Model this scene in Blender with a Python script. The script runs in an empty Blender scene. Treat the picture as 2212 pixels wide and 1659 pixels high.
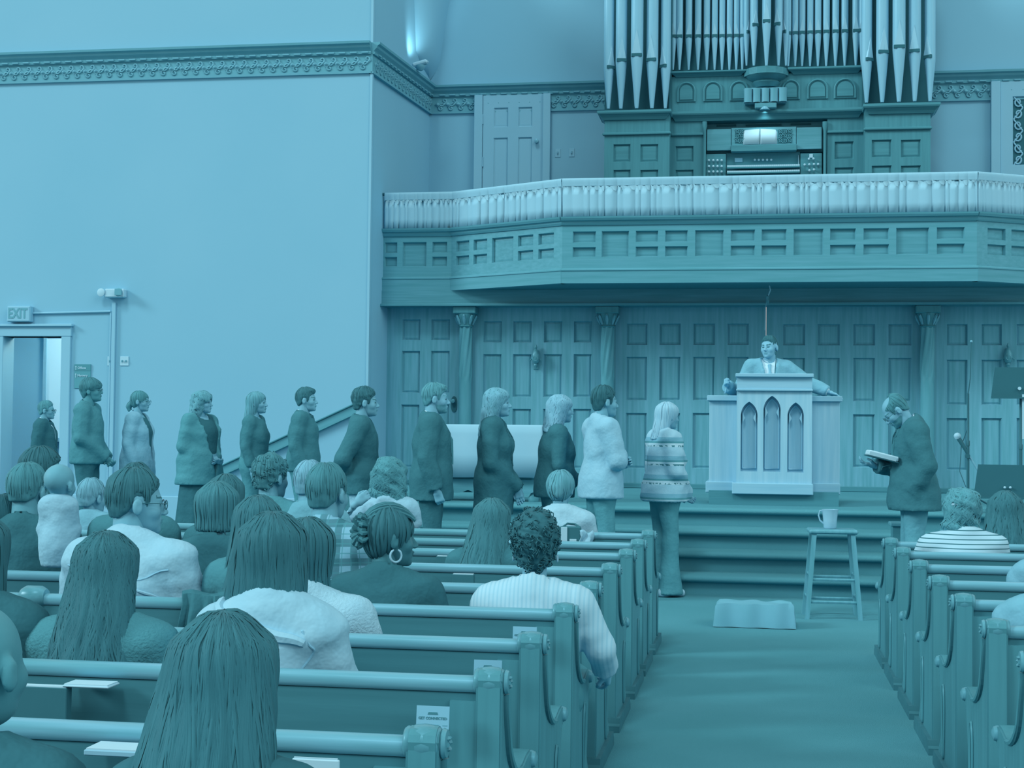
import bpy, bmesh, math, random
import numpy as np
from mathutils import Vector, Matrix
random.seed(7)
SC = bpy.context.scene
COL = SC.collection
# ------------------------------------------------------------------ camera
FPX, CX, CY, CH = 3200.0, 1106.0, 829.5, 1.40
RB = np.array([[0.9865641, 0.16300435, 0.0109939],
               [-0.00551125, -0.03404911, 0.99940496],
               [-0.16328169, 0.98603765, 0.03269327]])
cam_d = bpy.data.cameras.new('camera')
cam_d.sensor_width = 36.0
cam_d.lens = FPX * 36.0 / 2212.0
cam_d.clip_end = 200
cam = bpy.data.objects.new('camera', cam_d)
COL.objects.link(cam)
M = Matrix([[RB[0][i], RB[1][i], -RB[2][i], 0] for i in range(3)] + [[0, 0, 0, 1]])
M.translation = Vector((0, 0, CH))
cam.matrix_world = M
SC.camera = cam
# ------------------------------------------------------------------ light
W = bpy.data.worlds.new('world'); SC.world = W
W.use_nodes = True
bg = W.node_tree.nodes['Background']
bg.inputs[0].default_value = (1.0, 0.95, 0.93, 1)
bg.inputs[1].default_value = 0.80
sd = bpy.data.lights.new('sun', 'SUN')
sd.energy = 2.6
sd.angle = math.radians(14)
sd.color = (1.0, 0.93, 0.90)
sun = bpy.data.objects.new('sun', sd)
COL.objects.link(sun)
sun.rotation_euler = Vector((-0.88, -0.42, 0.48)).to_track_quat('Z', 'Y').to_euler()
sun.location = (-6, -6, 12)
fd = bpy.data.lights.new('rear_fill_sun', 'SUN')   # added sun to brighten front-facing surfaces; high windows behind the nave are assumed
fd.energy = 1.3
fd.color = (1.0, 0.93, 0.90)
fd.angle = math.radians(12)
fs_ = bpy.data.objects.new('rear_fill_sun', fd)
COL.objects.link(fs_)
fs_.rotation_euler = Vector((-0.12, -0.62, 0.78)).to_track_quat('Z', 'Y').to_euler()
fs_.location = (0, -8, 12)
gd_ = bpy.data.lights.new('right_fill_sun', 'SUN')  # added fill from the right to lift the return and organ walls
gd_.energy = 1.4
gd_.angle = math.radians(40)
gd_.color = (1.0, 0.93, 0.90)
gs_ = bpy.data.objects.new('right_fill_sun', gd_)
COL.objects.link(gs_)
gs_.rotation_euler = Vector((0.72, -0.5, 0.5)).to_track_quat('Z', 'Y').to_euler()
gs_.location = (8, -2, 10)
SC.view_settings.view_transform = 'Standard'
SC.view_settings.look = 'None'
SC.view_settings.exposure = -0.40
SC.view_settings.gamma = 1.0
SC.view_settings.use_curve_mapping = False


def at(px, py, Y=None, Z=None, X=None):
    """point of the place seen at a spot of the photograph, on a plane"""
    d = RB.T @ np.array([(px - CX) / FPX, -(py - CY) / FPX, 1.0])
    t = Y / d[1] if Y is not None else ((Z - CH) / d[2] if Z is not None else X / d[0])
    return Vector((d[0] * t, d[1] * t, CH + d[2] * t))


# ------------------------------------------------------------------ colour
_G = [(0.0, (44, 102, 116)), (0.40, (72, 148, 164)), (0.69, (110, 180, 207)), (1.0, (160, 214, 231)), (1.3, (200, 240, 250))]


def lin(c):
    c = c / 255.0
    return c / 12.92 if c <= 0.04045 else ((c + 0.055) / 1.055) ** 2.4


def duo(v, k=1.0):
    v = max(-0.25, min(1.29, v))
    if v < 0:
        a = duo(0.0)
        s = 1 + v * 1.6
        return (a[0] * s * k, a[1] * s * k, a[2] * s * k, 1)
    for (a, ca), (b, cb) in zip(_G, _G[1:]):
        if v <= b:
            t = (v - a) / (b - a)
            return tuple(min(0.95, lin(ca[i] + (cb[i] - ca[i]) * t) * k) for i in range(3)) + (1,)


MATS = {}


def mat(name, v, rough=0.6, var=0.05, scale=4.0, stretch=(1, 1, 1), bump=0.0, bscale=None, spec=0.3, metal=0.0,
        detail=4.0, sheen=0.0, pattern=None, bdist=0.01):
    if name in MATS:
        return MATS[name]
    m = bpy.data.materials.new(name); MATS[name] = m
    m.use_nodes = True
    nt = m.node_tree; N = nt.nodes; L = nt.links
    b = N['Principled BSDF']
    b.inputs['Roughness'].default_value = rough
    b.inputs['Specular IOR Level'].default_value = spec
    b.inputs['Metallic'].default_value = metal
    b.inputs['Specular Tint'].default_value = duo(0.75)
    if sheen:
        b.inputs['Sheen Weight'].default_value = sheen
        b.inputs['Sheen Tint'].default_value = duo(0.7)
    tc = N.new('ShaderNodeTexCoord')
    mp = N.new('ShaderNodeMapping')
    mp.inputs['Scale'].default_value = stretch
    L.new(tc.outputs['Object'], mp.inputs[0])
    nz = N.new('ShaderNodeTexNoise')
    nz.inputs['Scale'].default_value = scale
    nz.inputs['Detail'].default_value = detail
    L.new(mp.outputs[0], nz.inputs['Vector'])
    rp = N.new('ShaderNodeValToRGB')
    rp.color_ramp.elements[0].position = 0.28
    rp.color_ramp.elements[1].position = 0.72
    rp.color_ramp.elements[0].color = duo(v - var)
    rp.color_ramp.elements[1].color = duo(v + var)
    L.new(nz.outputs['Fac'], rp.inputs[0])
    col = rp.outputs[0]
    if pattern:
        col = pattern(nt, tc, col)
    L.new(col, b.inputs['Base Color'])
    if bump:
        bz = nz
        if bscale:
            bz = N.new('ShaderNodeTexNoise')
            bz.inputs['Scale'].default_value = bscale
            bz.inputs['Detail'].default_value = 3
            L.new(mp.outputs[0], bz.inputs['Vector'])
        bp = N.new('ShaderNodeBump')
        bp.inputs['Strength'].default_value = bump
        bp.inputs['Distance'].default_value = bdist
        L.new(bz.outputs['Fac'], bp.inputs['Height'])
        L.new(bp.outputs[0], b.inputs['Normal'])
    return m


def emit(name, v, s):
    if name in MATS:
        return MATS[name]
    m = bpy.data.materials.new(name); MATS[name] = m
    m.use_nodes = True
    b = m.node_tree.nodes['Principled BSDF']
    b.inputs['Base Color'].default_value = duo(v)
    b.inputs['Emission Color'].default_value = duo(v)
    b.inputs['Emission Strength'].default_value = s
    return m


def wood(name, v, axis='x', var=0.07, rough=0.45, spec=0.4):
    st = {'x': (0.5, 9, 9), 'y': (9, 0.5, 9), 'z': (9, 9, 0.5)}[axis]
    return mat(name, v, rough, var, 3.0, st, 0.12, None, spec, detail=6)


# ------------------------------------------------------------------ mesh helpers
def link(name, me, m=None, parent=None, label=None, cat=None, group=None, kind=None, smooth=False):
    o = bpy.data.objects.new(name, me)
    COL.objects.link(o)
    if m is not None and not me.materials:
        me.materials.append(m)
    if parent is not None:
        o.parent = parent
    if label: o['label'] = label
    if cat: o['category'] = cat
    if group: o['group'] = group
    if kind: o['kind'] = kind
    if smooth and len(me.polygons):
        me.polygons.foreach_set('use_smooth', [True] * len(me.polygons))
    return o


def empty(name, loc=(0, 0, 0), rz=0.0, label=None, cat=None, group=None, kind=None):
    o = bpy.data.objects.new(name, None)
    o.empty_display_size = 0.1
    COL.objects.link(o)
    o.location = loc
    o.rotation_euler = (0, 0, rz)
    if label: o['label'] = label
    if cat: o['category'] = cat
    if group: o['group'] = group
    if kind: o['kind'] = kind
    return o


class MB:
    def __init__(s):
        s.v = []; s.f = []

    def add(s, vs, fs):
        n = len(s.v)
        s.v += [tuple(p) for p in vs]
        s.f += [tuple(i + n for i in f) for f in fs]
        return s

    def box(s, x0, x1, y0, y1, z0, z1, bev=0.0):
        if bev <= 0:
            vs = [(x, y, z) for x in (x0, x1) for y in (y0, y1) for z in (z0, z1)]
            return s.add(vs, [(0, 1, 3, 2), (4, 6, 7, 5), (0, 4, 5, 1), (2, 3, 7, 6), (0, 2, 6, 4), (1, 5, 7, 3)])
        b = min(bev, (x1 - x0) / 2.01, (y1 - y0) / 2.01, (z1 - z0) / 2.01)
        bm = bmesh.new()
        bmesh.ops.create_cube(bm, size=1)
        for v in bm.verts:
            v.co = Vector(((x0 + x1) / 2 + v.co.x * (x1 - x0), (y0 + y1) / 2 + v.co.y * (y1 - y0), (z0 + z1) / 2 + v.co.z * (z1 - z0)))
        bmesh.ops.bevel(bm, geom=list(bm.edges), offset=b, segments=1, affect='EDGES')
        bm.verts.index_update()
        s.add([v.co[:] for v in bm.verts], [[v.index for v in f.verts] for f in bm.faces])
        bm.free()
        return s

    def ring_loft(s, rings, close=True, caps=True):
        n = len(rings[0]); k = len(rings)
        vs = [p for r in rings for p in r]
        fs = []
        for i in range(k - 1):
            for j in range(n if close else n - 1):
                a = i * n + j; b = i * n + (j + 1) % n
                fs.append((a, b, b + n, a + n))
        if caps and close:
            fs.append(tuple(range(n))[::-1])
            fs.append(tuple((k - 1) * n + j for j in range(n)))
        return s.add(vs, fs)

    def lathe(s, prof, n=16, o=(0, 0, 0), ax='z', caps=True):
        rings = []
        for r, h in prof:
            ring = []
            for j in range(n):
                a = 2 * math.pi * j / n
                c, d = r * math.cos(a), r * math.sin(a)
                p = {'z': (c, d, h), 'x': (h, c, d), 'y': (d, h, c)}[ax]
                ring.append((p[0] + o[0], p[1] + o[1], p[2] + o[2]))
            rings.append(ring)
        return s.ring_loft(rings, True, caps)

    def tube(s, pts, r, n=8, caps=True):
        pts = [Vector(p) for p in pts]
        k = len(pts)
        rr = r if isinstance(r, (list, tuple)) else [r] * k
        rings = []
        ref = None
        for i, p in enumerate(pts):
            d = (pts[min(i + 1, k - 1)] - pts[max(i - 1, 0)])
            if d.length < 1e-9: d = Vector((0, 0, 1))
            d.normalize()
            if ref is None:
                ref = d.orthogonal().normalized()
            ref = (ref - d * ref.dot(d))
            if ref.length < 1e-6: ref = d.orthogonal()
            ref.normalize()
            q = d.cross(ref)
            rings.append([p + (ref * math.cos(2 * math.pi * j / n) + q * math.sin(2 * math.pi * j / n)) * rr[i] for j in range(n)])
        return s.ring_loft(rings, True, caps)

    def prism(s, poly, h0, h1, ax='x'):
        """polygon in the two other axes, extruded along ax"""
        def P(a, b, h):
            return {'x': (h, a, b), 'y': (a, h, b), 'z': (a, b, h)}[ax]
        n = len(poly)
        vs = [P(a, b, h0) for a, b in poly] + [P(a, b, h1) for a, b in poly]
        fs = [tuple(range(n))[::-1], tuple(range(n, 2 * n))] + [(i, (i + 1) % n, n + (i + 1) % n, n + i) for i in range(n)]
        return s.add(vs, fs)

    def mesh(s, name):
        me = bpy.data.meshes.new(name)
        me.from_pydata([tuple(p) for p in s.v], [], s.f)
        bm = bmesh.new(); bm.from_mesh(me)
        bmesh.ops.recalc_face_normals(bm, faces=bm.faces)
        bm.to_mesh(me); bm.free()
        return me

    def build(s, name, m=None, parent=None, smooth=False, **k):
        o = link(name, s.mesh(name), m, parent, smooth=False, **k)
        if smooth:
            autosmooth(o.data)
        return o


def autosmooth(me, ang=40):
    me.polygons.foreach_set('use_smooth', [True] * len(me.polygons))
    bm = bmesh.new(); bm.from_mesh(me)
    lim = math.radians(ang)
    for e in bm.edges:
        if len(e.link_faces) == 2 and e.calc_face_angle(0) > lim:
            e.smooth = False
    bm.to_mesh(me); bm.free()


def bx(name, x0, x1, y0, y1, z0, z1, m, parent=None, bev=0.0, **k):
    return MB().box(min(x0, x1), max(x0, x1), min(y0, y1), max(y0, y1), min(z0, z1), max(z0, z1), bev).build(name, m, parent, **k)


def pxbox(name, x0, y0, x1, y1, Y, depth, m, parent=None, bev=0.0, **k):
    """box whose front face stands on plane Y and fills a rectangle of the view; depth goes away from the viewer"""
    ym, xm = (y0 + y1) / 2, (x0 + x1) / 2
    X0, X1 = at(x0, ym, Y=Y).x, at(x1, ym, Y=Y).x
    Z0, Z1 = at(xm, y1, Y=Y).z, at(xm, y0, Y=Y).z
    return bx(name, X0, X1, Y, Y + depth, Z0, Z1, m, parent, bev, **k)


def text_mesh(name, s, size, m, parent, loc, rot=(math.pi / 2, 0, 0), ext=0.002, align='CENTER', bold=False, sx=1.0):
    cu = bpy.data.curves.new(name, 'FONT')
    cu.body = s; cu.size = size; cu.extrude = ext; cu.align_x = align; cu.align_y = 'CENTER'
    cu.resolution_u = 3
    if bold: cu.offset = size * 0.025
    t = bpy.data.objects.new(name + '_tmp', cu)
    COL.objects.link(t)
    bpy.context.view_layer.update()
    me = bpy.data.meshes.new_from_object(t)
    bpy.data.objects.remove(t)
    bpy.data.curves.remove(cu)
    me.materials.clear()
    o = link(name, me, m, parent)
    o.location = loc; o.rotation_euler = rot; o.scale = (sx, 1, 1)
    return o


def framed(parent, org, ud, L, z0, z1, cells, mf, mp, thick=0.06, rec=0.028, inset=0.0, raise_=0.0, name='frame', pname='panel', arch=False):
    """a panelled field: org + ud*u along, z up, faces the viewer side (ud turned by -90 deg).
    cells: (u0,u1,z0,z1). The frame is one board work, each panel its own piece set back in it."""
    ud = Vector((ud[0], ud[1], 0)).normalized()
    nd = Vector((ud.y, -ud.x, 0))
    org = Vector((org[0], org[1], 0))
    us = sorted(set([0, L] + [c[0] for c in cells] + [c[1] for c in cells]))
    zs = sorted(set([z0, z1] + [c[2] for c in cells] + [c[3] for c in cells]))

    def P(u, z, d):
        p = org + ud * u - nd * d
        return (p.x, p.y, z)
    mb = MB()

    def incell(u, z):
        return any(c[0] < u < c[1] and c[2] < z < c[3] for c in cells)
    idx = {}

    def vid(i, j):
        if (i, j) not in idx:
            idx[(i, j)] = len(mb.v); mb.v.append(P(us[i], zs[j], 0))
        return idx[(i, j)]
    for i in range(len(us) - 1):
        for j in range(len(zs) - 1):
            if not incell((us[i] + us[i + 1]) / 2, (zs[j] + zs[j + 1]) / 2):
                mb.f.append((vid(i, j), vid(i + 1, j), vid(i + 1, j + 1), vid(i, j + 1)))
    # reveals
    for (a, b, c, d) in cells:
        n = len(mb.v)
        k = min(0.012, (b - a) * 0.15)
        o = [(a, c), (b, c), (b, d), (a, d)]
        ii = [(a + k, c + k), (b - k, c + k), (b - k, d - k), (a + k, d - k)]
        mb.v += [P(u, z, 0) for u, z in o] + [P(u, z, rec) for u, z in ii]
        for q in range(4):
            mb.f.append((n + q, n + (q + 1) % 4, n + 4 + (q + 1) % 4, n + 4 + q))
    # outer edge + back
    n = len(mb.v)
    o = [(0, z0), (L, z0), (L, z1), (0, z1)]
    mb.v += [P(u, z, 0) for u, z in o] + [P(u, z, thick) for u, z in o]
    for q in range(4):
        mb.f.append((n + q, n + (q + 1) % 4, n + 4 + (q + 1) % 4, n + 4 + q))
    mb.f.append((n + 4, n + 5, n + 6, n + 7))
    fr = mb.build(name, mf, parent)
    for (a, b, c, d) in cells:
        pm = MB()
        k = 0.006
        o = [(a + k, c + k), (b - k, c + k), (b - k, d - k), (a + k, d - k)]
        q_ = min(0.03, (b - a) * 0.14)
        ii = [(a + k + q_, c + k + q_), (b - k - q_, c + k + q_), (b - k - q_, d - k - q_), (a + k + q_, d - k - q_)]
        pm.v += [P(u, z, rec + 0.004) for u, z in o] + [P(u, z, rec - raise_) for u, z in ii]
        for q in range(4):
            pm.f.append((q, (q + 1) % 4, 4 + (q + 1) % 4, 4 + q))
        pm.f.append((4, 5, 6, 7))
        pm.v += [P(u, z, rec + 0.02) for u, z in o]
        for q in range(4):
            pm.f.append((q, (q + 1) % 4, 8 + (q + 1) % 4, 8 + q))
        pm.f.append((8, 9, 10, 11))
        pm.build(pname, mp, parent)
    return fr


def copy_tree(o, parent=None):
    c = o.copy(); COL.objects.link(c)
    if parent is not None: c.parent = parent
    for ch in list(o.children):
        copy_tree(ch, c)
    return c


# ------------------------------------------------------------------ materials
m_wall = mat('plaster_wall', 0.70, 0.85, 0.012, 0.7, bump=0.03, bscale=30, spec=0.1)
m_wall_trim = mat('painted_trim', 0.74, 0.5, 0.012, 2, spec=0.25)
m_frieze = mat('frieze_plaster', 0.50, 0.6, 0.02, 6, spec=0.3)
m_frieze_hi = mat('frieze_relief', 0.54, 0.6, 0.02, 6, spec=0.35)
m_carpet = mat('carpet', 0.40, 0.95, 0.03, 1.2, bump=0.5, bscale=300, spec=0.05)
m_oak_x = wood('oak_horizontal', 0.42, 'x')
m_oak_z = wood('oak_vertical', 0.52, 'z')
m_oak_panel = wood('oak_panel', 0.50, 'z', 0.08)
m_bal = wood('balcony_oak', 0.44, 'x', 0.05)
m_balp = wood('balcony_panel', 0.41, 'x', 0.07)
m_dark = wood('dark_walnut', 0.29, 'x', 0.06)
m_darkz = wood('dark_walnut_vertical', 0.29, 'z', 0.06)
m_pew = wood('pew_oak_dark', 0.14, 'x', 0.05, 0.5, 0.35)
m_pew_rail = wood('pew_rail_oak', 0.53, 'x', 0.12, 0.3, 0.5)
m_pew_end = wood('pew_end_oak', 0.30, 'z', 0.05, 0.4, 0.4)
m_pew_cap = mat('pew_cap_oak', 0.38, 0.3, 0.12, 14, (1, 2, 2), 0.05, spec=0.6)
m_slot = mat('dark_parts_and_shade', 0.02, 0.6, 0.02, spec=0.1)  # near-black parts; also stands in for shade in the pew grooves
m_cloth = mat('white_linen', 0.80, 0.8, 0.02, 3, bump=0.06, spec=0.1)
m_curtain = mat('gathered_curtain_cloth', 0.80, 0.85, 0.015, 3, spec=0.08)
m_pulpit = wood('light_oak', 0.80, 'z', 0.06, 0.5, 0.3)
m_pulpitx = wood('light_oak_horizontal', 0.76, 'x', 0.05, 0.5, 0.3)
m_metal = mat('brushed_metal', 0.6, 0.35, 0.05, 10, spec=0.6)
m_pipe = mat('organ_pipe_metal', 0.72, 0.32, 0.03, 3, (6, 6, 0.6), spec=0.6)
m_white = mat('white_paint', 0.90, 0.5, 0.01, 3, spec=0.3)
m_paper = mat('paper', 0.95, 0.8, 0.01, 3, spec=0.1)
m_card = mat('printed_card', 0.68, 0.7, 0.02, 3, spec=0.15)
m_ink = mat('print_ink', 0.20, 0.7, 0.01, 3, spec=0.1)
m_black = mat('black_plastic', 0.0, 0.45, 0.01, 5, spec=0.35)
m_brass = mat('aged_brass', 0.36, 0.3, 0.12, 25, spec=0.7)
# ================================================================== setting
YL, YB, YO = 18.4, 19.2, 20.9       # left front wall, panelled wall, organ wall
XC = -4.93                           # corner where the left wall turns back
ZT = 8.4
bx('floor', -13, 7, -1.5, 21.2, -0.12, 0.0, m_carpet, label='plain wool carpet of the aisle and nave', kind='structure')
# --- left front wall with the doorway cut out
dx0, dx1 = at(5, 900, Y=YL).x, at(132, 900, Y=YL).x
dz1 = at(70, 727, Y=YL).z
wl = empty('wall_left', (0, 0, 0), label='pale plaster wall with the exit doorway', kind='structure')
bx('wall_panel', dx1, XC, YL, YL + 0.25, 0, ZT, m_wall, wl)
bx('wall_panel', -13, dx0, YL, YL + 0.25, 0, ZT, m_wall, wl)
bx('wall_panel', dx0, dx1, YL, YL + 0.25, dz1, ZT, m_wall, wl)
XK = -4.71                           # inner corner at the organ wall
MB().prism([(XC, YL + 0.2), (XK, YO + 0.1), (XK - 0.3, YO + 0.1), (XC - 0.3, YL + 0.2)], 0, ZT, 'z').build('wall_return', m_wall, kind='structure', label='short plaster return wall beside the gallery')
bx('floor_stage_end', XC - 0.02, -3.95, 16.2, 19.3, 0, 0.7, m_carpet, kind='structure', label='carpeted stage end beside the left wall')
bx('wall_back', XC - 0.25, 7, YO, YO + 0.2, 3.3, ZT, m_wall, kind='structure', label='pale plaster wall behind the organ')
bx('wall_hall', -13, XC - 0.26, YL + 1.9, YL + 2.0, 0, 4, m_wall, kind='structure', label='pale hallway wall beyond the exit doorway')
bx('baseboard_left', dx1 + 0.14, XC, YL - 0.03, YL, 0.175, 0.52, m_wall_trim, bev=0.008, kind='structure')
# corner bead of the left wall
bx('trim_1', XC - 0.012, XC + 0.02, YL - 0.012, YL + 0.05, 0.7, ZT, m_wall_trim, kind='structure')
# landing before the left wall
bx('floor_landing', -13, -3.95, 13.05, YL, 0.0, 0.175, m_carpet, kind='structure', label='low carpeted landing before the exit door')
# hallway window daylight
hw = empty('window_1', (0, 0, 0), label='tall bright window seen through the exit doorway', kind='structure')
pxbox('pane', 98, 731, 150, 946, YL + 1.84, 0.02, emit('daylight_pane', 0.95, 0.42), hw)
pxbox('window_frame', 92, 724, 98, 952, YL + 1.82, 0.05, m_wall_trim, hw)
pxbox('window_frame', 92, 717, 152, 729, YL + 1.82, 0.05, m_wall_trim, hw)
pxbox('window_sill', 90, 946, 152, 954, YL + 1.78, 0.1, m_wall_trim, hw)
hl_d = bpy.data.lights.new('hall_fill_light', 'POINT'); hl_d.energy = 110; hl_d.color = (1.0, 0.80, 0.66); hl_d.shadow_soft_size = 0.2  # unseen point light and fitting added to brighten the hall
hl = empty('hall_fill_lamp', (-9.2, YL + 1.0, 3.3), label='unseen round lamp added to light the hall beyond the exit doorway', cat='lamp')
MB().lathe([(0.02, 0.06), (0.17, 0.04), (0.16, -0.02), (0.02, -0.06)], 14, (0, 0, 0)).build('lamp_shade', emit('hall_fill_globe', 1.0, 1.0), hl, smooth=True)
MB().tube([(0, 0, 0.05), (0, 0, 0.5)], 0.012, 6).build('stem', m_metal, hl)
hlo = bpy.data.objects.new('hall_fill_light', hl_d); COL.objects.link(hlo); hlo.parent = hl; hlo.location = (0, 0, -0.25)
bx('ceiling_hall', -13, XC - 0.26, YL + 0.25, YL + 2.0, 3.8, 3.9, m_wall, kind='structure', label='hall ceiling beyond the doorway')
# door casing
dc = empty('door_1', (0, 0, 0), label='white casing of the exit doorway', kind='structure')
bx('casing', dx1 - 0.005, dx1 + 0.125, YL - 0.035, YL + 0.27, 0.175, dz1 + 0.002, m_wall_trim, dc, 0.006)
bx('casing', dx0 - 0.13, dx0 + 0.005, YL - 0.035, YL + 0.27, 0.175, dz1 + 0.002, m_wall_trim, dc, 0.006)
bx('head_casing', dx0 - 0.2, dx1 + 0.135, YL - 0.04, YL + 0.27, dz1, dz1 + 0.15, m_wall_trim, dc, 0.006)
bx('cap_moulding', dx0 - 0.2, dx1 + 0.16, YL - 0.075, YL, dz1 + 0.13, dz1 + 0.165, m_wall_trim, dc, 0.008)
# --- cornice with moulded frieze, running round the corner
zc0, zc1 = at(808, 157, Y=YL).z, at(808, 92, Y=YL).z
zm = zc0 + (zc1 - zc0) * 0.63


def spiral(cx, cz, r, a0, turns, sgn, y, tail=None):
    pts = []
    for i in range(15):
        t = i / 14
        a = a0 + sgn * turns * 2 * math.pi * t
        rr = r * (1 - 0.78 * t)
        pts.append((cx + rr * math.cos(a), y, cz + rr * math.sin(a)))
    if tail: pts = tail + pts
    return pts


hf = zm - zc0
pitch = at(808, 125, Y=YL).x - at(783.5, 125, Y=YL).x
u = pitch / 2
_mb = MB()
_mb.tube(spiral(u * 0.35, hf * 0.72, hf * 0.17, -2.2, 1.15, 1, 0, [(-u * 0.95, 0, hf * 0.34)]), [hf * 0.055] * 16, 4)
_mb.tube(spiral(-u * 0.35, hf * 0.28, hf * 0.17, 0.94, 1.15, 1, 0, [(u * 0.95, 0, hf * 0.66)]), [hf * 0.055] * 16, 4)
scroll_me = _mb.mesh('scroll')
scroll_me.materials.append(m_frieze_hi)
scroll_me.polygons.foreach_set('use_smooth', [True] * len(scroll_me.polygons))
d = hf * 0.11
_mb = MB().add([(0, -d * 0.8, 0), (-d * 1.6, 0, 0), (0, 0, d * 1.6), (d * 1.6, 0, 0), (0, 0, -d * 1.6)], [(0, 1, 2), (0, 2, 3), (0, 3, 4), (0, 4, 1)])
_mb.lathe([(d * 0.75, 0), (d * 0.6, -d * 0.9), (d * 0.1, -d * 1.15)], 8, (0, 0, 0), 'y')
boss_me = _mb.mesh('boss')
boss_me.materials.append(m_frieze_hi)


def cornice(name, p0, p1, label, nmax=400):
    p0 = Vector((p0[0], p0[1], 0)); p1 = Vector((p1[0], p1[1], 0))
    dv = p1 - p0; L = dv.length
    rz = math.atan2(dv.y, dv.x)
    r = empty(name, (p0.x, p0.y, 0), rz, label=label, kind='structure')
    MB().box(0, L, -0.02, 0.03, zc0, zm).build('frieze_band', m_frieze, r)
    # crown: stepped cyma profile
    hh = zc1 - zm
    prof = [(0.03, zm - 0.012), (-0.045, zm - 0.012), (-0.05, zm + hh * 0.10), (-0.035, zm + hh * 0.2), (-0.045, zm + hh * 0.3), (-0.075, zm + hh * 0.5), (-0.085, zm + hh * 0.68),
            (-0.115, zm + hh * 0.8), (-0.12, zm + hh), (0.03, zm + hh)]
    MB().prism([(a, b) for a, b in prof], -0.0, L, 'x').build('crown_moulding', m_frieze, r)
    MB().prism([(0.03, zc0 - 0.01), (-0.03, zc0 - 0.01), (-0.032, zc0 + 0.012), (0.03, zc0 + 0.012)], 0, L, 'x').build('lower_bead', m_frieze_hi, r)
    n = min(nmax, int(L / pitch))
    for i in range(n):
        x = L - pitch * (i + 0.5)
        a = link('scroll_ornament', scroll_me, None, r); a.location = (x, -0.022, zc0)
        b = link('boss_ornament', boss_me, None, r); b.location = (x - pitch / 2, -0.022, zc0 + hf * 0.5)
    # egg beads on the crown
    bead = MB().box(-pitch * 0.3, pitch * 0.3, -0.012, 0.006, -0.012, 0.012, 0.005).mesh('bead'); bead.materials.append(m_frieze_hi)
    for i in range(n):
        o = link('bead_ornament', bead, None, r); o.location = (L - pitch * (i + 0.5), -0.052, zm + hh * 0.06)
    return r


cornice('trim_2', (at(-40, 120, Y=YL).x, YL), (XC + 0.0, YL), 'moulded scroll frieze along the left wall')
cornice('trim_3', (XC, YL - 0.02), (XK, YO), 'moulded scroll frieze turning back along the return wall')
xd0, xd1 = at(1026, 300, Y=YO).x, at(1190, 300, Y=YO).x
cornice('trim_4', (XK, YO), (4.6, YO), 'moulded scroll frieze behind the organ')
# ceiling springer: a pale curved pilaster above the cornice in the corner
pr = MB()
rings = []
for i in range(16):
    t = i / 15
    z = zc1 + 0.10 + t * 2.0
    g = min(1.0, t / 0.12) ** 0.6
    ry = (0.62 + 0.30 * t) * g; rx = (0.10 + 0.28 * t) * g
    rings.append([(XK - 0.06, YO, z)] + [(XK - (0.088 * ry + 0.03) * math.cos(a) + rx * math.sin(a), YO - ry * math.cos(a), z) for a in np.linspace(0, math.pi / 2, 9)] + [(XK - 0.1, YO + 0.05, z)])
pr.ring_loft(rings)
pr.build('trim_5', m_wall, smooth=True, kind='structure', label='pale curved rib springing from the corner above the frieze')

# --- door in the organ wall
dr = empty('door_2', (0, 0, 0), label='white four-panel door left of the organ', kind='structure')
ztop = zm - 0.01
YD = YO - 0.05
xa, xb = at(1043, 300, Y=YD).x, at(1172, 300, Y=YD).x
bx('casing', xd0, xa - 0.005, YO - 0.09, YO, 3.4, ztop, m_wall_trim, dr, 0.005)
bx('casing', xb + 0.005, xd1, YO - 0.09, YO, 3.4, ztop, m_wall_trim, dr, 0.005)
L = xb - xa
zA, zB, zC, zD = at(1100, 232, Y=YD).z, at(1100, 274, Y=YD).z, at(1100, 297, Y=YD).z, 3.75
c1 = (at(1066, 300, Y=YD).x - xa, at(1097, 300, Y=YD).x - xa); c2 = (at(1119, 300, Y=YD).x - xa, at(1149, 300, Y=YD).x - xa)
framed(dr, (xa, YD), (1, 0), L, 3.4, ztop, [(c1[0], c1[1], zB, zA), (c2[0], c2[1], zB, zA), (c1[0], c1[1], zD, zC), (c2[0], c2[1], zD, zC)],
       m_wall_trim, m_wall_trim, 0.045, 0.018, name='door_frame', pname='panel')
kp = at(1160, 306, Y=YD)
MB().lathe([(0.03, 0), (0.03, -0.008), (0.01, -0.02), (0.032, -0.045), (0.03, -0.065), (0.002, -0.075)], 12, (kp.x, YD, kp.z), 'y').build('door_knob', m_metal, dr, smooth=True)
for yy in (258, 350):
    hp = at(1043, yy, Y=YD)
    MB().lathe([(0.012, -0.07), (0.012, 0.07)], 8, (hp.x, YD - 0.01, hp.z)).build('hinge', m_wall_trim, dr)
# switches by that door
for i, (px, py, lab) in enumerate([(1205, 331, 'white wall switch plate nearest the white door by the organ'), (1235, 330, 'white wall switch plate nearest the organ case')]):
    p = at(px, py, Y=YO)
    r = empty('light_switch', (p.x, YO, p.z), label=lab, cat='switch')
    bx('plate', -0.04, 0.04, -0.008, 0, -0.06, 0.06, m_wall_trim, r, 0.003)
    bx('toggle', -0.008, 0.008, -0.03, -0.008, -0.012, 0.02, m_metal, r, 0.003)

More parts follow.
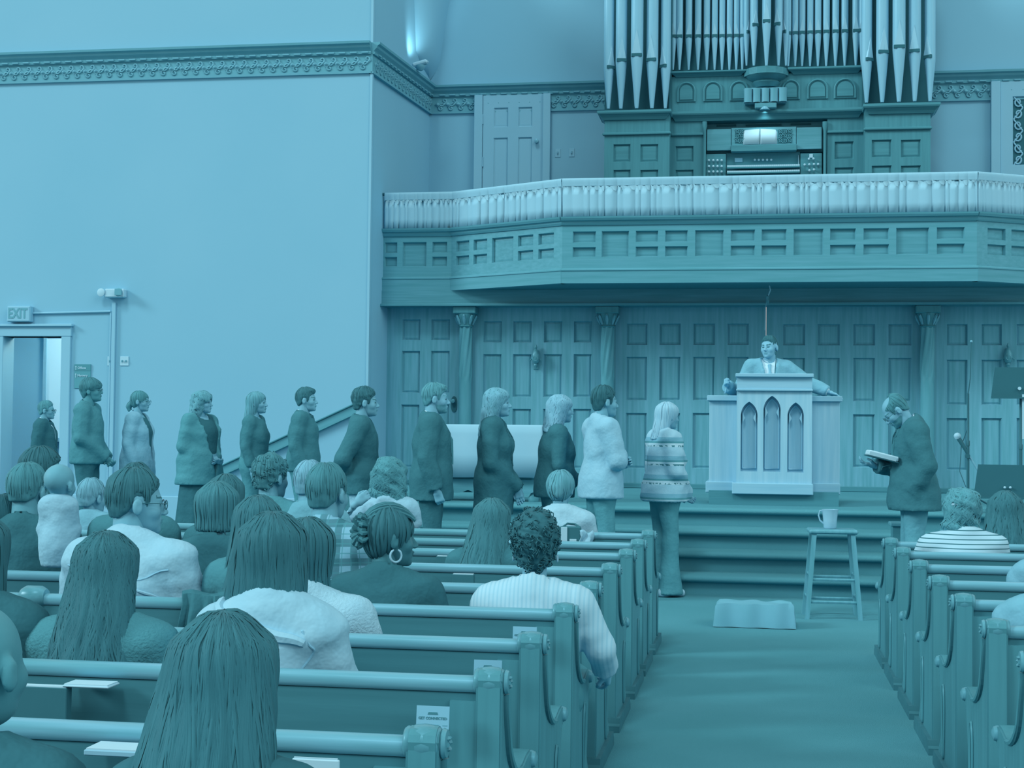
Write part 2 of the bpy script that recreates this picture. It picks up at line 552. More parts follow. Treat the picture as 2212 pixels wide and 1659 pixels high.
# --- pierced grille door at the far right of the organ wall
gd = empty('door_3', (0, 0, 0), label='white door with pierced scroll grille right of the organ', kind='structure')
xg0, xg1, xg2 = at(2140, 300, Y=YD).x, at(2160, 300, Y=YD).x, at(2186, 300, Y=YD).x
bx('casing', xg0, xg1, YO - 0.09, YO, 3.4, ztop, m_wall_trim, gd, 0.005)
zg1, zg0 = at(2186, 208, Y=YD).z, at(2186, 357, Y=YD).z
gw = 0.62
framed(gd, (xg1 + 0.008, YD), (1, 0), 1.25, 3.4, ztop, [(xg2 - xg1, xg2 - xg1 + gw, zg0, zg1)], m_wall_trim, m_slot, 0.045, 0.03, name='door_frame', pname='grille_backing')
gm = MB()
gx, gh = xg2 + 0.008, (zg1 - zg0)
for side in (0, 1):
    for k in range(6):
        zz = zg0 + gh * (k + 0.5) / 6
        x0 = gx + 0.075 if side == 0 else gx + gw - 0.075
        s = 1 if side == 0 else -1
        if k % 2: s *= -1
        pts = [(x0 + s * 0.055 * math.cos(a) * (1 - 0.055 * i), YD + 0.018, zz + 0.065 * math.sin(a) * (1 - 0.055 * i)) for i, a in enumerate(np.linspace(-2.6, 3.6, 12))]
        gm.tube(pts, 0.0125, 5)
        gm.tube([(x0 - s * 0.06, YD + 0.018, zz - gh / 12), (x0, YD + 0.018, zz), (x0 + s * 0.06, YD + 0.018, zz + gh / 12)], 0.011, 5)
for k in range(14):
    a = -1.25 + 2.5 * k / 13
    c = (gx + gw / 2 + 0.05, zg0 + gh / 2)
    gm.tube([(c[0] - 0.07 * math.cos(a), YD + 0.018, c[1] + 0.12 * math.sin(a)), (c[0] - 0.17 * math.cos(a), YD + 0.018, c[1] + 0.27 * math.sin(a))], 0.008, 4)
gm.tube([(gx + gw / 2 + 0.05 - 0.18 * math.cos(a), YD + 0.018, zg0 + gh / 2 + 0.29 * math.sin(a)) for a in np.linspace(-1.5, 4.6, 24)], 0.013, 5)
gm.build('scroll_grille', m_wall_trim, gd)

# --- stage platform with four carpeted steps
st = empty('stage_platform', (0, 0, 0), label='carpeted stage with four rounded steps before the pulpit', kind='structure')
XS0, XS1 = -3.95, 6.5
sy = [13.02, 13.42, 13.82, 14.35]
for i, y0 in enumerate(sy):
    z1 = 0.175 * (i + 1)
    nose = [(y0 + 0.04, z1 - 0.175), (y0 + 0.04, z1 - 0.06)] + [(y0 + 0.02 - 0.045 * math.cos(a), z1 - 0.03 + 0.03 * math.sin(a)) for a in np.linspace(-1.3, 1.45, 7)] + [(y0 + 0.1, z1)]
    yend = (sy[i + 1] + 0.08) if i < 3 else YB + 0.05
    poly = nose + [(yend, z1), (yend, z1 - 0.175)]
    o = MB().prism(poly, XS0, XS1, 'x').build('step', m_carpet, st, smooth=True)
# --- panelled oak wall under the gallery
wb = empty('wall_oak', (0, 0, 0), label='oak panelled wall with doors under the gallery', kind='structure')
zb0, zb1 = 0.7, 3.04
pilX = {}


def ux(px, ym=780): return at(px, ym, Y=YB).x
def zy(py, px=1500): return at(px, py, Y=YB).z


def section(pxa, pxb, cols, rows, pxr):
    xa, xb = ux(pxa), ux(pxb)
    cells = []
    for (a, b) in cols:
        for (t, bt) in rows:
            cells.append((ux(a) - xa, ux(b) - xa, at((a + b) / 2, bt, Y=YB).z if bt else 0.84, at((a + b) / 2, t, Y=YB).z))
    framed(wb, (xa, YB), (1, 0), xb - xa, zb0, zb1 + 0.2, cells, m_oak_z, m_oak_panel, 0.08, 0.034, raise_=0.010, name='panelled_field')


section(817, 990, [(868, 907), (931, 971)], [(690, 735), (758, 849), (874, 1010)], 0)
section(1022, 1297, [(1044, 1083), (1108, 1148), (1174, 1214), (1239, 1278)], [(694, 740), (765, 858), (883, 1012)], 0)
section(1330, 1654, [(1353, 1398), (1424, 1470), (1497, 1544), (1571, 1617)], [(699, 745), (771, 865), (892, 1012)], 0)
section(1655, 1986, [(1691, 1739), (1766, 1814), (1843, 1890), (1919, 1969)], [(700, 746), (773, 867), (895, 1010)], 0)
section(2022, 2420, [(2045, 2090), (2120, 2164), (2196, 2242), (2272, 2318), (2346, 2392)], [(700, 746), (777, 875), (903, 1016)], 0)
# dark base skirting
bx('skirting', ux(817), ux(2420), YB - 0.03, YB, 0.7, 0.765, m_dark, wb, 0.006)
# pilaster fillers behind columns
for a, b in [(990, 1022), (1297, 1330), (1986, 2022)]:
    bx('pilaster', ux(a) - 0.002, ux(b) + 0.002, YB - 0.02, YB + 0.08, 0.7, zb1 + 0.2, m_oak_z, wb)
# dark return at the left end
bx('end_stile', XC + 0.002, ux(819), YB - 0.35, YB + 0.1, 0.7, 3.27, m_darkz, wb)


def column(px):
    c = at(px, 800, Y=YB - 0.12)
    r = empty('twisted_column', (c.x, YB - 0.12, 0.7), label={1005: 'twisted oak column nearest the left wall corner', 1312: 'twisted oak column behind the man in the pale sweater', 2003: 'twisted oak column behind the man reading'}[px], cat='column', group='columns under the gallery')
    H = zb1 - 0.7
    zt = at(px, 705, Y=YB - 0.12).z - 0.7
    zs = at(px, 822, Y=YB - 0.12).z - 0.7
    mb = MB(); rings = []
    n = 48
    for i in range(46):
        t = i / 45
        z = 0.25 + (zt - 0.25) * t
        rr = 0.092 - 0.012 * t
        fl = 0.016 * min(1, max(0, (z - zs) / 0.05))
        tw = 4.2 * (z - zs)
        rings.append([((rr + fl * (math.cos(7 * (2 * math.pi * j / n) - tw * 2.6) * 0.5)) * math.cos(2 * math.pi * j / n), (rr + fl * (math.cos(7 * (2 * math.pi * j / n) - tw * 2.6) * 0.5)) * math.sin(2 * math.pi * j / n), z) for j in range(n)])
    mb.ring_loft(rings)
    mb.build('shaft', mat('column_oak', 0.42, 0.35, 0.05, 4, (4, 4, 0.5), spec=0.5), r, smooth=True)
    MB().lathe([(0.14, 0), (0.14, 0.1), (0.115, 0.12), (0.13, 0.16), (0.1, 0.2), (0.098, 0.25)], 20).build('base', m_darkz, r, smooth=True)
    cap = MB()
    cap.lathe([(0.082, zt - 0.02), (0.1, zt), (0.085, zt + 0.015), (0.09, zt + 0.05), (0.125, zt + 0.12), (0.13, zt + 0.16)], 18)
    cap.build('capital', m_darkz, r, smooth=True)
    bx('abacus', -0.15, 0.15, -0.13, 0.1, zt + 0.16, H, m_darkz, r, 0.01)
    leaf = MB()
    for k in range(8):
        a = 2 * math.pi * k / 8
        ca, sa = math.cos(a), math.sin(a)
        leaf.tube([(0.09 * ca, 0.09 * sa, zt + 0.02), (0.115 * ca, 0.115 * sa, zt + 0.08), (0.145 * ca, 0.145 * sa, zt + 0.14), (0.155 * ca, 0.155 * sa, zt + 0.125)], [0.012, 0.022, 0.014, 0.006], 5)
    leaf.build('acanthus_leaves', m_oak_z, r, smooth=True)


for px in (1005, 1312, 2003): column(px)
# wall lamps on the doors
for px, py, lab in [(1158, 772, 'ornate brass knocker lamp on the oak door behind the communion table'), (2177, 770, 'ornate brass knocker lamp above the black music stand')]:
    p = at(px, py, Y=YB - 0.02)
    r = empty('brass_sconce', (p.x, YB, p.z), label=lab, cat='sconce', group='brass sconces')
    MB().lathe([(0.004, 0.17), (0.02, 0.13), (0.012, 0.11), (0.035, 0.08), (0.05, 0.03), (0.055, -0.02), (0.045, -0.06), (0.02, -0.085), (0.026, -0.105), (0.008, -0.14), (0.002, -0.16)], 12, (0, -0.045, 0)).build('lamp_body', m_brass, r, smooth=True)
    MB().box(-0.035, 0.035, -0.012, 0, -0.16, 0.1, 0.01).build('back_plate', m_brass, r)
    MB().tube([(0.03 * math.cos(a), -0.09, -0.02 + 0.03 * math.sin(a)) for a in np.linspace(0, 2 * math.pi, 13)], 0.006, 5).build('ring', m_brass, r, smooth=True)
    for s in (-1, 1):
        MB().tube([(s * 0.05, -0.05, -0.02), (s * 0.075, -0.05, -0.04), (s * 0.07, -0.05, -0.07)], [0.01, 0.008, 0.004], 6).build('scroll_arm', m_brass, r, smooth=True)
# door handle on the left oak door
p = at(981, 873, Y=YB)
r = empty('door_handle', (p.x, YB, p.z), label='dark oval door plate and knob on the left oak door', cat='door handle')
MB().prism([(0.042 * math.cos(a), 0.085 * math.sin(a) + (0.02 if math.sin(a) > 0 else -0.02)) for a in np.linspace(0, 2 * math.pi, 25)[:-1]], -0.012, 0.0, 'y').build('plate', m_slot, r)
MB().lathe([(0.012, -0.012), (0.012, -0.03), (0.03, -0.045), (0.026, -0.065), (0.004, -0.07)], 12, (-0.005, 0, 0.04), 'y').build('knob', m_brass, r, smooth=True)

# --- gallery (balcony) front
gal = empty('gallery', (0, 0, 0), label='oak gallery front with square panels under the organ', kind='structure')
zs0, zs1 = 3.25, 4.07
A_ = (XC + 0.01, 19.0); B_ = (at(975, 550, Y=19.0).x, 19.0); C_ = (at(1214, 550, Y=18.15).x, 18.15)
D_ = (at(2110, 550, Y=18.15).x, 18.15); E_ = (D_[0] + (C_[0] - B_[0]) * 0.95, 19.0)
zrow = [(at(1600, 562, Y=18.15).z, at(1600, 540, Y=18.15).z), (at(1600, 532, Y=18.15).z, at(1600, 507, Y=18.15).z)]
zp0, zpA, zpB, zp1 = 3.575, 3.70, 3.755, 3.895


def galseg(P0, P1, cells, joint=True):
    dv = Vector((P1[0] - P0[0], P1[1] - P0[1], 0)); L = dv.length; ud = dv.normalized(); nd = Vector((ud.y, -ud.x, 0))
    cs = []
    for (a, b, big) in cells:
        if big: cs.append((a * L, b * L, zp0, zp1))
        else: cs += [(a * L, b * L, zp0, zpA), (a * L, b * L, zpB, zp1)]
    framed(gal, P0, ud, L, zs0 + 0.17, zs1 - 0.09, cs, m_bal, m_balp, 0.08, 0.035, raise_=0.0, name='panelled_front')
    rz = math.atan2(ud.y, ud.x)

    def bar(name, pr, m):
        o = MB().prism(pr, -0.012, L + 0.012, 'x').build(name, m, gal)
        o.location = (P0[0], P0[1], 0); o.rotation_euler = (0, 0, rz)
    bar('lower_fascia', [(0.08, zs0), (-0.03, zs0), (-0.035, zs0 + 0.15), (-0.045, zs0 + 0.155), (-0.045, zs0 + 0.17), (-0.02, zs0 + 0.185), (0.08, zs0 + 0.185)], m_bal)
    bar('cornice_rail', [(0.10, zs1 - 0.10), (-0.015, zs1 - 0.10), (-0.03, zs1 - 0.075), (-0.035, zs1 - 0.05), (-0.06, zs1 - 0.045), (-0.075, zs1 - 0.02), (-0.08, zs1), (0.10, zs1)], m_bal)


def fr(P0, P1, pa, pb, lst):
    return [((a - pa) / (pb - pa), (b - pa) / (pb - pa), g) for a, b, g in lst]


galseg(A_, B_, fr(0, 0, 812, 975, [(820, 849, 0), (862, 917, 1), (931, 965, 0)]))
galseg(B_, C_, fr(0, 0, 975, 1214, [(986, 1015, 0), (1025, 1055, 0), (1066, 1112, 1), (1122, 1154, 0), (1165, 1197, 0)]))
galseg(C_, D_, fr(0, 0, 1214, 2110, [(1238, 1290, 0), (1303, 1364, 1), (1379, 1429, 0), (1444, 1494, 0), (1510, 1573, 1), (1588, 1641, 0), (1655, 1709, 0), (1724, 1788, 1), (1802, 1857, 0), (1873, 1927, 0), (1942, 2011, 1), (2027, 2085, 0)]))
galseg(D_, E_, [(0.09, 0.24, 0), (0.29, 0.44, 0), (0.5, 0.72, 1), (0.78, 0.94, 0)])
poly = [A_, B_, C_, D_, E_, (6.5, 19.0), (6.5, 20.9), (XC + 0.01, 20.9)]
MB().prism([(p[0], p[1] + 0.02) for p in poly], zs0 + 0.004, zs0 + 0.14, 'z').build('gallery_floor', m_dark, gal)
bx('header_beam', XC + 0.02, 6.5, YB - 0.24, YB, zb1, zs0 + 0.004, m_oak_x, gal)
bx('header_beam', XC + 0.02, 6.5, YB - 0.30, YB - 0.2, zb1 + 0.0, zb1 + 0.035, m_oak_x, gal, 0.006)
bx('inner_lining', XC + 0.02, 6.5, 19.1, 19.15, zs0 + 0.13, zs1 - 0.02, m_dark, gal)
# hanging microphone below the gallery
p = at(1662, 640, Y=18.6)
r = empty('hanging_microphone', (p.x, 18.6, 0), label='thin cable microphone hanging from the gallery above the preacher', cat='microphone')
MB().tube([(0, 0, zs0 + 0.004), (0.012, 0, 3.2), (-0.02, 0.05, 3.12)], 0.008, 6).build('bracket', m_white, r)
MB().tube([(-0.02, 0.05, 3.12), (-0.03, 0.03, 3.06), (-0.05, 0.02, 2.98), (-0.052, 0.0, 2.7)], 0.004, 5).build('cable', m_metal, r)
MB().lathe([(0.006, 0), (0.02, 0.02), (0.026, 0.06), (0.02, 0.1), (0.004, 0.11)], 10, (-0.022, 0.04, 3.03)).build('capsule', m_brass, r, smooth=True)
# ================================================================== things fixed to the left wall
p = at(40, 678, Y=YL - 0.1)
r = empty('exit_sign', (p.x, YL - 0.1, p.z), label='white EXIT sign box above the doorway', cat='exit sign')
bx('housing', -0.165, 0.165, 0.0, 0.1, -0.105, 0.105, m_wall_trim, r, 0.008)
bx('face', -0.155, 0.155, -0.006, 0.0, -0.095, 0.095, m_wall_trim, r, 0.002)
text_mesh('lettering', 'EXIT', 0.185, mat('exit_letters', 0.50, 0.5, 0.01), r, (-0.01, -0.008, 0.0), sx=0.72, bold=True)
p = at(247, 634, Y=YL - 0.06)
r = empty('emergency_light', (p.x, YL, p.z), label='white twin-head emergency light on the wall conduit', cat='emergency light')
bx('body', -0.12, 0.15, -0.1, 0, -0.055, 0.06, m_white, r, 0.012)
for sx, mm in ((-0.165, m_white), (0.095, m_frieze)):
    h = MB().lathe([(0.012, 0.02), (0.02, 0.0), (0.05, -0.03), (0.055, -0.05), (0.045, -0.055)], 14, (sx, -0.1 if sx > 0 else -0.06, 0.01), 'y').build('lamp_head', mm, r, smooth=True)
bx('lens', 0.045, 0.145, -0.16, -0.150, -0.035, 0.055, m_frieze, r, 0.006)
p0, p1 = at(247, 645, Y=YL), at(247, 1010, Y=YL)
r = empty('conduit', (p0.x, YL, 0.175), label='white electrical conduit running down from the emergency light', cat='conduit')
bx('duct', -0.018, 0.034, -0.035, 0, 0, p0.z - 0.23, m_wall_trim, r, 0.004)
bx('cover_strip', -0.052, -0.028, -0.02, 0, 0, at(247, 672, Y=YL).z - 0.175, m_wall_trim, r, 0.003)
q0 = at(73, 677, Y=YL)
MB().tube([(q0.x - p0.x, -0.02, q0.z - 0.175), (-0.04, -0.02, at(240, 673, Y=YL).z - 0.175)], 0.014, 8).build('branch_pipe', m_wall_trim, r, smooth=True)
for px, w, lab, n in [(238, 0.035, 'single white switch plate left of the conduit', 1), (269, 0.06, 'double white switch plate right of the conduit', 2)]:
    p = at(px, 780, Y=YL)
    r = empty('light_switch', (p.x, YL, p.z), label=lab, cat='switch')
    bx('plate', -w, w, -0.01, 0, -0.062, 0.062, m_white, r, 0.004)
    for k in range(n):
        xo = 0 if n == 1 else (-0.026 + 0.052 * k)
        bx('toggle', xo - 0.007, xo + 0.007, -0.03, -0.01, -0.014, 0.014, m_frieze, r, 0.003)
p = at(179, 812, Y=YL)
r = empty('direction_sign', (p.x, YL, p.z), label='dark two-line direction sign beside the exit door', cat='sign')
bx('board', -0.115, 0.115, -0.014, 0, -0.165, 0.155, mat('sign_board', 0.42, 0.5, 0.02), r, 0.004)
bx('upper_band', -0.113, 0.113, -0.017, -0.014, 0.068, 0.153, mat('sign_band', 0.34, 0.5, 0.02), r)
for zz, s in ((0.105, 'Offices'), (0.005, 'Nursery')):
    text_mesh('lettering', s, 0.042, m_white, r, (-0.068, -0.018, zz), align='LEFT', bold=True)
    MB().prism([(-0.092, zz + 0.03), (-0.105, zz + 0.012), (-0.096, zz + 0.012), (-0.096, zz - 0.03), (-0.088, zz - 0.03), (-0.088, zz + 0.012), (-0.079, zz + 0.012)], -0.019, -0.016, 'y').build('arrow', m_white, r)
# sloping stair board against the wall
a = at(470, 1013, Y=YL - 0.06); b = at(806, 857, Y=YL - 0.06)
r = empty('stair_rail', (a.x, YL, 0.0), label='sloping dark wooden stair rail against the left wall', cat='handrail')
dv = b - a
L_ = math.hypot(dv.x, dv.z); an = math.atan2(dv.z, dv.x)
for nm, prf, mm in (('rail_board', (-0.075, 0.035, -0.05, -0.0), m_bal), ('rail_cap', (0.035, 0.055, -0.075, 0.0), m_dark), ('lower_bead', (-0.085, -0.07, -0.06, 0.0), m_dark)):
    o = bx(nm, 0, L_, prf[2], prf[3], prf[0], prf[1], mm, r, 0.006)
    o.location = (0, 0, a.z - 0.03); o.rotation_euler = (0, -an, 0)
for t in (0.2, 0.8):
    MB().tube([(dv.x * t, 0, a.z - 0.03 + dv.z * t), (dv.x * t, 0.0, a.z - 0.1 + dv.z * t)], 0.012, 6).build('wall_bracket', m_brass, r)
# floodlight in the upper corner, aimed up at the rib
p = at(908, 137, Y=19.9)
r = empty('floodlight', (p.x, 19.9, p.z), label='small white floodlight aimed up the corner above the frieze', cat='floodlight')
hd = MB().box(-0.11, 0.11, -0.07, 0.07, -0.03, 0.03, 0.02).build('lamp_head', m_white, r)
hd.rotation_euler = (0.15, -0.25, 0)
MB().lathe([(0.03, -0.1), (0.07, -0.06), (0.075, -0.03)], 12).build('reflector', m_metal, r, smooth=True)
wx = XC - p.x + 0.12
MB().tube([(0.0, 0, -0.03), (-0.06, 0, -0.10), (-0.10, 0.0, -0.16), (wx, 0, zc1 - p.z + 0.01)], 0.012, 6).build('bracket_arm', m_metal, r)
ld = bpy.data.lights.new('flood_glow', 'SPOT'); ld.energy = 26; ld.spot_size = 1.5; ld.spot_blend = 0.9; ld.shadow_soft_size = 0.06
lo = bpy.data.objects.new('flood_glow', ld); COL.objects.link(lo); lo.parent = r
lo.location = (-0.02, -0.05, 0.05)
lo.rotation_euler = Vector((0.25, -0.55, -1.0)).to_track_quat('Z', 'Y').to_euler()

# ================================================================== gallery curtain
zcu0, zcu1 = 4.07, at(1650, 380, Y=18.15).z
zrod = zcu1 - 0.02
path = [(XC + 0.06, 18.95), (B_[0] + 0.02, 18.95), (C_[0], 18.10), (D_[0], 18.10), (E_[0], 18.95)]
rodg = empty('curtain_rod', (0, 0, 0), label='long brass curtain rod along the gallery with round wall bracket', cat='curtain rod')
MB().tube([(x, y, zrod) for x, y in path], 0.014, 8).build('rod', m_brass, rodg, smooth=True)
MB().lathe([(0.055, 0), (0.055, 0.012), (0.02, 0.025), (0.02, 0.05)], 14, (XC + 0.002, 18.95, zrod), 'x').build('wall_flange', m_slot, rodg, smooth=True)
for x, y in path[1:]:
    MB().tube([(x, y + 0.03, zs1), (x, y + 0.03, zrod)], 0.01, 6).build('rod_post', m_brass, rodg)


def curtain(P0, P1, lab, dens, seed, amp=0.010):
    rnd = random.Random(seed)
    dv = Vector((P1[0] - P0[0], P1[1] - P0[1], 0)); L = dv.length; ud = dv.normalized(); nd = Vector((ud.y, -ud.x, 0))
    # irregular pleat positions
    ps, u = [], 0.0
    while u < L - 0.02:
        w = rnd.uniform(0.5, 1.7) / dens
        ps.append((u, min(w, L - u), rnd.choice((0.25, 0.5, 0.8, 1.25)), rnd.uniform(-0.014, 0.014), rnd.uniform(-0.3, 0.6)))
        u += w
    zs = [zcu0 + 0.004, zcu0 + 0.12, zcu0 + 0.26, zcu0 + 0.38, zcu1 - 0.12, zcu1 - 0.09, zcu1 - 0.06, zcu1 - 0.03, zcu1 - 0.008, zcu1, zcu1 - 0.006]
    am = [1.3, 1.0, 0.65, 0.38, 0.22, 0.14, 0.12, 0.1, 0.06, 0.02, 0.0]
    bo = [0, 0, 0, 0, 0.0, 0.002, 0.008, 0.012, 0.010, 0.0, -0.016]
    vs = []; n = len(ps) * 4 + 1
    for z, A, B in zip(zs, am, bo):
        t = (zcu1 - z) / (zcu1 - zcu0)
        row = []
        for (u_, w, dpt, k, tw) in ps:
            cw = min(0.3 * w, 0.004 + 0.014 * t * (0.4 + dpt))
            row += [(u_ + k * t, -dpt), (u_ + k * t + cw, 0.25 + tw * 0.3), (u_ + w * 0.5 + k * t, 0.3 + tw * 0.35), (u_ + w - cw * 0.4, 0.12)]
        row.append((L, 0))
        for u_, d_ in row:
            q = Vector((P0[0], P0[1], 0)) + ud * min(L, max(0, u_)) + nd * (d_ * A * amp + B + 0.012)
            vs.append((q.x, q.y, z))
    fs = [(i * n + j, i * n + j + 1, (i + 1) * n + j + 1, (i + 1) * n + j) for i in range(len(zs) - 1) for j in range(n - 1)]
    me = bpy.data.meshes.new('curtain'); me.from_pydata(vs, [], fs)
    o = link('gathered_curtain', me, m_curtain, None, lab, 'curtain', 'gallery curtains', smooth=True)
    md = o.modifiers.new('thickness', 'SOLIDIFY'); md.thickness = 0.006
    return o


curtain(path[0], path[1], 'pale gathered curtain at the left end of the gallery rail', 16, 3)
curtain(path[1], path[2], 'pale gathered curtain on the slanting left bay of the gallery', 11, 4, 0.012)
xm = at(1650, 420, Y=18.10).x
curtain(path[2], (xm, 18.10), 'pale gathered curtain on the gallery front below the left organ tower', 10, 5)
curtain((xm, 18.10), path[3], 'pale gathered curtain on the gallery front below the right organ tower', 10, 6)
curtain(path[3], path[4], 'pale gathered curtain on the slanting right bay of the gallery', 13, 8)

# ================================================================== pipe organ
YF, YR = 20.0, 20.28                # tower front and middle front
org = empty('pipe_organ', (at(1655, 300, Y=YF).x, YF, 3.41), label='dark wooden pipe organ with silver pipes on the gallery', cat='organ')


def OX(px, py, Y): return at(px, py, Y=Y)


def orgobj(o):
    o.parent = org
    o.matrix_parent_inverse = Matrix.Translation(-Vector(org.location))
    return o


class OrgParent:
    pass


def ofr(px0, py0, px1, py1, Y, cells, mf=m_darkz, thick=0.5, name='case_panel', zbot=3.41):
    a = at(px0, (py0 + py1) / 2, Y=Y).x; b = at(px1, (py0 + py1) / 2, Y=Y).x
    z1 = at((px0 + px1) / 2, py0, Y=Y).z; z0 = zbot if py1 is None else at((px0 + px1) / 2, py1, Y=Y).z
    cs = []
    for (x0, y0, x1, y1) in cells:
        cs.append((at(x0, y0, Y=Y).x - a, at(x1, y0, Y=Y).x - a, max(z0 + 0.02, at(x0, y1, Y=Y).z), at(x0, y0, Y=Y).z))
    n0 = set(COL.objects)
    framed(None, (a, Y), (1, 0), b - a, z0, z1, cs, mf, m_dark, thick, 0.03, raise_=0.008, name=name)
    for o in set(COL.objects) - n0: orgobj(o)


# base cases
ofr(1305, 250, 1446, 470, YF, [(1325, 312, 1362, 350), (1383, 312, 1422, 350), (1325, 367, 1362, 420), (1383, 367, 1422, 420)])
ofr(1446, 250, 1519, 470, YR, [(1459, 316, 1498, 350), (1459, 367, 1498, 420)])
ofr(1787, 238, 1868, 470, YR, [(1803, 306, 1844, 344), (1803, 362, 1844, 420)])
ofr(1868, 236, 2010, 470, YF, [(1883, 302, 1926, 340), (1946, 302, 1989, 340), (1883, 358, 1926, 420), (1946, 358, 1989, 420)])
ofr(1519, 248, 1787, 470, YR + 0.35, [])
# belt mouldings
for (x0, x1, y, Y) in [(1301, 1449, 288, YF), (1449, 1519, 290, YR), (1787, 1866, 284, YR), (1866, 2014, 277, YF)]:
    orgobj(pxbox('belt_moulding', x0, y - 3, x1, y + 3, Y - 0.035, 0.05, m_dark, None, 0.01))


def crown(x0, x1, y0, y1, Y, name='cornice'):
    za, zb = at((x0 + x1) / 2, y0, Y=Y).z, at((x0 + x1) / 2, y1, Y=Y).z
    xa, xb = at(x0, y0, Y=Y).x, at(x1, y0, Y=Y).x
    h = za - zb
    ins = 0.10
    prof = [(0.0, 0), (0.25, 0.02), (0.45, 0.3), (0.75, 0.55), (0.9, 0.6), (1.0, 0.75), (1.0, 1.0)]
    mb = MB(); rings = []
    for t, s in prof:
        e = ins * (1 - t)
        rings.append([(xa + e, Y + e, zb + h * s), (xb - e, Y + e, zb + h * s), (xb - e, Y + 0.55, zb + h * s), (xa + e, Y + 0.55, zb + h * s)])
    mb.ring_loft(rings)
    orgobj(mb.build(name, m_dark, None))


crown(1290, 1450, 237, 256, YF - 0.10)
crown(1865, 2032, 222, 243, YF - 0.10)
crown(1446, 1868, 236, 256, YR - 0.10)
# attic with arched panels
arches = [(1464, 1501), (1521, 1559), (1578, 1615), (1690, 1726), (1745, 1787), (1803, 1848)]
ofr(1446, 160, 1868, 238, YR, [])
for (a, b) in arches:
    sh = (a - 1464) / 384 * -9
    xa, xb = at(a, 200, Y=YR).x, at(b, 200, Y=YR).x
    z0 = at(a, 221 + sh, Y=YR).z; z1 = at(a, 180 + sh, Y=YR).z
    rr = (xb - xa) / 2; xm_ = (xa + xb) / 2; zs_ = z1 - rr
    arc = [(xm_ + rr * math.cos(t), zs_ + rr * math.sin(t)) for t in np.linspace(0, math.pi, 13)]
    poly = [(xa, z0)] + [(xb, z0)] + arc
    orgobj(MB().prism(poly, YR - 0.014, YR + 0.01, 'y').build('arched_panel', m_slot, None))
    tr = MB().tube([(xb, YR - 0.015, z0)] + [(x, YR - 0.015, z) for x, z in arc] + [(xa, YR - 0.015, z0)], 0.014, 5)
    orgobj(tr.build('arch_moulding', m_darkz, None))
    poly2 = [(xa + 0.03, z0 + 0.03), (xb - 0.03, z0 + 0.03)] + [(xm_ + (rr - 0.03) * math.cos(t), zs_ + (rr - 0.03) * math.sin(t)) for t in np.linspace(0, math.pi, 13)]
    orgobj(MB().prism(poly2, YR - 0.02, YR - 0.012, 'y').build('arch_field', m_dark, None))
crown(1448, 1612, 152, 163, YR - 0.09, 'attic_cornice')
crown(1702, 1866, 143, 157, YR - 0.09, 'attic_cornice')
# centre bracket
cx = at(1655, 160, Y=YR).x
zt, zb_ = at(1655, 146, Y=YR - 0.15).z, at(1655, 188, Y=YR - 0.15).z
orgobj(MB().prism([(cx + 0.32 * math.cos(t), YR + 0.1 - 0.36 * math.sin(t)) for t in np.linspace(0, math.pi, 9)], zt - 0.09, zt, 'z').build('bracket_shelf', m_dark, None))
h_ = zt - 0.09 - zb_
orgobj(MB().lathe([(0.05, 0), (0.16, 0.02), (0.2, 0.08), (0.18, h_ * 0.6), (0.25, h_ * 0.8), (0.28, h_)], 20, (cx, YR + 0.02, zb_)).build('bracket_bowl', mat('gloss_walnut', 0.2, 0.15, 0.05, 4, spec=0.8), None, smooth=True))
z1, z0 = at(1652, 189, Y=YR - 0.2).z, at(1652, 219, Y=YR - 0.2).z
for k in range(5):
    xx = cx - 0.23 + 0.115 * k - 0.01
    orgobj(MB().lathe([(0.05, z0 + 0.01), (0.058, z0), (0.056, (z0 + z1) / 2), (0.06, z1)], 10, (xx, YR - 0.14, 0)).build('fluted_drop', m_oak_z, None, smooth=True))
orgobj(bx('drop_backing', cx - 0.29, cx + 0.27, YR - 0.12, YR, z0 - 0.01, z1 + 0.02, m_oak_z, None, 0.01))
zz = at(1652, 225, Y=YR - 0.2).z
orgobj(bx('drop_plinth', cx - 0.15, cx + 0.14, YR - 0.18, YR, zz - 0.05, zz + 0.03, m_oak_x, None, 0.012))


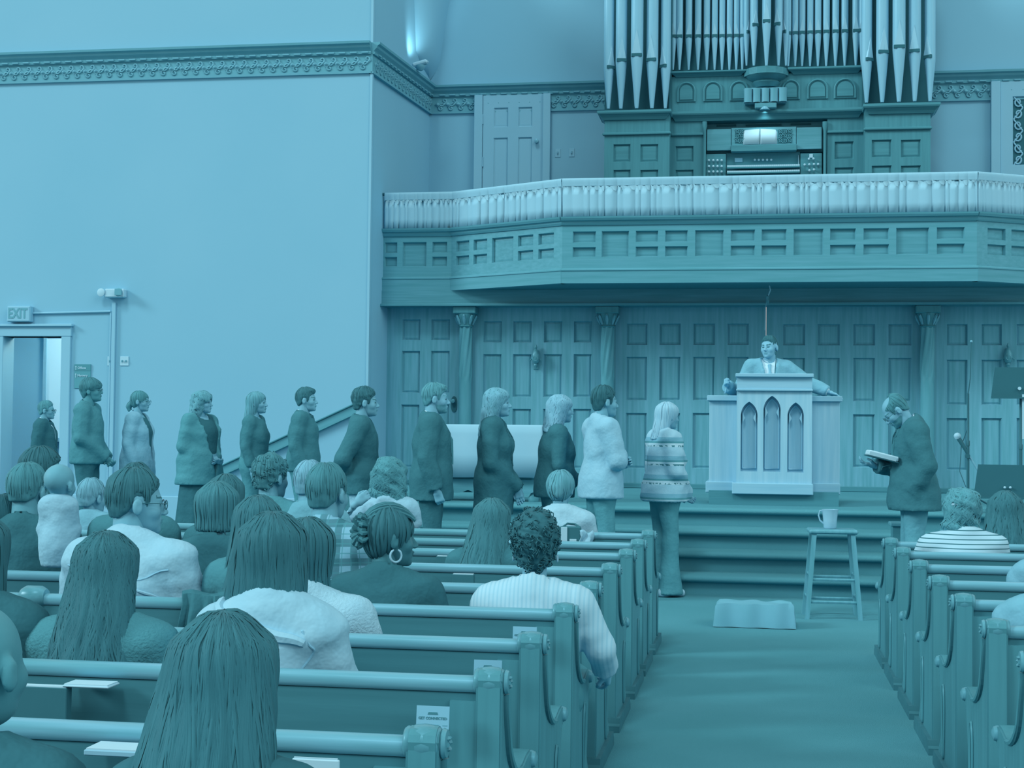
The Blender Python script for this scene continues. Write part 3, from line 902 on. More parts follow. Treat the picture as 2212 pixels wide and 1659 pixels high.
def pipe(px, pym, pyt, w, Y, foot_y, parent_name='pipe', yaw=0.0):
    """px centre, pym mouth row, foot_y tip row, width in view"""
    c = at(px, pym, Y=Y)
    r = w / 2 * (Y / FPX) * 1.0
    zt_ = at(px, foot_y, Y=Y).z
    zm_ = c.z
    xt = at(px + (foot_y - pym) * -0.005, foot_y, Y=Y).x
    mb = MB()
    mb.lathe([(r * 0.28, zt_), (r * 0.34, zt_ + 0.03), (r * 0.98, zm_ - 0.06), (r, zm_ - 0.03), (r, zm_ + 0.0), (r, ZT - 0.3)], 14, (c.x, Y, 0))
    o = mb.build(parent_name, m_pipe, None, smooth=True)
    orgobj(o)
    # mouth slot and the pointed upper lip
    ca, sa = math.cos(yaw), math.sin(yaw)

    def T(x, d): return (c.x + x * ca - d * -sa, Y - (d * ca) + x * sa)
    vs = []
    for x, d, z in [(-r * .86, r * 0.62, -0.022), (r * .86, r * 0.62, -0.022), (r * .86, r * 0.62, 0.02), (-r * .86, r * 0.62, 0.02), (-r * .8, r * 1.02, -0.022), (r * .8, r * 1.02, -0.022), (r * .8, r * 1.02, 0.02), (-r * .8, r * 1.02, 0.02)]:
        a_, b_ = T(x, d); vs.append((a_, b_, zm_ + z))
    s = MB().add(vs, [(0, 1, 2, 3), (4, 5, 6, 7), (0, 1, 5, 4), (2, 3, 7, 6), (1, 2, 6, 5), (0, 3, 7, 4)]).build('mouth', m_slot, o)
    hl = r * 4.2
    vs = []
    for x, d, z in [(-r * .82, r * 0.66, 0.02), (r * .82, r * 0.66, 0.02), (0, r * 1.05, hl), (-r * .7, r * 0.98, 0.02), (r * .7, r * 0.98, 0.02)]:
        a_, b_ = T(x, d); vs.append((a_, b_, zm_ + z))
    MB().add(vs, [(0, 3, 2), (3, 4, 2), (4, 1, 2), (0, 1, 4, 3), (0, 1, 2)]).build('upper_lip', mat('pipe_lip', 0.8, 0.35, 0.02, spec=0.5), o)


for (x, ym_, ft, w, yw) in [(1315, 147, 235, 23, 0.7), (1342, 132, 235, 25, 0.2), (1376, 121, 234, 27, 0), (1409, 131, 234, 26, -0.2), (1438, 144, 234, 22, -0.7)]:
    pipe(x, ym_, 0, w, YF + 0.02 + abs(x - 1376) / 62 * 0.10, ft, yaw=yw)
for (x, ym_, ft, w, yw) in [(1872, 130, 222, 23, 0.7), (1906, 114, 221, 26, 0.2), (1942, 103, 220, 27, 0), (1976, 112, 219, 26, -0.2), (2009, 124, 219, 23, -0.7)]:
    pipe(x, ym_, 0, w, YF + 0.02 + abs(x - 1942) / 66 * 0.10, ft, yaw=yw)
for i, x in enumerate([1454, 1468, 1488, 1508, 1527, 1544, 1560, 1576, 1591, 1604]):
    pipe(x, 79.5 - i * 0.2, 0, 15 - 0.25 * i, YR + 0.10, 151)
for i, x in enumerate([1703, 1718, 1733, 1750, 1767, 1785, 1805, 1825, 1849, 1862]):
    pipe(x, 72.5 - i * 0.65, 0, 13 + 0.3 * i, YR + 0.10, 143)
for (x, ym_, w, dy, yw) in [(1613, 70, 13, 0.05, 0.9), (1629, 55, 17, -0.08, 0.5), (1656, 47, 19, -0.15, 0), (1682, 53, 17, -0.08, -0.5), (1698, 69, 13, 0.05, -0.9)]:
    pipe(x, ym_, 0, w, YR + dy, 142, yaw=yw)
# dark case behind the pipes
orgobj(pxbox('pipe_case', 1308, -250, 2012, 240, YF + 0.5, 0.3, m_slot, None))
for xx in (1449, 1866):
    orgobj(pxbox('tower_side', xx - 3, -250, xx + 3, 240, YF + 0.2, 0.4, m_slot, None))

# --- console set in the case
YC = YR - 0.02
con = empty('organ_console', (at(1652, 340, Y=YC).x, YC, 3.41), label='organ console with two keyboards, stop knobs and music desk', cat='organ console')
n0 = set(COL.objects)
pxbox('console_back', 1527, 258, 1777, 330, YC + 0.22, 0.1, m_oak_x, None)
for a, b, y in [(1548, 1590, 271), (1611, 1688, 270), (1708, 1752, 268)]:
    pxbox('slot', a, y - 2, b, y + 2, YC + 0.20, 0.02, m_slot, None)
pxbox('side_panel', 1527, 279, 1579, 325, YC + 0.02, 0.03, m_oak_x, None, 0.004)
pxbox('side_panel', 1721, 275, 1775, 322, YC + 0.02, 0.03, m_oak_x, None, 0.004)
pxbox('desk_shelf', 1579, 312, 1721, 326, YC - 0.04, 0.12, m_dark, None, 0.006)
pxbox('music_desk', 1580, 275, 1720, 314, YC + 0.03, 0.03, m_bal, None, 0.004)
for (a, b) in ((1588, 1606), (1681, 1711)):
    pxbox('fret_backing', a, 279, b, 309, YC + 0.026, 0.006, m_slot, None)
    A0, A1 = at(a, 309, Y=YC + 0.022), at(b, 279, Y=YC + 0.022)
    fm = MB()
    nx = max(2, round((A1.x - A0.x) / 0.07)); nz = 3
    for i in range(nx):
        for j in range(nz):
            ccx = A0.x + (i + .5) * (A1.x - A0.x) / nx; ccz = A0.z + (j + .5) * (A1.z - A0.z) / nz
            sg = 1 if (i + j) % 2 else -1
            fm.tube([(ccx + 0.026 * math.cos(t) * (1 - k * 0.05), YC + 0.022, ccz + sg * 0.026 * math.sin(t) * (1 - k * 0.05)) for k, t in enumerate(np.linspace(-2.4, 3.2, 10))], 0.0055, 4)
            fm.tube([(ccx - 0.035, YC + 0.022, ccz - sg * 0.03), (ccx, YC + 0.022, ccz), (ccx + 0.035, YC + 0.022, ccz + sg * 0.03)], 0.005, 4)
    fm.build('fretwork', m_bal, None)
pxbox('stop_jamb', 1525, 333, 1568, 400, YC + 0.05, 0.05, m_dark, None)
pxbox('stop_jamb', 1729, 331, 1775, 400, YC + 0.05, 0.05, m_dark, None)
pxbox('key_backboard', 1569, 330, 1728, 400, YC + 0.12, 0.05, m_dark, None)
knob_me = MB().lathe([(0.008, 0), (0.008, -0.02), (0.015, -0.026), (0.015, -0.036), (0.004, -0.04)], 10, ax='y').mesh('knob'); knob_me.materials.append(m_white)
kn = [(x, y) for y in (347, 360, 371.5) for x in (1531.5, 1541, 1550, 1559)] + [(x, 346) for x in (1630.5, 1639, 1648, 1657, 1666)] + [(1747, 344), (1757, 343.5), (1738, 356.5), (1748, 356), (1758, 355.5), (1767, 355.5), (1748, 369), (1758, 367)]
for x, y in kn:
    p = at(x, y, Y=YC + (0.05 if x < 1570 or x > 1728 else 0.12))
    link('stop_knob', knob_me, None, None).location = p
pxbox('name_plate', 1587, 341, 1604, 350, YC + 0.11, 0.012, m_card, None, 0.002)
pxbox('clip', 1748, 332.5, 1756, 341, YC + 0.04, 0.012, m_white, None, 0.003)
for i, y in enumerate((352, 364)):
    pa, pb = at(1571, y, Y=YC), at(1727, y, Y=YC)
    zk = at(1650, y + 6, Y=YC - 0.1 - 0.04 * i).z
    bx('key_bed', pa.x, pb.x, YC - 0.12 - 0.05 * i, YC + 0.12, zk - 0.03, zk - 0.012, m_dark, None)
    nk = 36
    for k in range(nk):
        w = (pb.x - pa.x) / nk
        bx('white_key', pa.x + w * k + 0.001, pa.x + w * (k + 1) - 0.001, YC - 0.11 - 0.05 * i, YC + 0.11, zk - 0.012, zk + 0.012, m_white, None)
bx('end_post', at(1724.5, 340, Y=YC).x, at(1726.5, 340, Y=YC).x, YC + 0.1, YC + 0.12, at(1725, 352, Y=YC).z, at(1725, 332, Y=YC).z, m_white, None)
for px in (1522, 1782):
    c = at(px, 300, Y=YC)
    zA_, zB_ = at(px, 263, Y=YC).z, 3.45
    MB().lathe([(0.03, zB_), (0.03, zB_ + 0.1), (0.018, zB_ + 0.14), (0.024, zB_ + 0.3), (0.016, zB_ + 0.36), (0.028, zB_ + 0.39), (0.016, zB_ + 0.42), (0.022, zA_ - 0.12), (0.034, zA_ - 0.06), (0.034, zA_)], 12, (c.x, YC, 0)).build('turned_post', m_darkz, None, smooth=True)
bx('console_plinth', at(1525, 400, Y=YC).x, at(1777, 400, Y=YC).x, YC - 0.1, YC + 0.3, 3.41, 3.62, m_dark, None)
for o in set(COL.objects) - n0:
    if o.parent is None:
        o.parent = con; o.matrix_parent_inverse = Matrix.Translation(-Vector(con.location))
# open hymn book on the desk
YB_ = YC + 0.0
a, b = at(1605, 312, Y=YB_), at(1680, 276, Y=YB_)
r = empty('music_book', (a.x, YB_, a.z), label='open white music book on the organ desk', cat='book')
wB, hB = b.x - a.x, b.z - a.z
for s in (0, 1):
    mb = MB(); n = 8
    for j, zz in enumerate((0, hB * (0.96))):
        for i in range(n + 1):
            t = i / n
            x = (wB * 0.48) * t + (0.0 if s == 0 else wB * 0.5)
            yb = 0.02 - 0.02 * math.sin(math.pi * (t if s == 0 else 1 - t) * 0.5 + 0.2)
            mb.v.append((x, yb + zz * 0.08, zz * (0.95 + 0.06 * (t if s == 0 else 1 - t))))
    mb.f = [(i, i + 1, n + 2 + i, n + 1 + i) for i in range(n)]
    o = mb.build('page_block', m_paper, r, smooth=True)
    o.modifiers.new('t', 'SOLIDIFY').thickness = 0.01
# picture lamp above it
p = at(1652, 233, Y=YC - 0.1)
r = empty('desk_lamp', (p.x, YC - 0.1, p.z), label='small lamp lighting the organ music desk', cat='lamp')
MB().lathe([(0.075, -0.03), (0.07, 0.0), (0.055, 0.02), (0.055, 0.04)], 14).build('lamp_shade', m_metal, r, smooth=True)
MB().lathe([(0.05, -0.028), (0.048, -0.012)], 12).build('bulb', emit('lamp_bulb', 1.0, 0.8), r)
MB().tube([(0, 0, 0.04), (0, 0.05, 0.06), (0, 0.12, 0.05)], 0.008, 6).build('arm', m_brass, r)
ld = bpy.data.lights.new('desk_glow', 'SPOT'); ld.energy = 4; ld.spot_size = 2.0; ld.spot_blend = 0.8; ld.shadow_soft_size = 0.04
lo = bpy.data.objects.new('desk_glow', ld); COL.objects.link(lo); lo.parent = r; lo.location = (0, 0, -0.05)
lo.rotation_euler = Vector((0, -0.45, 1)).to_track_quat('Z', 'Y').to_euler()
# ================================================================== pews
ZCAP = 0.75


def bez(pts, n=6):
    """smooth polyline through points (Catmull-Rom)"""
    out = []
    P = [pts[0]] + list(pts) + [pts[-1]]
    for i in range(1, len(P) - 2):
        p0, p1, p2, p3 = [np.array(q, float) for q in P[i - 1:i + 3]]
        for k in range(n):
            t = k / n
            out.append(tuple(0.5 * ((2 * p1) + (-p0 + p2) * t + (2 * p0 - 5 * p1 + 4 * p2 - p3) * t * t + (-p0 + 3 * p1 - 3 * p2 + p3) * t ** 3)))
    out.append(tuple(pts[-1]))
    return out


front = bez([(0.032, 0.755), (0.03, 0.70), (0.055, 0.62), (0.10, 0.54), (0.20, 0.48), (0.32, 0.462), (0.43, 0.475), (0.50, 0.472), (0.528, 0.445), (0.51, 0.415), (0.475, 0.40)], 4)
front2 = bez([(0.475, 0.40), (0.45, 0.34), (0.42, 0.24), (0.43, 0.15), (0.50, 0.08)], 4)
endpoly = [(-0.04, 0.05), (-0.045, 0.3), (-0.04, 0.62), (-0.036, 0.74)] + [(-0.003 + 0.036 * math.cos(a), 0.752 + 0.034 * math.sin(a)) for a in np.linspace(math.pi * 0.95, 0.2, 7)] + front[1:] + front2[1:] + [(0.50, 0.05)]
END_W = 0.07
PEW = {}


def pew_end_meshes():
    # local: x=0 aisle face, body towards +x ; y=0 at cap centre
    PEW['end'] = MB().prism(endpoly, 0.0, END_W, 'x').mesh('pew_end'); PEW['end'].materials.append(m_pew_end)
    bm = bmesh.new(); bm.from_mesh(PEW['end'])
    bmesh.ops.bevel(bm, geom=[e for e in bm.edges if len(e.link_faces) == 2 and e.calc_face_angle(0) > 1.2], offset=0.006, segments=2, affect='EDGES')
    bm.to_mesh(PEW['end']); bm.free()
    mb = MB().lathe([(0.018, -0.014), (0.029, -0.012), (0.032, -0.004), (0.029, 0.0), (0.034, 0.006), (0.0375, 0.02), (0.039, 0.036), (0.037, 0.055), (0.033, 0.066), (0.034, 0.072), (0.030, 0.078), (0.018, 0.08)], 22, (0, 0.0, ZCAP), 'x')
    PEW['cap'] = mb.mesh('scroll_cap'); PEW['cap'].materials.append(m_pew_cap); autosmooth(PEW['cap'], 50)
    mb = MB()
    for k in range(6):
        a = k * math.pi / 3
        mb.tube([(-0.012, 0.007 * math.cos(a), ZCAP + 0.007 * math.sin(a)), (-0.015, 0.016 * math.cos(a), ZCAP + 0.016 * math.sin(a))], [0.004, 0.006], 5)
    PEW['ros'] = mb.mesh('rosette'); PEW['ros'].materials.append(m_pew_cap)
    # beaded moulding along the front curve of the end
    fr_ = [(y - 0.016, z) for y, z in front[3:20]]
    PEW['mould'] = MB().tube([(-0.004, y, z) for y, z in fr_], 0.009, 6).mesh('edge_moulding'); PEW['mould'].materials.append(m_pew_end); autosmooth(PEW['mould'])
    PEW['groove'] = MB().tube([(-0.001, y - 0.02, z) for y, z in fr_[:14]], [0.004 + 0.007 * math.sin(math.pi * i / 13) for i in range(14)], 6).mesh('groove_shade'); PEW['groove'].materials.append(m_slot)  # raised dark tube; the shade of a groove is put into its colour
    slot = [(0.31 + 0.030 * math.sin(a) * (1 + 0.3 * math.cos(a)), 0.225 + 0.15 * math.cos(a)) for a in np.linspace(0, 2 * math.pi, 25)[:-1]]
    PEW['slot'] = MB().prism(slot, -0.003, 0.004, 'x').mesh('oval_shade_plate'); PEW['slot'].materials.append(m_slot)  # no hollow here; recess shade is put in as a dark plate
    PEW['slotrim'] = MB().tube([(-0.003, y, z) for y, z in slot + slot[:1]], 0.006, 5).mesh('oval_moulding'); PEW['slotrim'].materials.append(m_pew_end); autosmooth(PEW['slotrim'])
    PEW['arm'] = MB().lathe([(0.010, -0.016), (0.022, -0.01), (0.026, 0.0), (0.028, 0.03), (0.028, 0.06), (0.022, 0.08), (0.008, 0.082)], 14, (0, 0.50, 0.444), 'x').mesh('arm_scroll'); PEW['arm'].materials.append(m_pew_cap); autosmooth(PEW['arm'])
    PEW['foot'] = MB().prism([(-0.07, 0), (0.55, 0), (0.55, 0.03), (0.53, 0.04), (0.52, 0.065), (-0.05, 0.065), (-0.055, 0.04), (-0.07, 0.03)], -0.018, END_W + 0.018, 'x').mesh('plinth'); PEW['foot'].materials.append(m_pew)


pew_end_meshes()


def pew(name, xa, xb, y, side, label, group, joint=None, jlabel=None):
    """xa aisle end, xb far end; side=+1 pew runs to +x from the aisle, -1 to -x"""
    r = empty(name, (xa, y, 0), 0, label, 'pew', group)
    L = abs(xb - xa); s = side

    def lx(v): return v * s
    e = empty('aisle_end', (0, 0, 0)); COL.objects.unlink(e); bpy.data.objects.remove(e)
    eo = link('pew_end', PEW['end'], None, r); eo.scale = (s, 1, 1)
    for nm, k in (('scroll_cap', 'cap'), ('rosette', 'ros'), ('edge_moulding', 'mould'), ('groove_shade', 'groove'), ('oval_shade_plate', 'slot'), ('oval_moulding', 'slotrim'), ('arm_scroll', 'arm'), ('plinth', 'foot')):
        link(nm, PEW[k], None, eo)
    # far end, plain
    f = link('pew_end', PEW['end'], None, r); f.location = (lx(L), 0, 0); f.scale = (-s, 1, 1)
    # rail: rounded top board
    prof = [(0.024 * math.cos(a) + 0.0, ZCAP - 0.004 + 0.018 * math.sin(a)) for a in np.linspace(0, math.pi, 9)] + [(-0.024, ZCAP - 0.018), (-0.016, ZCAP - 0.028), (0.016, ZCAP - 0.028), (0.024, ZCAP - 0.018)]
    o = MB().prism(prof, min(lx(0.07), lx(L - 0.05)), max(lx(0.07), lx(L - 0.05)), 'x').build('top_rail', m_pew_rail, r, smooth=True)
    o = MB().prism([(-0.012, 0.30), (0.012, 0.30), (0.012, ZCAP - 0.03), (-0.012, ZCAP - 0.03)], min(lx(END_W), lx(L - END_W)), max(lx(END_W), lx(L - END_W)), 'x').build('back_panel', m_pew, r)
    MB().prism([(0.015, 0.325), (0.46, 0.36), (0.475, 0.372), (0.46, 0.385), (0.015, 0.355)], min(lx(END_W), lx(L - END_W)), max(lx(END_W), lx(L - END_W)), 'x').build('seat', m_pew, r)
    # stile by the end, lower rail and the book rack on the rear side
    bx('end_stile', lx(END_W), lx(0.14), -0.026, -0.012, 0.30, ZCAP - 0.05, m_pew_end, r)
    bx('lower_rail', lx(END_W), lx(L - END_W), -0.024, -0.012, 0.28, 0.36, m_pew, r)
    bx('book_rack_bottom', lx(0.24), lx(L - 0.3), -0.095, -0.012, 0.440, 0.452, m_pew, r)
    bx('book_rack_lip', lx(0.24), lx(L - 0.3), -0.105, -0.093, 0.435, 0.505, m_pew, r)
    nb = max(2, int(L / 0.9))
    for k in range(nb + 1):
        xx = 0.24 + (L - 0.54) * k / nb
        bx('rack_bracket', lx(xx), lx(xx + 0.014), -0.105, -0.012, 0.435, 0.53, m_pew, r)
    if joint:
        jx = joint - xa
        for dx in (0,):
            jm = MB().prism([(y_, z_) for y_, z_ in endpoly], jx - 0.03, jx + 0.03, 'x').build('divider_end', m_pew_rail, r)
            MB().lathe([(0.030, -0.05), (0.042, -0.03), (0.042, 0.03), (0.030, 0.05)], 18, (jx, 0, ZCAP), 'x').build('divider_cap', m_pew_cap, r, smooth=True)
    return r


LROW = [3.05, 3.83, 4.54, 5.34, 6.16, 7.04, 7.93, 8.69, 9.53]
RROW = [4.52, 5.26, 6.07, 6.85, 7.68, 8.53, 9.29]
XLA, XRA = -0.645, 0.77
ordn = ['nearest', 'second', 'third', 'fourth', 'fifth', 'sixth', 'seventh', 'eighth', 'ninth']
for k, y in enumerate(LROW):
    jx = at(75, 1250, Y=y).x if k == 3 else None
    pew('church_pew', XLA, -6.4 if k > 3 else -5.6, y, -1, 'dark oak pew left of the aisle, %s row from the camera' % ordn[k], 'pews left of the aisle', jx)
for k, y in enumerate(RROW):
    pew('church_pew', XRA, 5.2, y, 1, 'dark oak pew right of the aisle, %s row in view from the camera' % ordn[k], 'pews right of the aisle')


# cards and hymnals in the racks
def card(x, y, zc, w, h, tilt, lab, text=True, rz=0.0):
    r = empty('welcome_card', (x, y, zc), rz, label=lab, cat='card', group='printed cards in the pew racks')
    o = bx('card_sheet', -w / 2, w / 2, -0.0012, 0.0012, 0, h, m_card, r)
    o.rotation_euler = (-tilt, 0, 0)
    if text:
        hd_ = empty('print', (0, 0, 0)); bpy.data.objects.remove(hd_)
        t = text_mesh('headline', 'GET CONNECTED', w * 0.105, m_ink, o, (0, -0.0018, h * 0.60), ext=0.0002, bold=True)
        MB().prism([(-w * 0.16, h * 0.72), (w * 0.16, h * 0.72), (w * 0.13, h * 0.80), (-w * 0.13, h * 0.80)], -0.002, -0.0013, 'y').build('emblem', m_ink, o)
        for a, b, zz in [(-0.38, -0.22, 0.38), (-0.12, 0.2, 0.38), (0.3, 0.45, 0.37), (-0.4, -0.28, 0.26)]:
            MB().box(a * w, b * w, -0.0019, -0.0013, zz * h, zz * h + 0.002).build('text_line', m_frieze, o)
    return r


c = [(934, 1548, LROW[1] - 0.10, 0.075 * 1.05, 'printed card in the rack of the second left pew'),
     (1053, 1445, LROW[2] - 0.10, 0.07, 'printed card peeping over the second left pew cap'),
     (1133, 1370, LROW[3] - 0.10, 0.065, 'printed card peeping over the third left pew rail')]
for px, py, Y, w, lab in c:
    p = at(px, py, Y=Y)
    card(p.x, Y, p.z - 0.052, 0.086, 0.078, 0.12, lab)


def hymnal(px, py, Y, w, d, lab, v=0.10, rz=0.0, leaf=False, h=0.03):
    p = at(px, py, Y=Y)
    r = empty('hymnal', (p.x, Y, p.z), rz, label=lab, cat='book', group='books in the pew racks')
    mc = mat('book_cover_%d' % int(v * 100), v, 0.5, 0.02, 8)
    bx('cover', -w / 2, w / 2, -0.003, h, -d, 0.0, mc, r, 0.002)
    bx('page_block', -w / 2 + 0.004, w / 2 - 0.004, 0.0, h - 0.003, -d + 0.004, 0.003, m_paper, r)
    return r


hymnal(90, 1484, LROW[1] - 0.10, 0.145, 0.16, 'dark hymnal with pale page edge in the rack at far left', 0.05)
hymnal(185, 1481, LROW[1] - 0.10, 0.13, 0.006, 'thin leaflet lying flat in the rack beside the dark hymnal', 0.9, h=0.07)
hymnal(60, 1556, LROW[1] - 0.1, 0.07, 0.03, 'folded white slip low in the rack at far left', 0.9, h=0.01)
hymnal(250, 1622, LROW[0] - 0.11, 0.14, 0.012, 'pale booklet in the rack left of the long-haired woman', 0.75, h=0.075)
hymnal(682, 1640, LROW[0] - 0.10, 0.10, 0.16, 'white sheet in the nearest rack right of the long-haired woman', 0.95, h=0.006)
hymnal(1000, 1241, LROW[5] - 0.09, 0.105, 0.12, 'dark hymnal with white page edge behind the braided woman', 0.1)
hymnal(962, 1202, LROW[6] - 0.09, 0.10, 0.1, 'dark hymnal in the rack beside the long brown hair', 0.1)
# ================================================================== pulpit
YP = 15.0
pl = empty('pulpit', (at(1672, 1090, Y=YP).x, YP, 0.7), label='light oak pulpit with three pointed arches on the stage', cat='pulpit')
n0 = set(COL.objects)


def PX(px, Y=YP): return at(px, 950, Y=Y).x
def PZ(py, Y=YP): return at(1672, py, Y=Y).z


YW = YP + 0.22
zbase = 0.7
bx('plinth', PX(1533, YW), PX(1810, YW), YP + 0.02, YP + 0.85, zbase, PZ(1062), m_dark, None)
# wings
for (a, b) in ((1532, 1592), (1752, 1814)):
    bx('wing', PX(a, YW), PX(b, YW), YW, YW + 0.6, PZ(1062), PZ(866), m_pulpit, None, 0.004)
for (a, b) in ((1527, 1592), (1752, 1819)):
    bx('wing_top', PX(a, YW), PX(b, YW), YW - 0.04, YW + 0.64, PZ(867, YW), PZ(855, YW), m_pulpitx, None, 0.006)
for (a, b) in ((1525, 1586), (1753, 1815)):
    bx('wing_base', PX(a, YW), PX(b, YW), YW - 0.03, YW + 0.62, PZ(1066, YW), PZ(1042, YW), m_pulpitx, None, 0.006)
# centre front with arches cut as niches
x0, x1 = PX(1591), PX(1754)
z0, z1 = PZ(1062), PZ(806)
zpa = PZ(843)
arch_px = [(1600, 1636, 868, 1019), (1649, 1686, 855, 1019), (1701, 1736, 869, 1020)]
cells = []
fr_m = MB()
polys = []
for (a, b, t, bt) in arch_px:
    xa, xb = PX(a), PX(b); zt_ = PZ(t); zb2 = PZ(bt)
    w = xb - xa; zs_ = zt_ - w * 0.95
    zs_ = zt_ - w * 0.82
    left = [(xb - w * math.cos(q), zs_ + (zt_ - zs_) * math.sin(q) / math.sin(math.pi / 3)) for q in np.linspace(0, math.pi / 3, 8)]
    right = [(xa + xb - x, z) for x, z in left[::-1]][1:]
    polys.append([(xa, zb2)] + left + right + [(xb, zb2)])
# front slab built strip by strip around the niches
bm = bmesh.new()


def slab():
    """triangulated face with holes"""
    vo = [bm.verts.new((x, YP, z)) for x, z in [(x0, z0), (x1, z0), (x1, zpa), (x0, zpa)]]
    ed = [bm.edges.new((vo[i], vo[(i + 1) % 4])) for i in range(4)]
    for pl_ in polys:
        vv = [bm.verts.new((x, YP, z)) for x, z in pl_]
        ed += [bm.edges.new((vv[i], vv[(i + 1) % len(vv)])) for i in range(len(vv))]
    bmesh.ops.triangle_fill(bm, use_beauty=True, use_dissolve=False, edges=ed)


slab()
# drop triangles that fell inside a niche
def inside(p, poly):
    c = False; n = len(poly)
    for i in range(n):
        (xa, za), (xb, zb) = poly[i], poly[(i + 1) % n]
        if (za > p[1]) != (zb > p[1]) and p[0] < (xb - xa) * (p[1] - za) / (zb - za) + xa: c = not c
    return c
for f_ in list(bm.faces):
    cc = f_.calc_center_median()
    if any(inside((cc.x, cc.z), q) for q in polys): bm.faces.remove(f_)
me = bpy.data.meshes.new('arched_front'); bm.to_mesh(me); bm.free()
fo = link('arched_front', me, m_pulpit, None)
for q in polys:
    mb = MB(); n = len(q)
    mb.v = [(x, YP, z) for x, z in q] + [(x, YP + 0.085, z) for x, z in q]
    mb.f = [(i, (i + 1) % n, n + (i + 1) % n, n + i) for i in range(n)]
    mb.f.append(tuple(range(n, 2 * n)))
    mb.build('arched_niche', m_pulpit, None)
    xa, xb = q[0][0], q[-1][0]; w = xb - xa
    # inner pointed moulding with cusps
    inner = [(xa + (x - xa) * 0.80 + w * 0.10, z - 0.03 if z > q[0][1] + 0.1 else z + 0.03) for x, z in q]
    MB().tube([(x, YP + 0.078, z) for x, z in inner + inner[:1]], 0.009, 5).build('niche_moulding', m_pulpit, None)
    zc_ = q[1][1] - 0.03
    for sgn, xx in ((1, xa + w * 0.1), (-1, xb - w * 0.1)):
        MB().prism([(xx, zc_ + 0.06), (xx + sgn * 0.025, zc_), (xx, zc_ - 0.05)], YP + 0.03, YP + 0.085, 'y').build('cusp', m_pulpit, None)
bx('front_core', x0 + 0.002, x1 - 0.002, YP + 0.087, YP + 0.6, z0, zpa, m_pulpit, None)
bx('side_cheek', x0 - 0.001, x0 + 0.02, YP + 0.0015, YP + 0.6, z0, zpa, m_pulpit, None)
bx('side_cheek', x1 - 0.02, x1 + 0.001, YP + 0.0015, YP + 0.6, z0, zpa, m_pulpit, None)
bx('desk_box', x0 + 0.0, x1, YP - 0.012, YP + 0.62, zpa, PZ(815), m_pulpitx, None)
bx('desk_bead', x0 - 0.006, x1 + 0.006, YP - 0.03, YP, zpa - 0.008, zpa + 0.012, m_pulpitx, None, 0.004)
bx('desk_top', PX(1588), PX(1757), YP - 0.05, YP + 0.64, PZ(815), PZ(807), m_pulpitx, None, 0.006)
bx('base_board', PX(1582), PX(1757), YP - 0.035, YP + 0.3, PZ(1068), PZ(1044), m_pulpitx, None, 0.006)
for o in set(COL.objects) - n0:
    if o.parent is None:
        o.parent = pl; o.matrix_parent_inverse = Matrix.Translation(-Vector(pl.location))
# slender gooseneck microphone on the desk
p = at(1674, 800, Y=YP + 0.3)
r = empty('pulpit_microphone', (p.x, YP + 0.3, PZ(807)), label='thin gooseneck microphone on the pulpit desk', cat='microphone')
MB().tube([(0, 0, 0), (0.004, 0, 0.08), (0.012, 0, 0.17), (0.006, 0, 0.215)], 0.0045, 6).build('gooseneck', m_black, r)
MB().lathe([(0.003, 0), (0.009, 0.005), (0.009, 0.028), (0.003, 0.034)], 8, (0.005, 0, 0.205)).build('capsule', m_black, r, smooth=True)
# ================================================================== communion table with cloth
YT = 14.75
xa, xb = at(900, 920, Y=YT).x, at(1172, 920, Y=YT).x
zt_ = at(1060, 918, Y=YT).z; zc_ = at(1060, 1032, Y=YT).z
t = empty('communion_table', ((xa + xb) / 2, YT + 0.3, 0.7), label='carved wooden communion table under a white cloth', cat='table')
hw_ = (xb - xa) / 2; H_ = zt_ - 0.7
bx('table_top', -hw_ + 0.02, hw_ - 0.02, -0.28, 0.28, H_ - 0.05, H_ - 0.005, m_dark, t, 0.006)
bx('apron', -hw_ + 0.06, hw_ - 0.06, -0.24, -0.21, H_ - 0.6, H_ - 0.05, m_dark, t)
ap = [(-hw_ + 0.06, H_ - 0.55)] + [(hw_ - 0.06, H_ - 0.55)]
nS = 5
low = []
for k in range(nS * 8 + 1):
    u_ = k / (nS * 8)
    low.append((hw_ - 0.06 - u_ * (2 * hw_ - 0.12), H_ - 0.66 - 0.035 * abs(math.sin(u_ * nS * math.pi))))
MB().prism(ap + low, -0.25, -0.225, 'y').build('scalloped_apron', m_oak_x, t)
for sx in (-1, 1):
    for sy_ in (-1, 1):
        MB().lathe([(0.05, 0), (0.055, 0.04), (0.03, 0.08), (0.045, 0.2), (0.05, 0.3), (0.035, H_ - 0.62), (0.05, H_ - 0.55), (0.05, H_ - 0.05)], 12, (sx * (hw_ - 0.1), sy_ * 0.2, 0)).build('leg', m_dark, t, smooth=True)
bx('stretcher', -hw_ + 0.1, hw_ - 0.1, -0.03, 0.03, 0.08, 0.13, m_dark, t)
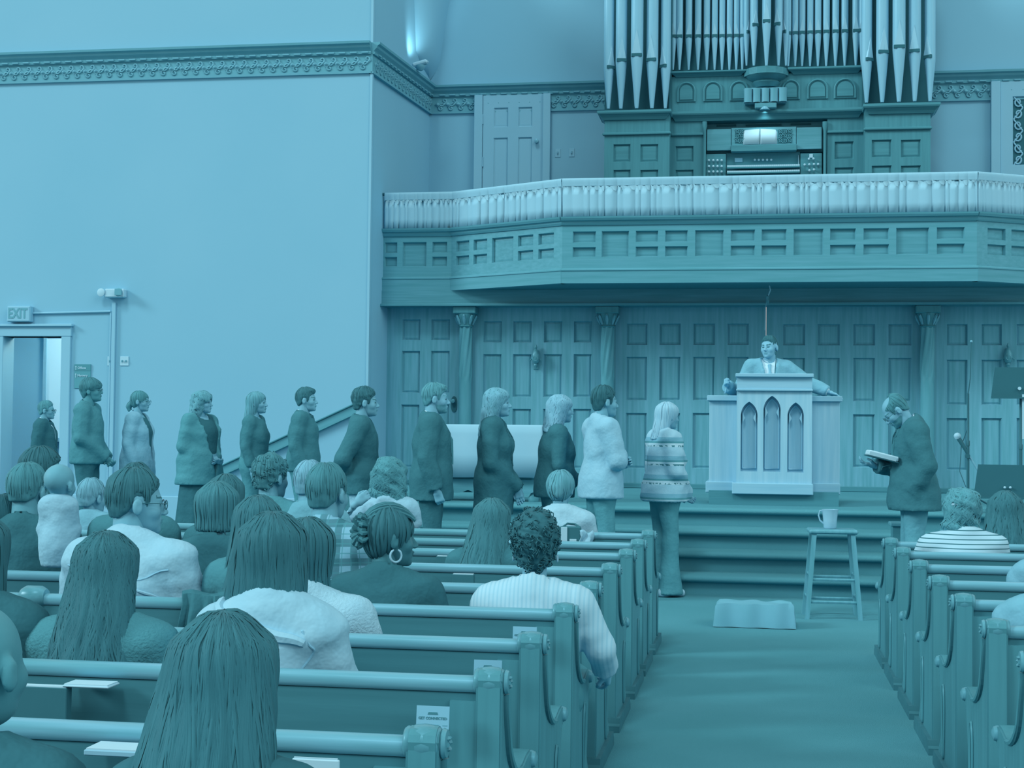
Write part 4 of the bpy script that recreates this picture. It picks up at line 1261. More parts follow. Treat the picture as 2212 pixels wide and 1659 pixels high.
# cloth with soft folds
mb = MB()
nx = 60
prof = [(0.31, -0.45), (0.305, -0.2), (0.295, -0.02), (0.28, 0.0), (-0.28, 0.0), (-0.295, -0.02), (-0.30, -0.1), (-0.305, -0.3), (-0.31, zc_ - zt_)]
for i in range(nx + 1):
    x = -hw_ + 2 * hw_ * i / nx
    for (yy, zz) in prof:
        f_ = 0.0
        if yy < -0.29: f_ = 0.016 * math.sin(x * 9 + 1.3 * math.sin(x * 4)) * (-zz / 0.5)
        mb.v.append((x, yy + f_ * 1.0, H_ + 0.004 + zz + (0.006 * math.sin(x * 5) if zz < -0.4 else 0)))
n_ = len(prof)
mb.f = [(i * n_ + j, (i + 1) * n_ + j, (i + 1) * n_ + j + 1, i * n_ + j + 1) for i in range(nx) for j in range(n_ - 1)]
o = mb.build('tablecloth', m_cloth, None, smooth=True, label='white cloth draped over the communion table', cat='tablecloth')
o.location = t.location
o.modifiers.new('t', 'SOLIDIFY').thickness = 0.004
# ================================================================== stool, mug, folded cloth
sc = at(1797, 1335, Z=0)
YS = at(1797, 1338, Z=0.0).y + 0.14
s = empty('wooden_stool', (at(1797, 1240, Y=YS).x, YS, 0), 0.05, label='square wooden stool standing on the aisle carpet', cat='stool')
m_st = wood('stool_wood', 0.46, 'z', 0.07)
HS = at(1797, 1142, Y=YS).z
TW = 0.165
bx('seat', -TW - 0.02, TW + 0.02, -0.15, 0.15, HS - 0.035, HS, m_st, s, 0.012)
lg = {}
for sx in (-1, 1):
    for sy_ in (-1, 1):
        a = Vector((sx * (TW - 0.02), sy_ * 0.115, HS - 0.03)); b = Vector((sx * (TW + 0.035), sy_ * 0.15, 0))
        mb = MB()
        w = 0.017
        mb.ring_loft([[(p.x - w, p.y - w, p.z), (p.x + w, p.y - w, p.z), (p.x + w, p.y + w, p.z), (p.x - w, p.y + w, p.z)] for p in (b, a)])
        mb.build('leg', m_st, s)
        lg[(sx, sy_)] = (a, b)


def lp(k, z):
    a, b = lg[k]; t_ = (z - b.z) / (a.z - b.z); return b + (a - b) * t_


for zz in (0.13, 0.30):
    for k1, k2 in (((-1, -1), (1, -1)), ((-1, 1), (1, 1)), ((-1, -1), (-1, 1)), ((1, -1), (1, 1))):
        h = zz + (0.03 if k1[0] == k2[0] else 0)
        MB().tube([lp(k1, h), lp(k2, h)], 0.012, 6).build('rung', m_st, s)
p = at(1793, 1118, Y=YS)
g = empty('mug', (p.x, YS, HS + 0.001), 0, label='white mug standing on the wooden stool', cat='mug')
m_mug = mat('white_glaze', 0.80, 0.25, 0.01, spec=0.6)
hM = (at(1793, 1097, Y=YS).z - HS) * 0.92; g.scale = (0.85, 0.85, 1.0)
MB().lathe([(0.05, 0), (0.058, 0.01), (0.062, hM * 0.45), (0.070, hM * 0.85), (0.078, hM), (0.070, hM), (0.062, hM * 0.8), (0.055, 0.015), (0.002, 0.012)], 24).build('cup', m_mug, g, smooth=True)
MB().tube([(-0.055, 0, hM * 0.25), (-0.09, 0, hM * 0.42), (-0.102, 0, hM * 0.68), (-0.09, 0, hM * 0.92), (-0.066, 0, hM * 0.9)], 0.0075, 8).build('handle', m_mug, g, smooth=True)
# folded cloth lying on the carpet
a, b = at(1543, 1352, Z=0), at(1718, 1354, Z=0)
r = empty('folded_cloth', ((a.x + b.x) / 2, a.y + 0.1, 0), -0.02, label='folded pale drop cloth lying on the aisle carpet', cat='cloth')
wC = (b.x - a.x) / 2; zC = 0.165
mb = MB(); nx, ny = 40, 24
for j in range(ny + 1):
    for i in range(nx + 1):
        u_, v_ = i / nx * 2 - 1, j / ny * 2 - 1
        e = min(1, (1 - abs(u_)) / 0.06) ** 0.5 * min(1, (1 - abs(v_)) / 0.16) ** 0.5
        wr = 0.012 * math.sin(5 * u_ + 3 * v_ + 1.5 * math.sin(4 * u_)) * max(0, u_ + 0.1) + 0.004 * math.sin(11 * u_ * v_ + 2)
        x = u_ * wC * (1 + 0.02 * math.sin(v_ * 5)); y = v_ * 0.17 + 0.012 * math.sin(u_ * 9) * (v_ < -0.8)
        mb.v.append((x, y, 0.004 + zC * e + wr * e))
mb.f = [(j * (nx + 1) + i, j * (nx + 1) + i + 1, (j + 1) * (nx + 1) + i + 1, (j + 1) * (nx + 1) + i) for j in range(ny) for i in range(nx)]
n_ = nx + 1
mb.v += [(-wC, -0.17, 0), (wC, -0.17, 0), (wC, 0.17, 0), (-wC, 0.17, 0)]
mb.f.append((len(mb.v) - 4, len(mb.v) - 3, len(mb.v) - 2, len(mb.v) - 1))
mb.build('cloth_bundle', mat('drop_cloth', 0.56, 0.85, 0.03, 5, spec=0.1), r, smooth=True)
p = at(1559, 1286, Z=0.0)
r = bx('paper_slip', p.x - 0.028, p.x + 0.028, p.y - 0.02, p.y + 0.02, 0.0, 0.012, m_paper, None, label='small white paper slip on the carpet by the bottom step', cat='paper')
# ================================================================== stands at the right
def stand_pole(r, H, rad=0.011, m=m_black):
    MB().lathe([(rad * 1.25, 0.05), (rad * 1.25, H * 0.55), (rad * 1.6, H * 0.55), (rad * 1.6, H * 0.59), (rad, H * 0.6), (rad, H)], 10).build('pole', m, r, smooth=True)
    for k in range(3):
        a = 2.1 * k + 0.4
        MB().tube([(0, 0, 0.16), (0.3 * math.cos(a), 0.3 * math.sin(a), 0.012)], 0.009, 6).build('tripod_leg', m, r)
    MB().lathe([(0.02, 0.12), (0.02, 0.2)], 10).build('collar', m, r)


YM = 14.9
p = at(2091, 1060, Y=YM)
r = empty('microphone_stand', (p.x, YM, 0.7), label='black boom microphone stand beside the man reading', cat='microphone stand')
stand_pole(r, at(2091, 850, Y=YM).z - 0.7)
ph = at(2068, 942, Y=YM) - Vector((p.x, YM, 0.7)); pe = at(2142, 1066, Y=YM) - Vector((p.x, YM, 0.7)); pj = at(2090, 985, Y=YM) - Vector((p.x, YM, 0.7))
MB().tube([pe, ph + (pe - ph) * 0.18], 0.010, 8).build('boom_arm', m_metal, r)
MB().tube([pe, pe + (pe - ph) * 0.05], 0.018, 8).build('counterweight', m_metal, r)
MB().lathe([(0.022, -0.03), (0.022, 0.03)], 10, tuple(pj), 'y').build('clutch', m_black, r)
MB().tube([(0.0, 0.0, pj.z + 0.6), (0.02, 0, pj.z + 0.75), (0.028, 0, pj.z + 1.1)], [0.006, 0.005, 0.004], 6).build('upper_rod', m_black, r)
MB().lathe([(0.002, 0), (0.012, 0.004), (0.012, 0.02), (0.002, 0.024)], 8, (0.03, 0, pj.z + 1.1)).build('rod_tip', m_metal, r)
mic = empty('microphone', (ph.x + p.x, YM, ph.z + 0.7), label='silver ball-head microphone clipped to the boom stand', cat='microphone')
dirv = (pe - ph).normalized()
MB().tube([(0, 0, 0), dirv * 0.04, dirv * 0.2], [0.02, 0.022, 0.014], 10).build('body', m_black, mic, smooth=True)
MB().lathe([(0.002, -0.034), (0.02, -0.03), (0.033, -0.008), (0.034, 0.006), (0.024, 0.026), (0.002, 0.034)], 14).build('grille_ball', mat('mic_mesh', 0.85, 0.4, 0.05, 60), mic, smooth=True)
MB().tube([(0.01, 0.015, pj.z + 0.3 + 0.0), (-0.06, 0.02, pj.z + 0.1), (-0.075, 0.02, pj.z - 0.15), (-0.02, 0.0, pj.z - 0.3)], 0.004, 5).build('cable', m_black, r)
# music stand
YMS = 14.6
p = at(2205, 860, Y=YMS)
r = empty('music_stand', (p.x, YMS, 0.7), label='tall black music stand with a white front strip at the right edge', cat='music stand')
H_ = at(2205, 860, Y=YMS).z - 0.7
stand_pole(r, H_, 0.012)
dl, dw_, dh = at(2140, 860, Y=YMS).x - p.x, 0.36, at(2150, 795, Y=YMS).z - at(2150, 861, Y=YMS).z
MB().prism([(dl, H_), (dl + 2 * -dl, H_), (-dl - 0.03, H_ + dh), (dl + 0.035, H_ + dh)], -0.03, -0.018, 'y').build('desk', m_black, r)
bx('desk_ledge', dl, -dl, -0.075, -0.02, H_ - 0.006, H_ + 0.008, m_black, r)
bx('front_strip', 0.005, 0.035, -0.05, -0.04, at(2205, 948, Y=YMS).z - 0.7, at(2205, 852, Y=YMS).z - 0.7, m_white, r)
MB().lathe([(0.016, 0), (0.016, 0.02)], 8, (-0.02, -0.06, H_ + 0.09), 'y').build('clip_knob', m_white, r)
# second, low black stand in front
YM2 = 14.3
p = at(2175, 1075, Y=YM2)
r = empty('music_stand', (p.x, YM2, 0.525), label='low black music stand desk behind the dark-haired woman at right', cat='music stand')
z0_, z1_ = at(2175, 1076, Y=YM2).z - 0.525, at(2175, 1004, Y=YM2).z - 0.525
xl, xl2 = at(2102, 1076, Y=YM2).x - p.x, at(2112, 1004, Y=YM2).x - p.x
stand_pole(r, z0_ + 0.05, 0.012)
MB().prism([(xl, z0_), (0.42, z0_), (0.38, z1_), (xl2, z1_)], -0.03, -0.018, 'y').build('desk', m_black, r)
bx('desk_ledge', xl, 0.42, -0.075, -0.02, z0_ - 0.006, z0_ + 0.01, m_black, r)
for px in (2170, 2182):
    q = at(px, 1053, Y=YM2 - 0.04)
    MB().lathe([(0.010, 0), (0.012, -0.012), (0.004, -0.02)], 8, (q.x - p.x, -0.04, q.z - 0.525), 'y').build('clip', m_white, r)
# small wooden book stand by the steps
p = at(1945, 1172, Y=12.75)
r = empty('low_bookstand', (p.x, 12.75, 0), label='small dark wooden stand beside the steps behind the reader', cat='stand')
H_ = at(1945, 1128, Y=12.75).z
bx('body', -0.07, 0.12, -0.1, 0.1, 0, H_ - 0.03, m_dark, r)
bx('top', -0.09, 0.14, -0.12, 0.12, H_ - 0.03, H_, m_bal, r, 0.006)
# ================================================================== figures
# Bodies, hair and clothes are sampled as smooth blended volumes on a grid and skinned with quads.
f32 = np.float32


def smin(a, b, k):
    h = np.clip(0.5 + 0.5 * (b - a) / k, 0, 1)
    return b + (a - b) * h - k * h * (1 - h)


def smax(a, b, k): return -smin(-a, -b, k)


class Grid:
    def __init__(s, lo, hi, h):
        s.lo = np.array(lo, float); s.h = h
        n = np.maximum(2, np.ceil((np.array(hi) - s.lo) / h).astype(int) + 1)
        s.n = n
        ax = [(s.lo[i] + h * np.arange(n[i])).astype(f32) for i in range(3)]
        s.x = ax[0][:, None, None]; s.y = ax[1][None, :, None]; s.z = ax[2][None, None, :]

    def full(s, v=1.0): return np.full(tuple(s.n), v, f32)

    def cone(s, a, b, r1, r2, sy=1.0, sx=1.0):
        """round cone; sy/sx stretch the cross section"""
        a = np.array(a, float); b = np.array(b, float)
        ab = b - a; L2 = float(ab @ ab) + 1e-12
        dx, dy, dz = s.x - f32(a[0]), s.y - f32(a[1]), s.z - f32(a[2])
        t = np.clip((dx * f32(ab[0]) + dy * f32(ab[1]) + dz * f32(ab[2])) / f32(L2), 0, 1)
        qx, qy, qz = (dx - t * f32(ab[0])) / f32(sx), (dy - t * f32(ab[1])) / f32(sy), dz - t * f32(ab[2])
        return np.sqrt(qx * qx + qy * qy + qz * qz) - (f32(r1) + t * f32(r2 - r1))

    def ell(s, c, r):
        dx, dy, dz = (s.x - f32(c[0])), (s.y - f32(c[1])), (s.z - f32(c[2]))
        k0 = np.sqrt((dx / f32(r[0])) ** 2 + (dy / f32(r[1])) ** 2 + (dz / f32(r[2])) ** 2)
        k1 = np.sqrt((dx / f32(r[0] ** 2)) ** 2 + (dy / f32(r[1] ** 2)) ** 2 + (dz / f32(r[2] ** 2)) ** 2) + f32(1e-6)
        return k0 * (k0 - 1) / k1

    def plane(s, p, n):
        """negative on the far side of n"""
        return (s.x - f32(p[0])) * f32(n[0]) + (s.y - f32(p[1])) * f32(n[1]) + (s.z - f32(p[2])) * f32(n[2])

    def noise(s, sc, seed, st=(1, 1, 1)):
        rng = np.random.RandomState(seed)
        o = None
        for _ in range(5):
            d = rng.normal(size=3); d /= np.linalg.norm(d); d = d * np.array(st) * sc * rng.uniform(0.7, 1.6)
            q = np.sin(s.x * f32(d[0]) + s.y * f32(d[1]) + s.z * f32(d[2]) + f32(rng.uniform(0, 6.28)))
            o = q if o is None else o + q
        return o / f32(2.5)


def nets(F, g, stride=1):
    """surface nets -> verts, quads"""
    if stride > 1: F = F[::stride, ::stride, ::stride]
    h = g.h * stride
    F = F.astype(f32)
    # close the volume at the border
    F[0], F[-1] = np.maximum(F[0], 1e-3), np.maximum(F[-1], 1e-3)
    F[:, 0], F[:, -1] = np.maximum(F[:, 0], 1e-3), np.maximum(F[:, -1], 1e-3)
    F[:, :, 0], F[:, :, -1] = np.maximum(F[:, :, 0], 1e-3), np.maximum(F[:, :, -1], 1e-3)
    S = F < 0
    nx, ny, nz = F.shape
    c = np.zeros((nx - 1, ny - 1, nz - 1), np.int8)
    for i in (0, 1):
        for j in (0, 1):
            for k in (0, 1):
                c += S[i:nx - 1 + i, j:ny - 1 + j, k:nz - 1 + k]
    act = (c > 0) & (c < 8)
    idx = np.full(act.shape, -1, np.int64)
    ci, cj, ck = np.nonzero(act)
    m = len(ci)
    if m == 0: return np.zeros((0, 3)), np.zeros((0, 4), int)
    idx[ci, cj, ck] = np.arange(m)
    acc = np.zeros((m, 3)); cnt = np.zeros(m)
    cor = [(i, j, k) for i in (0, 1) for j in (0, 1) for k in (0, 1)]
    for a in cor:
        for d in range(3):
            if a[d]: continue
            b = list(a); b[d] = 1
            fa = F[ci + a[0], cj + a[1], ck + a[2]]; fb = F[ci + b[0], cj + b[1], ck + b[2]]
            w = (fa < 0) != (fb < 0)
            t = np.where(w, fa / np.where(w, fa - fb, 1), 0)
            p = np.array(a, float)[None, :].repeat(m, 0); p[:, d] += t
            acc[w] += p[w]; cnt[w] += 1
    V = (np.stack([ci, cj, ck], 1) + acc / cnt[:, None]) * h + g.lo
    Q = []
    for d in range(3):
        A = [slice(None)] * 3; B = [slice(None)] * 3
        A[d] = slice(0, -1); B[d] = slice(1, None)
        sa, sb = S[tuple(A)], S[tuple(B)]
        ch = sa != sb
        o1, o2 = [(1, 2), (2, 0), (0, 1)][d]
        I = np.array(np.nonzero(ch)).T
        ok = (I[:, o1] > 0) & (I[:, o2] > 0)
        lim = act.shape
        ok &= (I[:, o1] < lim[o1] + 0) & (I[:, o2] < lim[o2] + 0)
        I = I[ok]
        e1 = np.zeros(3, int); e1[o1] = 1; e2 = np.zeros(3, int); e2[o2] = 1

        def gi(K): return idx[K[:, 0], K[:, 1], K[:, 2]]
        q = np.stack([gi(I), gi(I - e1), gi(I - e1 - e2), gi(I - e2)], 1)
        fl = ~sa[I[:, 0], I[:, 1], I[:, 2]]
        q[fl] = q[fl][:, ::-1]
        Q.append(q[:, ::-1])
    Q = np.concatenate(Q)
    Q = Q[(Q >= 0).all(1)]
    return V, Q


def relax(V, Q, it=2, lam=0.5):
    n = len(V)
    E = np.concatenate([Q[:, [0, 1]], Q[:, [1, 2]], Q[:, [2, 3]], Q[:, [3, 0]]])
    E = np.concatenate([E, E[:, ::-1]])
    deg = np.bincount(E[:, 0], minlength=n)[:, None].clip(1)
    for k in range(it):
        for l in (lam, -lam * 1.03):
            A = np.stack([np.bincount(E[:, 0], V[E[:, 1], d], minlength=n) for d in range(3)], 1) / deg
            V = V + l * (A - V)
    return V


def mesh_np(name, parts):
    """parts: list of (V, Q, matindex array or int)"""
    vs, qs, ms, o = [], [], [], 0
    for V, Q, mi in parts:
        if len(V) == 0: continue
        vs.append(V); qs.append(Q + o); o += len(V)
        ms.append(np.full(len(Q), mi) if np.isscalar(mi) else mi)
    me = bpy.data.meshes.new(name)
    if not vs: return me
    V = np.concatenate(vs); Q = np.concatenate(qs); Mi = np.concatenate(ms)
    me.vertices.add(len(V)); me.vertices.foreach_set('co', V.astype(f32).ravel())
    me.loops.add(len(Q) * 4); me.loops.foreach_set('vertex_index', Q.astype(np.int32).ravel())
    me.polygons.add(len(Q))
    me.polygons.foreach_set('loop_start', np.arange(0, len(Q) * 4, 4, dtype=np.int32))
    me.polygons.foreach_set('use_smooth', np.ones(len(Q), bool))
    me.polygons.foreach_set('material_index', Mi.astype(np.int32))
    me.update(calc_edges=True)
    me.validate()
    return me


def skin_mat(v): return mat('skin_%d' % round(v * 100), v, 0.55, 0.02, 14, bump=0.03, bscale=120, spec=0.35)


def hair_mat(v): return mat('hair_%d' % round(v * 100), v, 0.6, 0.06, 9, (7, 7, 0.7), 0.25, None, 0.12, detail=5)


def hair_mat2(v): return mat('hair_lock_%d' % round(v * 100), v + 0.015, 0.55, 0.045, 6, (5, 5, 1.5), 0.1, None, 0.18, detail=4)


def cloth_mat(v, kind='plain'):
    key = 'cloth_%s_%d' % (kind, round(v * 100))
    return mat(key, v, 0.85, 0.025, 9, bump=0.45 if kind != 'knit' else 0.6, bscale=13 if kind != 'knit' else 110, spec=0.08, bdist=0.03 if kind != 'knit' else 0.008)


def _axis(nt, tc, ax):
    s = nt.nodes.new('ShaderNodeSeparateXYZ'); nt.links.new(tc.outputs['Object'], s.inputs[0]); return s.outputs[ax]


def _wave(nt, sock, freq, phase=0.0):
    a = nt.nodes.new('ShaderNodeMath'); a.operation = 'MULTIPLY_ADD'; a.inputs[1].default_value = freq; a.inputs[2].default_value = phase
    nt.links.new(sock, a.inputs[0])
    b = nt.nodes.new('ShaderNodeMath'); b.operation = 'FRACT'; nt.links.new(a.outputs[0], b.inputs[0])
    return b.outputs[0]


def _lt(nt, sock, th, soft=None):
    a = nt.nodes.new('ShaderNodeMath'); a.operation = 'LESS_THAN'; a.inputs[1].default_value = th; nt.links.new(sock, a.inputs[0]); return a.outputs[0]


def _mix(nt, fac, c1, c2v):
    m = nt.nodes.new('ShaderNodeMix'); m.data_type = 'RGBA'
    nt.links.new(fac, m.inputs['Factor']); nt.links.new(c1, m.inputs['A']); m.inputs['B'].default_value = duo(c2v); return m.outputs['Result']


def stripes_pattern(freq, th, v2):
    def f(nt, tc, col):
        return _mix(nt, _lt(nt, _wave(nt, _axis(nt, tc, 2), freq), th), col, v2)
    return f


def plaid_pattern(v1, v2):
    def f(nt, tc, col):
        c = col
        for ax, fr_, th, v in ((0, 14, 0.42, v1), (2, 12, 0.40, v1), (0, 28, 0.12, v2), (2, 24, 0.12, v2)):
            m = nt.nodes.new('ShaderNodeMath'); m.operation = 'MULTIPLY'; m.inputs[1].default_value = 0.75
            nt.links.new(_lt(nt, _wave(nt, _axis(nt, tc, ax), fr_, 0.13 * ax), th), m.inputs[0])
            c = _mix(nt, m.outputs[0], c, v)
        return c
    return f


def blanket_pattern(nt, tc, col):
    """woven bands: wide pale / mid stripes with dotted dark rows"""
    z = _axis(nt, tc, 2)
    w = _wave(nt, z, 6.2)
    c = _mix(nt, _lt(nt, w, 0.52), col, 0.62)
    c = _mix(nt, _lt(nt, w, 0.30), c, 0.40)
    c = _mix(nt, _lt(nt, w, 0.20), c, 0.95)
    m = nt.nodes.new('ShaderNodeMath'); m.operation = 'MULTIPLY'
    d = nt.nodes.new('ShaderNodeTexNoise'); d.inputs['Scale'].default_value = 45; nt.links.new(tc.outputs['Object'], d.inputs['Vector'])
    g = nt.nodes.new('ShaderNodeMath'); g.operation = 'GREATER_THAN'; g.inputs[1].default_value = 0.52; nt.links.new(d.outputs['Fac'], g.inputs[0])
    nt.links.new(g.outputs[0], m.inputs[0]); nt.links.new(_lt(nt, w, 0.09), m.inputs[1])
    return _mix(nt, m.outputs[0], c, 0.2)


def rib_pattern(freq, v2):
    def f(nt, tc, col):
        return _mix(nt, _lt(nt, _wave(nt, _axis(nt, tc, 0), freq), 0.4), col, v2)
    return f


# ------------------------------------------------------------------ head
def rotm(yaw, pitch, roll=0.0):
    """head turn: yaw to the left (+), pitch up (+)"""
    return np.array((Matrix.Rotation(yaw, 3, 'Z') @ Matrix.Rotation(pitch, 3, 'X') @ Matrix.Rotation(roll, 3, 'Y')))


def head_field(g, fem, fat=1.0, age=0):
    jw = 0.9 if fem else 1.0
    F = g.ell((0, -0.012, 0.032), (0.075 * fat, 0.097, 0.087))
    F = smin(F, g.ell((0, 0.025, -0.028), (0.060 * fat, 0.068, 0.088)), 0.03)
    F = smin(F, g.ell((0, 0.048, -0.078), (0.042 * jw * fat, 0.042, 0.036)), 0.025)
    F = smin(F, g.ell((0, 0.080, -0.100), (0.018, 0.016, 0.015)), 0.018)
    F = smin(F, g.cone((-0.03, 0.080, 0.020), (0.03, 0.080, 0.020), 0.011, 0.011), 0.015)
    for sx in (-1, 1):
        F = smin(F, g.ell((sx * 0.040 * fat, 0.058, -0.028), (0.024, 0.026, 0.026)), 0.02)
        F = smax(F, -g.ell((sx * 0.030, 0.104, 0.002), (0.018, 0.020, 0.011)), 0.010)
        F = smin(F, g.ell((sx * 0.030, 0.076, 0.001), (0.013, 0.013, 0.011)), 0.005)
        # ears
        e = g.ell((sx * 0.081 * fat, -0.010, -0.008), (0.012, 0.020, 0.033))
        e = smax(e, -g.ell((sx * 0.096 * fat, -0.003, -0.004), (0.010, 0.010, 0.017)), 0.006)
        F = smin(F, e, 0.008)
        F = smin(F, g.ell((sx * 0.011, 0.103, -0.036), (0.008, 0.010, 0.008)), 0.008)
    F = smin(F, g.cone((0, 0.086, 0.010), (0, 0.114, -0.030), 0.007, 0.0105), 0.012)
    F = smin(F, g.ell((0, 0.094, -0.057), (0.023, 0.011, 0.006)), 0.006)
    F = smin(F, g.ell((0, 0.092, -0.069), (0.020, 0.011, 0.0065)), 0.006)
    return F


def head_mats(V, Q, brow_v, beard):
    c = V[Q].mean(1)
    mi = np.zeros(len(Q), int)
    ax = np.abs(c[:, 0])
    mi[(np.abs(c[:, 2] - 0.001) < 0.006) & (np.abs(ax - 0.030) < 0.014) & (c[:, 1] > 0.075)] = 2
    mi[(np.abs(c[:, 2] - 0.026 - 0.15 * (ax - 0.03)) < 0.005) & (ax > 0.012) & (ax < 0.052) & (c[:, 1] > 0.06)] = 1
    mi[(np.abs(c[:, 2] + 0.063) < 0.010) & (ax < 0.022) & (c[:, 1] > 0.088)] = 3
    if beard:
        b = (c[:, 2] < -0.045) & (c[:, 1] > 0.0) & (c[:, 2] > -0.13) & (mi == 0) & ~((np.abs(c[:, 2] + 0.063) < 0.011) & (ax < 0.02))
        b &= (c[:, 2] < -0.075) | (ax > 0.03) | ((c[:, 2] < -0.044) & (c[:, 2] > -0.056) & (ax < 0.03) & (c[:, 1] > 0.085))
        mi[b] = 4
    return mi


def lowline(st, P):
    d = P.get('drop', 0.0)
    if st == 'bowl':
        xs = [-0.12, -0.08, -0.055, -0.03, -0.01, 0.03, 0.06, 0.09, 0.12]; zs = [-0.085, -0.08, -0.06, -0.02, 0.0, -0.005, 0.012, 0.03, 0.035]
    else:
        n = P.get('nape', -0.06)
        xs = [-0.12, -0.075, -0.05, -0.030, -0.022, 0.012, 0.018, 0.036, 0.046, 0.07, 0.085, 0.12]; zs = [n, n + 0.003, n + 0.018, -0.012, 0.028, 0.028, -0.022, -0.022, 0.034, 0.058, 0.074, 0.085]
    return lambda y: np.interp(y, xs, zs) - d


def hair_field(g, st, P):
    """st: style name, P: dict. Head coordinates."""
    th = P.get('th', 0.014)
    fat = P.get('fat', 1.0)
    sk = g.ell((0, -0.016, 0.034), ((0.077 + th) * fat, 0.099 + th, 0.090 + th * 1.1))
    face = smin(g.ell((0, 0.115, P.get('hl', -0.012) - 0.03), (0.082, 0.070, 0.098)), g.ell((0, 0.13, -0.08), (0.10, 0.11, 0.10)), 0.03)
    nape = P.get('nape', -0.085)
    if st in ('short', 'curly_short', 'bowl', 'balding'):
        F = g.ell((0, -0.014, 0.036), ((0.0755 + th * 0.45) * fat, 0.097 + th * 0.6, 0.088 + th * 1.25))
        F = smin(F, g.ell((0, -0.050, -0.030), (0.056 + th * 0.2, 0.046 + th * 0.3, 0.062)), 0.03)
        zl = lowline(st, P)(g.y.ravel()).reshape(1, -1, 1).astype(f32)
        F = smax(F, zl - g.z, 0.008)
        F = smax(F, -face, 0.008)
        if st == 'bowl':
            F = smin(F, smax(g.ell((0, 0.004, 0.045), (0.094, 0.112, 0.078)), -(g.z - f32(0.012)), 0.01), 0.02)
        if st == 'balding':
            F = smax(F, -g.ell((0, 0.06, 0.125), (0.075, 0.095, 0.065)), 0.02)
    elif st in ('long', 'bob', 'wavy'):
        L = P.get('len', 0.35)           # below head centre
        zt, zb = 0.06, -L
        t = np.clip((zt - g.z) / f32(zt - zb), 0, 1)
        w = f32(P.get('w0', 0.094)) + (f32(P.get('w1', 0.11)) - f32(P.get('w0', 0.094))) * np.sin(t * f32(1.5708))
        dp = f32(P.get('d0', 0.094)) + (f32(P.get('d1', 0.05)) - f32(P.get('d0', 0.094))) * t
        yc = f32(-0.018) + (f32(P.get('y1', -0.085)) + f32(0.018)) * t
        cx_ = f32(P.get('lean', 0.0)) * t
        k = np.sqrt(((g.x - cx_) / w) ** 2 + ((g.y - yc) / dp) ** 2)
        C = (k - 1) * np.minimum(w, dp)
        C = smax(C, zb - g.z + f32(0.01), 0.02)
        C = smax(C, g.z - f32(zt + 0.02), 0.03)
        F = smin(sk, C, 0.03)
        cut = smin(face, g.ell((0, 0.14, -0.12), (0.085, 0.125, 0.15)), 0.03)
        F = smax(F, -cut, 0.012)
        if P.get('neck'):
            F = smax(F, -g.cone((0, -0.01, -0.11), (0, 0.02, -0.3), 0.052, 0.06), 0.01)
    elif st in ('updo', 'pony', 'bun'):
        F = smin(sk, g.ell((0, -0.055, -0.03), (0.06, 0.045, 0.06)), 0.03)
        F = smax(F, -face, 0.012)
        F = np.maximum(F, P.get('nape', -0.075) - g.z)
        for sx in (-1, 1):
            F = smax(F, -g.ell((sx * 0.092, 0.005, -0.030), (0.03, 0.030, 0.038)), 0.01)
    elif st == 'afro':
        F = g.ell((0, -0.03, 0.035), (0.098 * P.get('k', 1), 0.116 * P.get('k', 1), 0.115 * P.get('k', 1)))
        F = smin(F, g.ell((0, -0.06, -0.055), (0.06, 0.05, 0.06)), 0.03)
        F = smax(F, -face, 0.015)
        F = np.maximum(F, -0.115 - g.z)
        for sx in (-1, 1):
            F = smax(F, -g.ell((sx * 0.098, 0.02, -0.045), (0.034, 0.040, 0.040)), 0.01)
    else:
        F = sk + 1.0
    for (c, r) in P.get('balls', []):
        F = smin(F, g.ell(c, r if hasattr(r, '__len__') else (r, r, r)), 0.02)
    if P.get('curl'):
        F = F + g.noise(P.get('cs', 130), 5) * f32(P['curl']) + g.noise(P.get('cs', 130) * 0.45, 9) * f32(P['curl'])
    sdef = 0.0008 if st in ('short', 'curly_short', 'bowl', 'balding') else 0.0022
    if st in ('short', 'bowl', 'balding') and not P.get('curl'):
        F = F + g.noise(150, 5, (1, 1, 0.6)) * f32(0.0016)
    if P.get('strand', sdef):
        ang = np.arctan2(g.x, -(g.y + f32(0.02)))
        F = F + (np.sin(ang * 34 + np.sin(g.z * 22) * 1.2) + np.sin(ang * 19 + 1.7 + np.sin(g.z * 13) * 2)) * f32(P.get('strand', sdef) * 0.7)
    return F


def sample(F, g, P):
    q = (P - g.lo) / g.h
    q = np.clip(q, 0.01, np.array(F.shape) - 1.02)
    i = q.astype(int); t = q - i
    o = 0
    for a in (0, 1):
        for b in (0, 1):
            for c in (0, 1):
                w = (t[:, 0] if a else 1 - t[:, 0]) * (t[:, 1] if b else 1 - t[:, 1]) * (t[:, 2] if c else 1 - t[:, 2])
                o = o + F[i[:, 0] + a, i[:, 1] + b, i[:, 2] + c] * w
    return o


def grad(F, g, P):
    e = g.h * 0.8
    G = np.stack([sample(F, g, P + np.eye(3)[d] * e) - sample(F, g, P - np.eye(3)[d] * e) for d in range(3)], 1)
    return G / (np.linalg.norm(G, axis=1, keepdims=True) + 1e-9)


